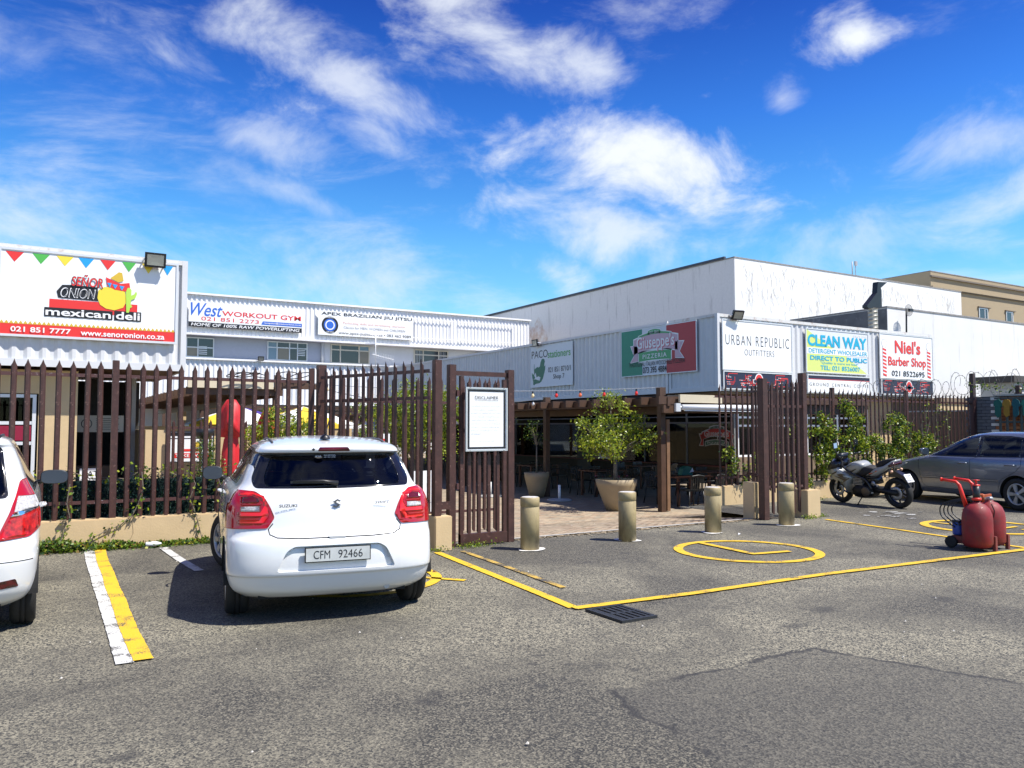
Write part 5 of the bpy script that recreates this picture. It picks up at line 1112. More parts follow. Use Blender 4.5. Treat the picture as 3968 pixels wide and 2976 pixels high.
    q = MB(); q.tube([(-.17, -.375, 1.383), (-.17, -.392, 1.383)], .011, 10); q.build('washer_jet', plastic_black, t, local=True)
    q = MB(); q.prism([(-.075, .690), (.075, .690), (.055, .672), (-.055, .672)], -.640, -.60, plane='xz'); q.build('hatch_handle', mat('handle_shade', (.45, .46, .46), .4), t, local=True)
    q = MB(); q.lathe([(.045, 0), (.042, .02), (.02, .042), (0, .046)], (-.03, -.05, 1.462), 14); q.tube([(-.03, -.05, 1.49), (-.015, -.19, 1.635)], .005, 6); q.build('antenna', plastic_black, t, local=True)
    for s_ in (1, -1):
        q = MB(); q.tube([(s_ * .478, -.10, 1.442), (s_ * .482, .15, 1.462), (s_ * .482, .6, 1.466), (s_ * .478, 1.0, 1.452)], .008, 6); q.build('roof_channel', mat('trim_grey', (.10, .10, .11), .5), t, local=True)
    # mirrors
    for s_ in (1, -1):
        rmirror(t, s_ * .935, 1.80, 1.09, s_, paint_white if s_ > 0 else plastic_black, .098, .070, .13)
        q = MB(); q.tube([(s_ * .862, 1.20, .955), (s_ * .885, 1.16, .960), (s_ * .885, 1.06, .960), (s_ * .864, 1.02, .955)], .012, 6); q.build('door_handle', paint_white, t, local=True)
    wheel(t, -.745, 0, -1); wheel(t, .745, 0, 1); wheel(t, -.745, 2.45, -1, steer=R(24)); wheel(t, .745, 2.45, 1, steer=R(20))
    q = MB(); q.box((-.60, -.45, .19), (.60, 3.0, .24)); q.box((-.70, .35, .20), (.70, 2.05, .34)); q.build('floor_pan', under, t, local=True)
    q = MB(); q.tube([(.42, -.20, .24), (.42, -.56, .25)], .025, 8); q.build('exhaust', alloy, t, local=True)
    seat(t, -.36, 1.15); seat(t, .36, 1.15)
    q = MB(); q.box((-.58, .05, .40), (.58, .45, .62)); q.beam((0, .08, .60), (0, -.06, 1.02), 1.16, .10, up=(0, 1, 0)); q.build('rear_bench', seatm, t, local=True)
    q = MB(); q.tube([(.36 + .18 * math.cos(a), 1.52 + .05 * math.sin(a), .98 + .18 * math.sin(a)) for a in [2 * math.pi * k / 24 for k in range(25)]], .014, 6, caps=False); q.build('steering_wheel', plastic_black, t, local=True)
    q = MB(); q.box((-.66, 1.65, .70), (.66, 2.1, 1.0)); q.box((-.64, -.42, .55), (.64, .05, .62)); q.build('dashboard', seatm, t, local=True)
    return t
hatchback()

def left_car():
    t = thing('parked_car', 'white hatchback cut off by the left edge with tall red and clear tail lamp', 'car', (-.70, 7.62, 0), R(-.5))
    lv = [(.21, -.42, 2.8, .70), (.27, -.52, 2.9, .755), (.34, -.57, 2.95, .78), (.46, -.60, 2.97, .795), (.56, -.615, 2.97, .800), (.60, -.600, 2.96, .802), (.66, -.595, 2.95, .803), (.70, -.565, 2.93, .804), (.78, -.545, 2.86, .804), (.90, -.53, 2.70, .80), (1.0, -.51, 2.35, .775), (1.06, -.49, 2.05, .745), (1.15, -.455, 1.85, .700), (1.28, -.39, 1.62, .655), (1.40, -.32, 1.40, .605), (1.44, -.36, 1.32, .585), (1.47, -.33, 1.24, .56), (1.50, -.18, 1.10, .48), (1.52, .05, .95, .34), (1.53, .35, .75, .12)]
    bm = car_body(lv, 4, cr=.42, nr=3.2); wells(bm, t, (0, 2.38), .285, .56, .79)
    cut(bm, fillet([(-.56, 1.05), (.56, 1.05), (.50, 1.40), (-.50, 1.40)], .05), REAR, f_rear, 'rear_window', car_glass, t, -.002)
    cut(bm, fillet([(-.58, 1.03), (.58, 1.03), (.52, 1.42), (-.52, 1.42)], .04), REAR, f_rear, 'window_surround', gloss_black, t, -.001)
    for s_, ff in ((1, f_R), (-1, f_L)):
        cut(bm, fillet([(1.9, 1.05), (1.45, 1.33), (1.2, 1.40), (.85, 1.415), (.85, 1.06)], .02), SIDE, ff, 'side_window', side_glass, t, -.001)
        cut(bm, fillet([(.80, 1.06), (.80, 1.415), (.25, 1.40), (.10, 1.18), (.15, 1.07)], .03), SIDE, ff, 'side_window', side_glass, t, -.001)
        cut(bm, [(1.98, 1.035), (1.45, 1.355), (1.2, 1.42), (.8, 1.435), (.22, 1.42), (.05, 1.18), (.08, 1.045)], SIDE, ff, 'window_surround', gloss_black, t, -.001)
        line_cut(bm, [(.82, 1.04), (.80, .70), (.78, .34)], SIDE, ff, .008, 'shut_line', gap, t); line_cut(bm, [(.10, 1.04), (.14, .85), (.36, .60), (.42, .34)], SIDE, ff, .008, 'shut_line', gap, t)
    for s_ in (1, -1):
        def X(pts): P_ = [(s_ * a, b) for a, b in pts]; return P_ if s_ > 0 else P_[::-1]
        fr = lambda f, s_=s_: f.normal.y < -.12 and f.normal.y > -1.1 and f.calc_center_median().y < -.05 and f.calc_center_median().x * s_ > .3
        cut(bm, X([(.615, .925), (.76, .95), (.80, 1.0), (.74, 1.035), (.635, 1.04)]), REAR, fr, 'reversing_lamp', lamp_clear, t, .009)
        cut(bm, X([(.59, .89), (.61, .915), (.79, .985), (.795, .955), (.66, .90)]), REAR, fr, 'lamp_strip', chrome, t, .010)
        cut(bm, X([(.52, .735), (.70, .75), (.80, .83), (.82, .95), (.79, .985), (.60, .90)]), REAR, fr, 'light_guide', mat('lamp_faceted_red', (.62, .012, .010), .15, coat=.6, var=.8, vscale=26), t, .008)
        cut(bm, fillet(X([(.50, .715), (.72, .735), (.815, .82), (.83, .95), (.76, 1.10), (.70, 1.17), (.645, 1.16), (.62, 1.04), (.585, .92)]), .02), REAR, fr, 'tail_lamp', lamp_red, t, .007)
        cut(bm, fillet(X([(.35, .355), (.66, .375), (.64, .435), (.35, .405)]), .01), REAR, fr, 'reflector', lamp_dark, t, .003)
        rmirror(t, s_ * .905, 1.55, 1.08, s_, plastic_black, .12, .068)
        q = MB(); q.tube([(s_ * .80, .62, .90), (s_ * .825, .58, .905), (s_ * .825, .44, .905), (s_ * .80, .40, .90)], .014, 6); q.build('door_handle', paint_white, t, local=True)
    line_cut(bm, [(-.75, .565), (.75, .565)], REAR, f_rear, .008, 'shut_line', gap, t)
    line_cut(bm, [(.50, .72), (.47, .70), (.44, .70), (-.44, .70), (-.50, .72)], REAR, f_rear, .008, 'shut_line', gap, t)
    to_obj(bm, 'body', paint_white, t)
    q = MB(); q.tube([(.49, -.1, 1.49), (.49, .8, 1.50)], .014, 6); q.build('roof_rail', plastic_black, t, local=True)
    wheel(t, -.69, 0, -1, .285, .18); wheel(t, .69, 0, 1, .285, .18); wheel(t, -.69, 2.38, -1, .285, .18); wheel(t, .69, 2.38, 1, .285, .18)
    q = MB(); q.box((-.55, -.42, .19), (.55, 2.8, .24)); q.box((-.66, .35, .20), (.66, 2.0, .34)); q.build('floor_pan', under, t, local=True)
    seat(t, -.34, 1.0); seat(t, .34, 1.0)
    q = MB(); q.box((-.55, 0, .40), (.55, .4, .62)); q.beam((0, .05, .60), (0, -.08, 1.05), 1.1, .10, up=(0, 1, 0)); q.build('rear_bench', seatm, t, local=True)
left_car()

def grey_car():
    t = thing('parked_car', 'dark grey five door car parked at the right edge beside the motorcycle', 'car', (15.91 + .875 * math.cos(R(12)), 8.055 - .875 * math.sin(R(12)), 0), R(-12))
    lv = [(.20, -.62, 3.25, .80), (.27, -.72, 3.36, .84), (.36, -.78, 3.42, .865), (.50, -.80, 3.43, .878), (.62, -.78, 3.40, .880), (.72, -.74, 3.33, .880), (.82, -.71, 3.16, .874), (.89, -.69, 2.92, .862), (.94, -.67, 2.66, .845), (.975, -.65, 2.47, .822), (1.02, -.63, 2.34, .795), (1.12, -.57, 2.12, .745), (1.24, -.49, 1.87, .695), (1.34, -.42, 1.64, .645), (1.40, -.38, 1.46, .605), (1.44, -.30, 1.28, .555), (1.465, -.12, 1.08, .46), (1.48, .10, .90, .32), (1.488, .38, .70, .12)]
    bm = car_body(lv, 4, cr=.42, cf=.75, nf=2.2, droop=lambda y, z: -.05 * max(0, (z - .95) / .5) * max(0, (.3 - y)) ** 2)
    wells(bm, t, (0, 2.6), .305, .60, .865)
    cut(bm, fillet([(-.66, 1.03), (.66, 1.03), (.53, 1.40), (-.53, 1.40)], .05), REAR, f_front, 'windscreen', side_glass, t, 0)
    cut(bm, fillet([(-.60, 1.03), (.60, 1.03), (.52, 1.36), (-.52, 1.36)], .05), REAR, f_rear, 'rear_window', car_glass, t, -.002)
    wg = glassmat('grey_car_glass', (.62, .68, .68), .9, refl=1.45)
    for s_, ff in ((1, f_R), (-1, f_L)):
        cut(bm, fillet([(2.10, .985), (1.85, 1.14), (1.55, 1.285), (1.30, 1.36), (.93, 1.385), (.88, .995)], .02), SIDE, ff, 'side_window', wg, t, -.002)
        cut(bm, fillet([(.81, .997), (.86, 1.385), (.30, 1.375), (.02, 1.35), (-.03, 1.01)], .02), SIDE, ff, 'side_window', wg, t, -.002)
        cut(bm, fillet([(-.10, 1.015), (-.05, 1.335), (-.25, 1.26), (-.38, 1.09), (-.36, 1.03)], .02), SIDE, ff, 'side_window', wg, t, -.002)
        cut(bm, [(2.30, .965), (1.85, 1.165), (1.55, 1.31), (1.30, 1.385), (.9, 1.41), (.30, 1.40), (-.08, 1.36), (-.30, 1.27), (-.44, 1.08), (-.42, 1.005), (.9, .970)], SIDE, ff, 'window_surround', gloss_black, t, -.001)
        line_cut(bm, [(2.27, .96), (2.27, .70), (2.18, .40), (2.10, .32), (.98, .30)], SIDE, ff, .009, 'shut_line', gap, t); line_cut(bm, [(.85, .975), (1.00, .93), (1.00, .32)], SIDE, ff, .009, 'shut_line', gap, t)
        line_cut(bm, [(-.07, 1.0), (-.10, .85), (.02, .72), (.32, .56), (.40, .34)], SIDE, ff, .009, 'shut_line', gap, t)
        cut(bm, [(2.22, .50), (2.22, .545), (1.04, .555), (1.04, .51)], SIDE, ff, 'rubbing_strip', paint_grey, t, .010); cut(bm, [(.96, .51), (.96, .555), (.36, .56), (.36, .515)], SIDE, ff, 'rubbing_strip', paint_grey, t, .010)
        q = MB()
        for y in (1.16, .12): q.tube([(s_ * .868, y + .11, .842), (s_ * .90, y + .08, .848), (s_ * .90, y - .08, .850), (s_ * .868, y - .11, .846)], .014, 8)
        q.build('door_handle', paint_grey, t, local=True)
        rmirror(t, s_ * .955, 2.02, 1.06, s_, paint_grey, .095, .07)
    for s_ in (1, -1):
        cut(bm, [(s_ * a, b) for a, b in ((.45, .62), (.84, .66), (.86, .80), (.55, .78))][::s_], REAR, lambda f, s_=s_: f.normal.y > .1 and f.calc_center_median().x * s_ > 0, 'headlight', lamp_clear, t, .005)
        cut(bm, [(s_ * a, b) for a, b in ((.55, .75), (.86, .75), (.86, 1.0), (.62, 1.02))][::s_], REAR, lambda f, s_=s_: f.normal.y < -.1 and f.calc_center_median().x * s_ > 0, 'tail_lamp', lamp_red, t, .005)
    to_obj(bm, 'body', paint_grey, t)
    for (x, s_) in ((-.77, -1), (.77, 1)):
        for y in (0, 2.6): wheel(t, x, y, s_, .305, .195, 0, 5, .205, 'alloy')
    q = MB(); q.box((-.60, -.6, .19), (.60, 3.2, .24)); q.box((-.74, .38, .20), (.74, 2.2, .34)); q.build('floor_pan', under, t, local=True)
    seat(t, -.37, 1.25); seat(t, .37, 1.25)
    q = MB(); q.box((-.6, .1, .40), (.6, .5, .62)); q.beam((0, .12, .60), (0, -.05, 1.08), 1.2, .10, up=(0, 1, 0)); q.beam((-.35, -.06, 1.12), (-.35, -.08, 1.26), .24, .08); q.beam((.35, -.06, 1.12), (.35, -.08, 1.26), .24, .08); q.build('rear_bench', seatm, t, local=True)
    q = MB(); q.box((-.68, 1.85, .70), (.68, 2.3, .96)); q.build('dashboard', seatm, t, local=True)
grey_car()

# ================================================================== MOTORCYCLE
def puff(q, poly, w, k=.80, mi=0):
    n = len(poly); cx = sum(p[0] for p in poly) / n; cz = sum(p[1] for p in poly) / n; rings = []
    for x, s_ in ((-w, k), (-w * .72, .97), (-w * .35, 1), (w * .35, 1), (w * .72, .97), (w, k)): rings.append([(x, cx + (a - cx) * s_, cz + (b - cz) * s_) for a, b in poly])
    vs = [p for r_ in rings for p in r_]; fs = [tuple(range(n)), tuple(range(5 * n, 6 * n))[::-1]]
    for i in range(5): fs += [(i * n + j, i * n + (j + 1) % n, (i + 1) * n + (j + 1) % n, (i + 1) * n + j) for j in range(n)]
    q.add(vs, fs, mi, True); return q
def motorbike():
    t = thing('motorcycle', 'white and black sports motorcycle leaning on its side stand', 'motorcycle', (14.50, 9.48, 0), R(-5)); t.rotation_euler = (0, R(-9), R(-5))
    bw = mat('bike_shade_white', (.35, .36, .35), .25, coat=.8, var=.05); bk = mat('bike_black', (.012, .012, .013), .3, coat=.4); eng = mat('engine_dark', (.03, .03, .032), .5, metal=.6, var=.4, vscale=30)  # white bodywork greyed, shade of the near side put into the paint
    def bwheel(y, R_, w):
        q = MB(); rr = R_ - .085; q.lathe([(rr, -w * .35), (R_ - .04, -w * .5), (R_ - .012, -w * .36), (R_, 0), (R_ - .012, w * .36), (R_ - .04, w * .5), (rr, w * .35), (rr - .008, 0)], (0, 0, 0), 44, axis='x', closed=True); o = q.build('wheel', rubber, t, local=True); o.location = (0, y, R_)
        q = MB(); q.lathe([(rr, -.04), (rr - .015, -.035), (rr - .022, 0), (rr - .015, .035), (rr, .04)], (0, 0, 0), 40, axis='x')
        for k in range(6): a = 2 * math.pi * k / 6 + .3; q.beam((0, .02 * math.cos(a), .02 * math.sin(a)), (0, (rr - .01) * math.cos(a + .15), (rr - .01) * math.sin(a + .15)), .022, .026, up=(1, 0, 0))
        q.lathe([(0, -.05), (.035, -.05), (.035, .05), (0, .05)], (0, 0, 0), 16, axis='x'); q.build('rim', bk, o, local=True)
        q = MB(); q.lathe([(.06, -.062), (.125, -.062), (.125, -.057), (.06, -.057)], (0, 0, 0), 30, axis='x', closed=True); q.build('brake_disc', alloy, o, local=True)
    bwheel(1.37, .29, .11); bwheel(0, .30, .14)
    def part(nm, poly, w, m, k=.8, x=0, bev=True):
        q = MB(); puff(q, poly, w, k); 
        if x: q.v = [(a + x, b, c) for a, b, c in q.v]
        return q.build(nm, m, t, local=True)
    fr = part('fairing', [(1.341, .954), (1.488, .803), (1.517, .705), (1.451, .628), (1.378, .54), (1.279, .513), (1.132, .444), (1.039, .251), (.996, .481), (.9, .586), (1.082, .675), (1.205, .735), (1.279, .894)], .20, bw, .88)
    part('headlamp_panel', [(1.47, .79), (1.378, .895), (1.279, .93), (1.24, .86), (1.218, .757), (1.378, .73), (1.464, .698)], .212, bk, .88)
    part('windscreen', [(1.328, .985), (1.25, 1.05), (1.14, 1.04), (1.19, .92), (1.341, .93)], .13, bk, .7)
    part('fuel_tank', [(1.064, .802), (.959, .869), (.88, .895), (.799, .902), (.74, .895), (.689, .874), (.609, .804), (.676, .756), (.886, .605), (1.082, .705), (1.125, .742)], .155, bw, .82)
    part('seat', [(.683, .767), (.59, .815), (.43, .795), (.387, .76), (.467, .687), (.652, .615), (.849, .602)], .135, seatm, .85)
    part('pillion_seat', [(.381, .838), (.295, .918), (.13, .965), (-.025, .985), (.10, .88), (.20, .82), (.369, .794)], .10, seatm, .8)
    part('tail_fairing', [(.646, .616), (.394, .777), (.148, .848), (-.03, .945), (-.085, .96), (-.076, .918), (.098, .788), (.344, .615), (.48, .608)], .13, bw, .85)
    part('tail_light', [(.061, .857), (-.068, .931), (-.069, .851), (.037, .821)], .132, mat('smoked_lamp', (.07, .02, .02), .15, coat=.8), .9)
    part('front_fender', [(1.62, .47), (1.56, .54), (1.48, .585), (1.38, .605), (1.28, .58), (1.22, .52), (1.26, .46), (1.33, .40), (1.37, .36), (1.40, .45), (1.50, .50)], .07, mat('bike_silver', (.34, .35, .35), .3, coat=.5), .8)
    part('lower_cowl', [(1.267, .42), (1.156, .44), (1.06, .37), (1.03, .20), (1.10, .33), (1.2, .36)], .12, bk, .9)
    part('engine', [(1.0, .34), (.90, .42), (.66, .44), (.52, .40), (.47, .30), (.52, .20), (.72, .165), (.95, .18)], .15, eng, .85)
    part('cylinder', [(.96, .40), (.90, .60), (.74, .62), (.70, .42)], .10, eng, .92); part('radiator', [(1.08, .34), (1.13, .60), (1.09, .61), (1.03, .35)], .14, bk, .95); part('battery_box', [(.66, .46), (.66, .62), (.40, .62), (.36, .46)], .09, bk, .95)
    q = MB()
    for k in range(6): q.box((-.125, .71, .43 + k * .03), (.125, .93, .44 + k * .03))
    q.build('cooling_fins', alloy, t, local=True)['kind'] = 'stuff'
    q = MB(); q.tube(curve([(-.13, 1.15, .80), (-.17, .90, .66), (-.16, .60, .55), (-.14, .48, .34)]), .022, 8); q.tube(curve([(-.13, .62, .60), (-.15, .35, .62), (-.10, .05, .78)]), .014, 6); q.build('frame', bk, t, local=True)
    q = MB(); q.tube(curve([(.0, 1.0, .45), (-.03, 1.08, .30), (.03, .98, .15), (.10, .6, .15), (.15, .3, .22)]), .022, 8); q.build('exhaust_header', alloy, t, local=True)
    q = MB(); q.lathe([(0, -.158), (.085, -.158), (.10, -.15), (.10, -.12)], (0, .64, .30), 24, axis='x'); q.build('clutch_cover', mat('cover_bronze', (.12, .10, .08), .4, metal=.6), t, local=True)
    part('swingarm', [(.529, .383), (.344, .389), (-.03, .36), (-.05, .30), (-.02, .26), (.344, .29), (.517, .30)], .11, eng, .95)
    for sx in (-.216,):
        for poly, nm in (([(1.39, .64), (1.23, .709), (1.267, .663), (1.365, .624)], 's'), ([(1.316, .587), (1.23, .566), (1.082, .509), (1.168, .453), (1.045, .506), (.935, .57), (.947, .581), (1.021, .55), (1.132, .563), (1.205, .586)], 's'), ([(1.255, .629), (1.144, .657), (1.021, .634), (1.113, .625), (1.082, .586), (.984, .578), (1.045, .56), (1.156, .579)], 's')):
            q = MB(); q.prism(poly, sx + .02, sx + .012, plane='yz'); q.v = [(x - .006, y, z) for x, y, z in q.v]; q.build('stripe', bk, fr, local=True)
    q = MB(); q.prism([(1.0, .697), (.76, .770), (.922, .675), (.99, .662)], -.158, -.150, plane='yz'); q.prism([(.57, .640), (.30, .742), (.406, .693), (.51, .635)], -.134, -.126, plane='yz'); q.prism([(1.02, .80), (.87, .845), (.98, .80), (1.05, .765)], -.157, -.150, plane='yz'); q.build('stripe', bk, t, local=True)
    q = MB(); q.prism([(.51, .668), (.43, .685), (.43, .698), (.51, .68)], -.138, -.128, plane='yz'); q.prism([(.36, .72), (.32, .73), (.32, .745), (.36, .735)], -.138, -.128, plane='yz'); q.build('decal', mat('decal_orange', (.65, .09, .03), .4), t, local=True)
    for sx in (-.10, .10):
        q = MB(); q.tube([(sx, 1.375, .30), (sx, 1.16, .90)], .024, 8); q.build('fork', eng, t, local=True)
        q = MB(); q.tube([(sx * 2, 1.10, 1.0), (sx * 3.2, 1.02, 1.02)], .016, 8); q.build('handlebar', bk, t, local=True)
    q = MB(); q.tube([(-.22, 1.14, .98), (-.30, 1.14, 1.20)], .009, 6); q.box((-.355, 1.10, 1.20), (-.255, 1.13, 1.31)); q.v = [(x, y, z) for x, y, z in q.v]; mr = q.build('mirror', bk, t, local=True)
    q = MB(); q.box((-.350, 1.092, 1.205), (-.260, 1.099, 1.305)); q.build('mirror_glass', mat('mirror_sky', (.45, .62, .85), .2, metal=.3), mr, local=True)
    q = MB(); q.tube([(.22, 1.14, .98), (.30, 1.14, 1.18)], .009, 6); q.box((.255, 1.10, 1.18), (.355, 1.13, 1.28)); q.build('mirror', bk, t, local=True)
    q = MB(); q.tube([(-.10, .76, .20), (-.22, .82, .035)], .011, 6); q.box((-.25, .80, .02), (-.19, .86, .035)); q.build('side_stand', bk, t, local=True)
    q = MB(); q.tube([(.14, .7, .25), (.16, .3, .30), (.17, -.15, .45)], .05, 12, rs=[.025, .045, .05]); q.build('exhaust', eng, t, local=True)
    q = MB(); q.prism([(.12, .70), (-.02, .74), (-.20, .66), (-.30, .53), (-.26, .52), (-.14, .62), (.10, .62)], -.06, .06, plane='yz'); q.build('rear_mudguard', bk, t, local=True)
    q = MB(); q.box((-.09, -.012, -.085), (.09, .0, .085)); pl = q.build('number_plate', sign_white, t, local=True); pl.location = (0, -.27, .60); pl.rotation_euler = (R(-32), R(6), 0)
    q = MB(); put_text(q, 'CFM', -.06, .06, .015, .065, -.0145); put_text(q, '62671', -.078, .078, -.065, -.012, -.0145); q.build('lettering', black, pl, local=True)
    for sx in (-.14, .14):
        q = MB(); q.lathe([(0, -.03), (.025, -.02), (.03, .01), (0, .03)], (sx, -.02, .74), 10, axis='y'); q.tube([(sx * .4, .02, .74), (sx * .8, -.0, .74)], .008, 5); q.build('indicator', mat('indicator_amber', (.70, .40, .25), .2), t, local=True)
    q = MB(); q.lathe([(.045, -.155), (.05, -.16), (0, -.165)], (0, .42, .49), 14, axis='x'); q.tube([(-.16, .45, .30), (-.22, .43, .31)], .014, 6); q.build('engine_cover', alloy, t, local=True)
motorbike()

# ================================================================== GAS / SPRAY TROLLEY
def trolley():
    t = thing('tank_trolley', 'red trolley with twin domed tanks, black hose and blue canister on the yellow line', 'tank trolley', (10.57, 5.76, 0), R(5))
    rd = mat('tank_red', (.25, .012, .015), .62, var=.35, vscale=5, dirt=(.12, .03, .025), dscale=9, dlo=.50, dhi=.70, coat=.05, bump=.15); br = mat('bright_red', (.66, .03, .015), .4); rdk = mat('frame_red', (.19, .035, .03), .6, var=.3)
    for sx in (-1, 1):
        q = MB(); q.lathe([(0, .035), (.10, .038), (.155, .055), (.176, .10), (.178, .25), (.177, .40), (.168, .47), (.142, .535), (.095, .585), (.045, .605), (.045, .62), (0, .62)], (sx * .178, 0, 0), 36); q.build('tank', rd, t, local=True)
        q = MB(); q.box((sx * .178 - .03 + .09, -.185, 0), (sx * .178 + .03 + .09, -.145, .19)); q.box((sx * .178 - .02 + .09, -.16, .1), (sx * .178 + .02 + .09, -.08, .16)); q.build('foot', rdk, t, local=True, bevel=.005)
        q = MB(); q.tube([(sx * .178 - .02, .12, .54), (sx * .178 - .02, .17, .72), (sx * .178 - .02, .20, .82), (sx * .178 - .02, .24, .86), (sx * .178 - .02, .42, .88)], .02, 10, rs=[.028, .025, .022, .020, .018]); q.tube([(sx * .178 - .02, .415, .88), (sx * .178 - .02, .43, .88)], .028, 10); q.build('handle', br, t, local=True)
        q = MB(); q.lathe([(0, -.02), (.055, -.02), (.075, -.018), (.078, 0), (.075, .018), (.055, .02), (0, .02)], (sx * .20, .32, .078), 24, axis='x'); q.build('wheel', rubber, t, local=True)
    q = MB(); q.box((-.19, .10, .10), (.19, .33, .16)); q.box((-.17, .02, .06), (.17, .30, .10)); q.build('base_frame', rdk, t, local=True, bevel=.008)
    q = MB(); q.lathe([(0, .17), (.068, .17), (.072, .19), (.072, .33), (.066, .34), (0, .34)], (-.12, .26, 0), 22); q.build('canister', mat('canister_blue', (.015, .05, .30), .4), t, local=True)
    q = MB(); q.lathe([(.074, .335), (.076, .355), (.0, .358)], (-.12, .26, 0), 22); q.build('canister_lid', plastic_black, t, local=True)
    q = MB(); q.lathe([(0, .62), (.038, .62), (.038, .66), (.042, .665), (.042, .82), (.0, .82)], (-.178, 0, 0), 20); q.build('pump_cylinder', plastic_black, t, local=True)
    q = MB(); q.lathe([(.044, .82), (.046, .835), (.015, .84), (.012, .885), (.040, .888), (.042, .895), (0, .90)], (-.178, 0, 0), 20); q.lathe([(.05, .635), (.055, .64), (.055, .665), (.044, .67)], (-.178, 0, 0), 16); q.build('pump_knob', br, t, local=True)
    q = MB(); q.lathe([(0, .62), (.042, .62), (.045, .65), (.036, .662), (0, .662)], (.178, 0, 0), 20); q.build('filler_cap', alloy, t, local=True)
    q = MB(); q.beam((.02, .02, .675), (.15, -.03, .69), .03, .03); q.beam((-.06, .04, .70), (.04, .02, .70), .02, .02); q.tube([(.05, .02, .60), (.05, .02, .70)], .018, 8); q.build('valve_lever', mat('valve_orange', (.45, .10, .03), .5, var=.3), t, local=True)
    q = MB()
    for k in range(4):
        o = k * .03; c_ = [(-.12, .0, .61), (-.16, .14, .62 + o * .3), (-.18, .24 + o, .60), (-.19, .30 + o * 1.6, .53), (-.19, .30 + o * 1.6, .46 - o * .6), (-.20, .24 + o, .40 - o), (-.20, .18 + o, .36 - o)]; q.tube(curve(c_), .0085, 6)
    q.tube([(-.19, .24, .36), (-.22, .20, .30), (-.20, .16, .36), (-.24, .12, .44)], .009, 6); q.build('hose', plastic_black, t, local=True)
    q = MB(); q.tube([(-.235, .13, .52), (-.245, .13, .47), (-.25, .15, .40)], .014, 8, rs=[.02, .014, .012]); q.build('spray_nozzle', br, t, local=True)
    q = MB(); q.tube([(.0, -.10, .585), (.03, -.12, .50), (.045, -.10, .40)], .007, 5); q.build('strap', plastic_black, t, local=True)
trolley()

# ================================================================== PLANTS
LF = [leafmat('leaf_fresh', (.20, .29, .015), (.36, .38, .03)), leafmat('leaf_mid', (.08, .16, .015), (.17, .25, .025)), leafmat('leaf_dark', (.016, .045, .012), (.04, .09, .02)), leafmat('leaf_bronze', (.20, .10, .03), (.24, .17, .04))]
TEAL = leafmat('leaf_teal', (.008, .035, .030), (.015, .06, .045))
bark = mat('bark', (.20, .17, .13), .9, var=.4, vscale=20)
def leafobj(name, P, size, mats, probs, parent=None, kind='stuff', flat=0, aspect=.5, seed=0, up=.35):
    """small bent leaves at the given points, each its own orientation"""
    g = np.random.default_rng(seed + 11); P = np.asarray(P, float)
    if parent: P = P - np.array(parent.location)
    n = len(P); d = g.normal(size=(n, 3)); d[:, 2] -= .25; d /= np.linalg.norm(d, axis=1)[:, None]; nn = g.normal(size=(n, 3)); nn[:, 2] += up * 4 if up else 0
    s_ = np.cross(d, nn); s_ /= np.linalg.norm(s_, axis=1)[:, None] + 1e-9; nrm = np.cross(s_, d); L_ = (size * g.uniform(.6, 1.35, n))[:, None]; Wd = L_ * aspect * .5
    v = np.stack([P, P + d * L_ * .5 + s_ * Wd + nrm * L_ * .07, P + d * L_, P + d * L_ * .5 - s_ * Wd + nrm * L_ * .07], 1).reshape(-1, 3)
    f = np.arange(n * 4).reshape(n, 4); me = bpy.data.meshes.new(name); me.vertices.add(n * 4); me.vertices.foreach_set('co', v.ravel()); me.loops.add(n * 4); me.polygons.add(n)
    me.loops.foreach_set('vertex_index', f.ravel()); me.polygons.foreach_set('loop_start', np.arange(n) * 4); me.polygons.foreach_set('loop_total', np.full(n, 4)); me.update(calc_edges=True)
    for m in mats: me.materials.append(m)
    me.polygons.foreach_set('material_index', g.choice(len(mats), n, p=probs)); o = bpy.data.objects.new(name, me); link(o, parent)
    if kind: o['kind'] = kind
    return o
def clumps(blobs, per, seed=0, shell=.55):
    g = np.random.default_rng(seed); out = []
    for (x, y, z, rx, ry, rz) in blobs:
        k = int(per * rx * max(rz, .05) * 12) + 8; v = g.normal(size=(k, 3)); v /= np.linalg.norm(v, axis=1)[:, None]; r_ = (shell + (1 - shell) * g.random(k))[:, None] * (1 + .18 * g.normal(size=(k, 1))); out.append(np.array([x, y, z]) + v * r_ * np.array([rx, ry, rz]))
    return np.concatenate(out)
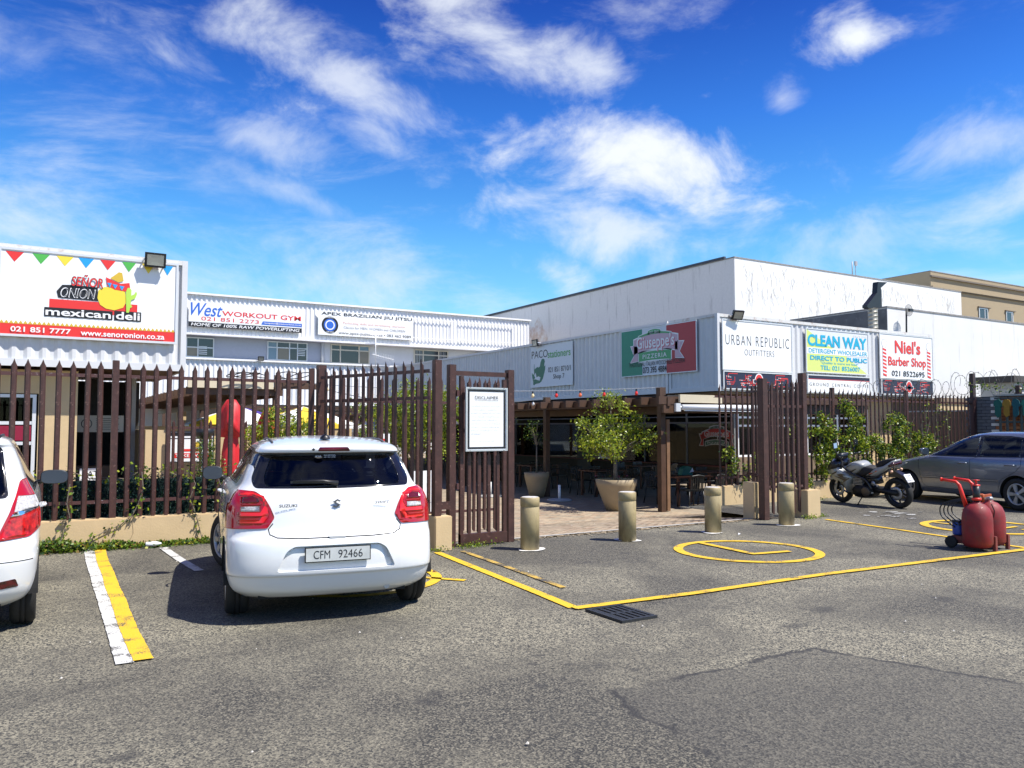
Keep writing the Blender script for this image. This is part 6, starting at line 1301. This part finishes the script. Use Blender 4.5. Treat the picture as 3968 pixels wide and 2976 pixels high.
def tree(name, label, cat, base, h, crown_c, crown_r, nb, leafn, lsize, probs, trunk_r=.05, seed=1, clump_r=.22, parentloc=None, group=None, mats=None, lean=0):
    rr = random.Random(seed); t = thing(name, label, cat, base, group=group); base = Vector(base); C_ = Vector(crown_c); q = MB(); fork = Vector((base.x + (C_.x - base.x) * .3, base.y, base.z + h))
    q.tube([base, base.lerp(fork, .5) + Vector((rr.uniform(-.03, .03), rr.uniform(-.03, .03), 0)), fork], trunk_r, 8, rs=[trunk_r * 1.2, trunk_r, trunk_r * .8]); tips = []
    for k in range(nb):
        v = Vector((rr.gauss(0, 1), rr.gauss(0, 1), rr.gauss(0, 1))).normalized(); r_ = rr.uniform(.45, 1.0); tip = C_ + Vector((v.x * crown_r[0], v.y * crown_r[1], v.z * crown_r[2])) * r_
        mid = fork.lerp(tip, .5) + Vector((rr.uniform(-.08, .08), rr.uniform(-.08, .08), rr.uniform(0, .12))) * crown_r[0]; q.tube([fork, mid, tip], trunk_r * .3, 5, rs=[trunk_r * .45, trunk_r * .25, trunk_r * .08]); tips.append(tip)
        for j in range(2): tips.append(mid.lerp(tip, rr.uniform(.3, .9)) + Vector((rr.gauss(0, 1), rr.gauss(0, 1), rr.gauss(0, .7))) * clump_r * .9)
    q.build('trunk', bark, t); g = np.random.default_rng(seed); per = leafn // len(tips); pts = []
    for tp in tips:
        sc = clump_r * rr.uniform(.6, 1.25); v = g.normal(size=(per, 3)) * np.array([1, 1, .62]) * sc * .6; pts.append(np.array(tp) + v)
    leafobj('crown', np.concatenate(pts), lsize, mats or LF[:3], probs, t, 'stuff', seed=seed); return t
# big planted tree by the pergola
TP = tree('potted_tree', 'broad round tree growing in the biggest tan pot before the pergola', 'tree', (11.95, 15.05, .25), .55, (11.88, 15.05, 1.45), (1.02, 1.02, .62), 30, 4600, .072, (.72, .22, .06), .05, 3, .18)
tree('sapling', 'thin yellow leaved sprig standing above the potted tree crown', 'plant', (12.0, 15.3, 1.6), .5, (11.95, 15.3, 2.28), (.45, .45, .16), 7, 420, .06, (.75, .25, 0), .012, 9, .14)
potm = mat('pot_tan', (.33, .255, .15), .6, var=.15, vscale=4, bump=.1); soil = mat('soil', (.05, .035, .02), 1)
def pot(label, x, y, z0, h, rb, rt, square=False):
    t = thing('plant_pot', label, 'pot', (x, y, z0)); q = MB(); n = 4 if square else 36
    q.lathe([(0, 0), (rb, 0), (rb + (rt - rb) * .35, h * .3), (rt - (rt - rb) * .12, h * .8), (rt, h), (rt - .05, h), (rt - .07, h - .06), (0, h - .06)], (x, y, z0), n); q.build('pot', potm, t); q = MB(); q.lathe([(0, h - .05), (rt - .075, h - .055)], (x, y, z0), n); q.build('soil', soil, t); return t
pot('biggest tapered tan pot holding the round tree', 11.95, 15.05, -.4, .74, .24, .50)
pot('narrow tall tan pot in the shade of the pergola', 12.25, 19.0, -.4, .70, .20, .36)
tree('potted_tree', 'sparse young tree in the narrow tan pot under the pergola', 'tree', (12.25, 19.0, .28), .75, (12.25, 19.0, 1.35), (.42, .42, .45), 12, 360, .045, (.10, .35, .55), .022, 5, .16)
leafobj('pot_flowers', clumps([(11.95, 15.05, .40, .35, .35, .06)], 260, 2), .04, [LF[2], LF[3], mat('petal_pink', (.60, .10, .22), .6)], (.6, .2, .2), TP)
# trees and shrubs behind the fence
tree('courtyard_tree', 'leafy yellow green tree behind the left gate with a tall crown', 'tree', (9.9, 22.0, -.4), 1.0, (9.83, 22.0, 1.95), (1.55, 1.55, 1.15), 60, 17000, .085, (.62, .28, .10), .07, 12, .34)
def shrub(label, blobs, per, size, probs, seed, base, mats=None):
    t = thing('shrub', label, 'shrub', base); leafobj('foliage', clumps(blobs, per, seed), size, mats or LF[:3], probs, t, 'stuff', seed=seed); q = MB(); rr = random.Random(seed)
    for (x, y, z, rx, ry, rz) in blobs[:6]: q.tube([base, (x, y, z)], .012, 5)
    q.build('stem', bark, t); return t
shrub('bright yellow green shrub behind the fence, above the roof of the white hatchback', [(4.3, 18, 1.35, .35, .35, .30), (4.8, 18, 1.6, .45, .4, .35), (5.3, 18, 1.45, .4, .4, .35), (5.0, 18, 1.05, .7, .4, .3), (4.55, 18, 1.85, .18, .2, .18)], 700, .07, (.7, .25, .05), 3, (4.8, 18, -.4))
shrub('dark slim shrub beside the closed red parasol', [(2.85, 16, 1.15, .22, .2, .25), (2.95, 16, .75, .28, .25, .3), (2.75, 16, .4, .25, .25, .3)], 900, .05, (.12, .48, .4), 4, (2.85, 16, -.4))
shrub('small round green bush on the low terrace wall', [(7.55, 20, 1.4, .26, .3, .28), (7.5, 20, 1.0, .2, .2, .25)], 800, .06, (.45, .4, .15), 5, (7.5, 20, -.4))
shrub('low yellow bush seen between the sliding gate pales', [(7.0, 17, .1, .25, .3, .18)], 500, .06, (.6, .3, .1), 6, (7.0, 17, -.4))
# artificial dark hedge screen inside the left fence, creeper along its top
t = thing('hedge_screen', 'dark teal artificial hedge screen behind the lower half of the left fence', 'hedge', (-4.8, 12.0, -.4)); q = MB(); q.box((-4.8, 12.02, -.4), (3.5, 12.08, .86)); q.build('backing', mat('hedge_backing', (.010, .030, .028), .9), t)
g_ = np.random.default_rng(5); n = 26000; hp = np.stack([g_.uniform(-4.8, 3.5, n), g_.uniform(11.93, 12.06, n), g_.uniform(.30, .90, n) ], 1); hp[:, 2] += .04 * np.sin(hp[:, 0] * 5) ; leafobj('foliage', hp, .045, [TEAL, LF[2]], (.9, .1), t, 'stuff', aspect=.3, up=0, seed=2)
def vine(label, paths, n_per_m, size, seed, probs=(.62, .30, .08), spread=.05, ymin=None):
    t = thing('creeper', label, 'creeper', paths[0][0]); q = MB(); g = np.random.default_rng(seed); pts = []
    for p in paths:
        q.tube(p, .006, 5)
        for a, b in zip(p[:-1], p[1:]):
            a, b = np.array(a), np.array(b); k = max(1, int(n_per_m * np.linalg.norm(b - a))); s_ = g.random((k, 1)); pts.append(a + (b - a) * s_ + g.normal(size=(k, 3)) * np.array([spread, spread * .5, spread]))
    q.build('stem', bark, t); P_ = np.concatenate(pts); leafobj('leaves', P_, size, LF[:3], probs, t, 'stuff', aspect=.85, seed=seed); return t
rr = random.Random(4)
top = [(-.2 + i * .22, 11.86 + rr.uniform(-.04, .03), .93 + rr.uniform(-.07, .10)) for i in range(17)]
vine('yellow green creeper running along the top of the dark hedge screen', [top, [(1.28, 11.62, .98), (1.30, 11.60, .75), (1.24, 11.60, .55), (1.18, 11.60, .42)], [(1.85, 11.62, 1.0), (1.95, 11.60, .8), (1.88, 11.6, .6), (1.95, 11.6, .42)], [(2.2, 11.62, 1.0), (2.3, 11.6, .7), (2.35, 11.6, .45)], [(.45, 11.6, .85), (.42, 11.6, .60), (.46, 11.6, .42)]], 62, .055, 8, spread=.05)
vine('creeper strands hanging down the cream plinth with brown dry stems', [[(1.18, 11.62, .42), (1.05, 11.615, .30), (.85, 11.61, .22), (.70, 11.61, .14), (.6, 11.6, .02)], [(.42, 11.62, .40), (.40, 11.61, .25), (.34, 11.6, .05)], [(1.95, 11.62, .42), (2.0, 11.61, .25), (2.05, 11.6, .05)], [(2.5, 11.62, .42), (2.55, 11.6, .2), (2.45, 11.6, .05)], [(3.0, 11.62, .42), (3.05, 11.6, .2)]], 75, .038, 9, (.25, .5, .25), .035)
g_ = np.random.default_rng(9); n = 5200; gx = g_.uniform(-.3, 3.55, n); hgt = (.05 + .09 * np.clip(np.sin(gx * 2.3 + .6) + .4 * np.sin(gx * 7), 0, 2)); P_ = np.stack([gx, 11.64 - np.abs(g_.normal(0, .11, n)), g_.random(n) * hgt], 1)
o = leafobj('ground_ivy', P_, .042, LF[:4], (.12, .46, .34, .08), None, 'stuff', aspect=.8, seed=3); tag(o, 'strip of low green ivy at the foot of the cream plinth', 'ivy')
for (lab, x, y, r_, k) in (('tuft of weeds at the foot of the pedestrian gate', 5.05, 9.33, .16, 260), ('small tuft of weeds at the left gate pillar', 4.45, 9.22, .08, 90), ('weeds at the foot of the right gate pillar', 11.55, 9.2, .13, 160), ('weeds along the plinth below the motorcycle', 14.3, 11.5, .30, 500), ('weeds by the right gate pillar near the motorcycle', 11.95, 9.3, .08, 90)):
    P_ = np.stack([g_.normal(x, r_, k), g_.normal(y, r_ * .35, k), np.abs(g_.normal(0, .03, k))], 1); o = leafobj('weeds', P_, .035, LF[:3], (.4, .4, .2), None, 'stuff', seed=4); tag(o, lab, 'weeds')
# climber over the right fence
t = thing('climbing_plant', 'dense glossy climber covering the right fence behind the motorcycle', 'climber', (15.5, 11.6, 0)); rr = random.Random(15); bl = []
for (x0, x1, z0, z1, k) in ((13.5, 14.4, .35, 1.6, 12), (14.7, 15.1, .35, 2.05, 16), (15.0, 15.7, .4, 1.6, 22), (15.65, 16.45, .9, 2.15, 20), (15.5, 16.8, .5, 1.35, 26), (17.3, 18.3, .8, 1.8, 22), (16.9, 18.9, .6, 1.25, 26), (18.3, 19.2, .9, 1.45, 12), (11.9, 13.4, .3, 1.2, 16)):
    for j in range(k): x = rr.uniform(x0, x1); z = rr.uniform(z0, z1); r_ = rr.uniform(.09, .19); bl.append((x, 11.58 + rr.uniform(-.10, .12), z, r_, r_ * .7, r_))
leafobj('leaves', clumps(bl, 340, 21, .3), .060, LF[:4], (.36, .32, .27, .05), t, 'stuff', aspect=.62, seed=6); q = MB()
for k in range(34):
    x = rr.uniform(14.6, 19.2); p = [(x, 11.66, .35)]
    for j in range(5): p.append((p[-1][0] + rr.uniform(-.15, .15), 11.60 + rr.uniform(-.04, .04), p[-1][2] + rr.uniform(.15, .38)))
    q.tube(p, .007, 4)
q.build('stem', bark, t)
vine('thin half bare creeper strands on the palisade above the grey car', [[(18.9 + i * .45, 11.62, .6), (18.95 + i * .45, 11.6, 1.2), (18.85 + i * .45, 11.6, 1.8), (18.95 + i * .45, 11.6, 2.2)] for i in range(3)], 45, .05, 31, (.3, .4, .3))
vine('leafy creeper tangled in the razor wire by the tall post', [[(20.8, 11.7, 2.7), (21.2, 11.4, 2.62), (21.3, 11.0, 2.55), (21.3, 10.5, 2.50), (21.3, 9.9, 2.48), (21.3, 9.2, 2.46)]], 90, .06, 32, (.2, .4, .4), .07)

# ================================================================== TERRACE FURNITURE
def parasol(label, x, y, z, r_, cols, drop=.55):
    t = thing('parasol', label, 'parasol', (x, y, -.4)); ang = [2 * math.pi * (k + .5) / 8 for k in range(8)]
    for k in range(8):
        a0, a1 = ang[k], ang[(k + 1) % 8]; q = MB(); P_ = lambda a, rr_, zz: (x + rr_ * math.cos(a), y + rr_ * math.sin(a), zz)
        am = a0 + math.pi / 8; q.add([P_(a0, .02, z), P_(a0, r_ * .5, z - drop * .42), P_(a0, r_, z - drop), P_(am, r_ * .94, z - drop - .0), P_(a1, r_, z - drop), P_(a1, r_ * .5, z - drop * .42)], [(0, 1, 5), (1, 2, 3), (1, 3, 5), (3, 4, 5)])
        q.add([P_(a0, r_, z - drop), P_(a1, r_, z - drop), P_(a1, r_ * 1.005, z - drop - .14), P_(a0, r_ * 1.005, z - drop - .14)], [(0, 1, 2, 3)]); q.build('canopy_panel', cols[k % len(cols)], t)
    q = MB(); q.tube([(x, y, -.4), (x, y, z)], .03, 8); q.build('pole', sign_white, t); return t
cy = mat('canvas_yellow', (.72, .50, .03), .8); cw = mat('canvas_white', (.74, .72, .68), .8); cp_ = mat('canvas_purple', (.045, .02, .20), .8)
parasol('yellow, white and purple parasol behind the closed red one', 6.35, 29, 2.28, 2.0, [cy, cw, cp_, cw], .62); parasol('white and yellow parasol behind the shrub, nearer the gate', 8.55, 29, 2.32, 1.95, [cw, cy], .66)
parasol('small white parasol under the tree beyond the gate', 12.9, 33, 1.9, 1.0, [cw], .4)
redc = mat('red_cover', (.52, .015, .020), .55, var=.25, vscale=6)
def red_cover(label, x, y, z0, z1, s_=1):
    t = thing('covered_heater', label, 'cover', (x, y, z0)); q = MB(); prof = [(.13, 0), (.19, .05), (.20, .12), (.125, .19), (.18, .30), (.19, .42), (.17, .55), (.135, .66), (.125, .715), (.275, .72), (.27, .78), (.225, .87), (.17, .94), (.09, .99), (0, 1.0)]
    n = 28; vs = []
    for i, (r_, k) in enumerate(prof):
        for j in range(n): a = 2 * math.pi * j / n; f = 1 + .13 * math.sin(5 * a + i * .5) + .09 * math.sin(11 * a - i * .7) + (.10 * math.sin(3 * a) if 8 < i < 12 else 0); vs.append((x + r_ * f * math.cos(a) * s_, y + r_ * f * math.sin(a) * s_, z0 + (z1 - z0) * k + (.10 * math.sin(3 * a + 1) if i in (8, 9, 10) else 0)))
    q.add(vs, [(i * n + j, i * n + (j + 1) % n, (i + 1) * n + (j + 1) % n, (i + 1) * n + j) for i in range(len(prof) - 1) for j in range(n)], 0, True); q.build('cover', redc, t)
    q = MB(); put_text(q, 'R', x + .02, x + .10, z0 + .72, z0 + .84, y - .19 * s_); put_text(q, 'T', x + .04, x + .10, z0 + .56, z0 + .66, y - .19 * s_); q.build('lettering', white, t)
red_cover('nearest closed parasol in a red cover behind the left fence', 3.63, 17.5, -.35, 2.17, .98)
red_cover('second red covered parasol, partly behind the yellow green shrub', 5.05, 20, -.35, 2.05, 1.0)
t = thing('fire_bowl', 'black round bowl on a stand behind the fence', 'bowl', (2.85, 16.2, -.4)); q = MB(); q.lathe([(0, 1.33), (.10, 1.35), (.17, 1.42), (.20, 1.54), (.185, 1.54), (.16, 1.45), (0, 1.40)], (2.85, 16.2, 0), 24); q.build('bowl', plastic_black, t); q = MB(); q.tube([(2.85, 16.2, -.4), (2.85, 16.2, 1.34)], .03); q.build('stand', sign_white, t)
t = sign('menu_sign', 'white takeaway sign with red band on the cream wall behind the left fence', (2.82, 20.2, .76), 0, .95, .70, sign_white, black, .02)
lay(t, .95, .70, [('black_band', black, [('r', 0, 1, .86, .98), ('r', 0, 1, .76, .79)]), ('red_band', red, [('r', .05, .95, .12, .28), ('r', .3, .9, .34, .42)]), ('emblem', gold, [('e', .62, .56, .10, .09)]), ('emblem', cactus, [('e', .78, .58, .03, .10)]), ('lettering', white, [('t', 'TAKE AWAY', .12, .88, .15, .25, .02), ('t', 'ERE', .6, .9, .88, .965)]), ('arrow', black, [('p', [(.02, .06), (.08, .10), (.08, .07), (.16, .07), (.16, .05), (.08, .05), (.08, .02)])])])
palisade('inner_fence', 'inner dark palisade in front of the takeaway sign', (2.75, 19.6), (4.6, 19.6), -.4, 1.75, (1.55, .3), pitch=.2, off=.05)
t = sign('arrow_sign', 'small white sign with a red arrow seen between the gate pales', (8.05, 20.5, 1.05), 0, .38, .34); lay(t, .38, .34, [('arrow', red, [('p', [(.15, .5), (.45, .8), (.45, .6), (.85, .6), (.85, .4), (.45, .4), (.45, .2)])])])
t = sign('cafe_board', 'white pavement board with black CENTRAL band behind the hatchback', (5.55, 14.2, .02), 0, .62, .98); lay(t, .62, .98, [('black_band', black, [('r', 0, 1, .60, .72)]), ('print', grey, [('r', .1, .9, .50, .52), ('r', .1, .8, .44, .46), ('r', .1, .6, .36, .38)]), ('lettering', white, [('t', 'CENTRAL', .05, .95, .625, .695, .02)]), ('lettering', royal, [('t', 'Breakfast', .2, .9, .78, .86)])])
t = sign('cafe_board', 'second white pavement board lettered in pale blue, right of the CENTRAL board', (6.12, 13.8, -.30), 0, .42, 1.05); lay(t, .42, 1.05, [('lettering', mat('print_faded_blue', (.25, .38, .55), .5), [('t', 'C  F', .1, .9, .72, .78), ('t', 'M  F', .1, .9, .60, .66)]), ('edge', pink, [('r', .96, 1, 0, 1)])])
# plastic chairs and slatted tables under the pergola
chm = mat('chair_plastic', (.012, .014, .014), .45)
def chair():
    t = thing('patio_chair', '', 'chair', (0, 0, 0), group='black plastic chairs under the pergola')
    q = MB(); q.box((-.22, -.22, .40), (.22, .22, .43)); q.build('seat', chm, t, local=True, bevel=.01)
    q = MB()
    for k in range(7): a = -.9 + k * .3; q.beam((.21 * math.sin(a), .20 + .03 * math.cos(a), .44), (.22 * math.sin(a), .26 + .03 * math.cos(a), .80), .028, .012)
    q.tube([(.235 * math.sin(a), .26 + .035 * math.cos(a), .80 - .03 * abs(a)) for a in [-1 + .2 * k for k in range(11)]], .017, 6); q.build('backrest', chm, t, local=True)
    q = MB(); 
    for s_ in (-1, 1): q = MB(); q.tube([(s_ * .24, .24, .64), (s_ * .26, 0, .62), (s_ * .25, -.20, .60), (s_ * .24, -.23, .40)], .016, 6); q.build('armrest', chm, t, local=True)
    for sx in (-1, 1):
        for sy in (-1, 1): q = MB(); q.tube([(sx * .20, sy * .20, .41), (sx * .24, sy * .25, 0)], .017, 6); q.build('leg', chm, t, local=True)
    return t
c0 = chair(); tabm = mat('table_shade_orange', (.11, .035, .015), .5, var=.2, vscale=4)  # orange table tops darkened, the shade under the pergola is in the colour
def table(x, y, lab):
    t = thing('patio_table', lab, 'table', (x, y, -.4), group='timber tables under the pergola')
    for k in range(6): q = MB(); q.box((-.60, -.42 + k * .142, .70), (.60, -.42 + k * .142 + .13, .735)); q.build('slat', tabm, t, local=True)
    for sx in (-1, 1):
        for sy in (-1, 1): q = MB(); q.box((sx * .52 - .03, sy * .34 - .03, 0), (sx * .52 + .03, sy * .34 + .03, .70)); q.build('leg', tabm, t, local=True)
    return t
tabs = [(14.35, 15.3, 'timber table nearest the paving'), (16.6, 16.5, 'timber table near the pizzeria logo window'), (14.3, 18.6, 'timber table behind the large pot'), (14.4, 22.2, 'timber table behind the small potted tree'), (17.3, 20.2, 'timber table deepest in the shade'), (14.4, 26, 'rearmost timber table under the pergola')]
ci = 0; sidew = ['near left', 'near right', 'far left', 'far right']
for ti, (x, y, lab) in enumerate(tabs):
    table(x, y, lab)
    for k, (dx, dy, rz) in enumerate(((-.32, -.62, math.pi), (.36, -.60, math.pi + .2), (-.35, .66, 0), (.35, .62, -.15))):
        c = c0 if ci == 0 else copy_tree(c0); c.location = (x + dx + random.uniform(-.05, .05), y + dy, -.4); c.rotation_euler = (0, 0, rz + random.uniform(-.2, .2)); ci += 1
        c['label'] = 'black plastic chair, %s side of the %s' % (sidew[k], lab)
t = thing('bag', 'green shopping bag on the front table under the pergola', 'bag', (14.5, 15.5, .335)); q = MB(); q.prism([(14.36, .337), (14.74, .337), (14.70, .53), (14.55, .57), (14.40, .50)], 15.4, 15.55); q.build('bag', mat('bag_green', (.02, .14, .09), .6), t); q = MB(); q.prism([(14.62, .40), (14.76, .42), (14.72, .52)], 15.385, 15.395); q.build('print', pale, t)
for (x, y, lab) in ((12.2, 17.8, 'round parasol foot with white tube between the two pots'), (11.2, 19.8, 'round parasol foot with white tube seen through the pedestrian gate'), (13.95, 13.3, 'round parasol foot with white tube right of the third bollard')):
    t = thing('umbrella_stand', lab, 'umbrella stand', (x, y, -.4), group='empty parasol bases on the paving'); q = MB(); q.lathe([(0, 0), (.34, 0), (.34, .03), (.25, .055), (.05, .06), (0, .06)], (x, y, gz(x, y) if y < Y1 else -.4), 24); q.build('foot', concrete, t); q = MB(); q.tube([(x, y, -.36), (x, y, .02)], .038, 10); q.build('tube', sign_white, t)
# string lights
def festoon(lab, a, b, sag, bulbs):
    t = thing('string_lights', lab, 'string lights', a); a, b = Vector(a), Vector(b); f = lambda s_: a.lerp(b, s_) - Vector((0, 0, sag * 4 * s_ * (1 - s_))); q = MB(); q.tube([f(k / 20) for k in range(21)], .009, 5); q.build('cable', mat('cable_pale', (.40, .42, .44), .5), t)
    for (s_, m_) in bulbs:
        p = f(s_); q = MB(); q.lathe([(.018, -.01), (.022, -.03), (.022, -.06)], p, 10); so = q.build('socket', plastic_black, t); q = MB(); q.lathe([(.018, -.06), (.035, -.095), (.040, -.12), (.030, -.15), (0, -.165)], p, 12); q.build('bulb', m_, t)
bw_ = mat('bulb_white', (.78, .78, .76), .2); br_ = mat('bulb_red', (.72, .04, .03), .2); bo_ = mat('bulb_orange', (.75, .16, .06), .2); by_ = mat('bulb_cream', (.75, .60, .34), .2); bgn = mat('bulb_green', (.03, .40, .22), .2)
festoon('string of coloured bulbs from the pergola corner post across the courtyard', (12.65, 14.25, 2.50), (5.2, 20.0, 2.72), .16, [(.06, br_), (.14, br_), (.20, bo_), (.26, br_), (.32, by_), (.38, bw_), (.46, by_), (.54, by_), (.62, bgn), (.70, by_), (.78, bw_), (.86, by_)])
festoon('lower string of white bulbs along the pergola beam', (12.55, 19.0, 2.38), (11.2, 25.0, 2.2), .05, [(.08, bw_), (.35, bw_), (.6, by_), (.85, by_)])
for (z, dy) in ((2.45, 21), (2.1, 24), (1.85, 27)):
    pass
t = thing('overhead_cables', 'thin black cables strung across the courtyard behind the fence', 'cables', (5.2, 20, 2.8)); q = MB()
for (a, b, s_) in (((5.2, 20, 2.85), (12.64, 24, 2.3), .25), ((5.2, 25, 2.4), (12.64, 27, 2.25), .3), ((5.2, 30, 2.5), (12.64, 31, 2.2), .2), ((5.2, 35, 2.6), (12.6, 36, 2.4), .2)):
    A_, B_ = Vector(a), Vector(b); q.tube([A_.lerp(B_, k / 16) - Vector((0, 0, s_ * 4 * (k / 16) * (1 - k / 16))) for k in range(17)], .010, 4)
q.tube([(4.2 + .35 * math.cos(a) + a * .03, 19.7, 2.82 + .06 * math.sin(a * 1.3)) for a in [k * .4 for k in range(36)]], .012, 4); q.tube([(5.35 + .35 * math.cos(a) + a * .05, 19.8, 2.85 + .09 * math.sin(a * 1.1)) for a in [k * .4 for k in range(26)]], .012, 4); q.build('cable', plastic_black, t)
# litter
t = thing('litter', 'crushed clear plastic bottle on the ivy strip', 'litter', (1.42, 11.42, .03)); q = MB(); q.lathe([(0, -.10), (.032, -.09), (.028, -.04), (.035, 0), (.026, .05), (.012, .09), (0, .10)], (1.42, 11.42, .05), 10, axis='x'); q.build('bottle', mat('clear_plastic', (.70, .74, .76), .2), t)
for (x, y, lab) in ((3.78, 7.9, 'small brown dry leaf on the asphalt right of the hatchback'), (8.9, 8.35, 'small white paper scrap by the third bollard')):
    q = MB(); q.add([(x - .03, y, .006), (x, y - .02, .02), (x + .035, y, .008), (x, y + .025, .03)], [(0, 1, 3), (1, 2, 3)]); o = q.build('scrap', mat('scrap_brown', (.16, .07, .03), .8) if x < 5 else sign_white); tag(o, lab, 'litter')
g_ = np.random.default_rng(77); mb = MB()
for k in range(160):
    x = g_.uniform(-1, 9); y = g_.uniform(2.6, 11); s_ = g_.uniform(.004, .012); mb.add([(x - s_, y, .012), (x, y - s_, .012), (x + s_, y, .012), (x, y + s_, .012), (x, y, .012 + s_)], [(0, 1, 4), (1, 2, 4), (2, 3, 4), (3, 0, 4)], int(g_.random() < .3))
o = mb.build('grit', [mat('grit_dark', (.05, .045, .04), .9), mat('grit_pale', (.50, .47, .42), .9)]); o['kind'] = 'stuff'; tag(o, 'loose grit and specks on the asphalt', 'grit')
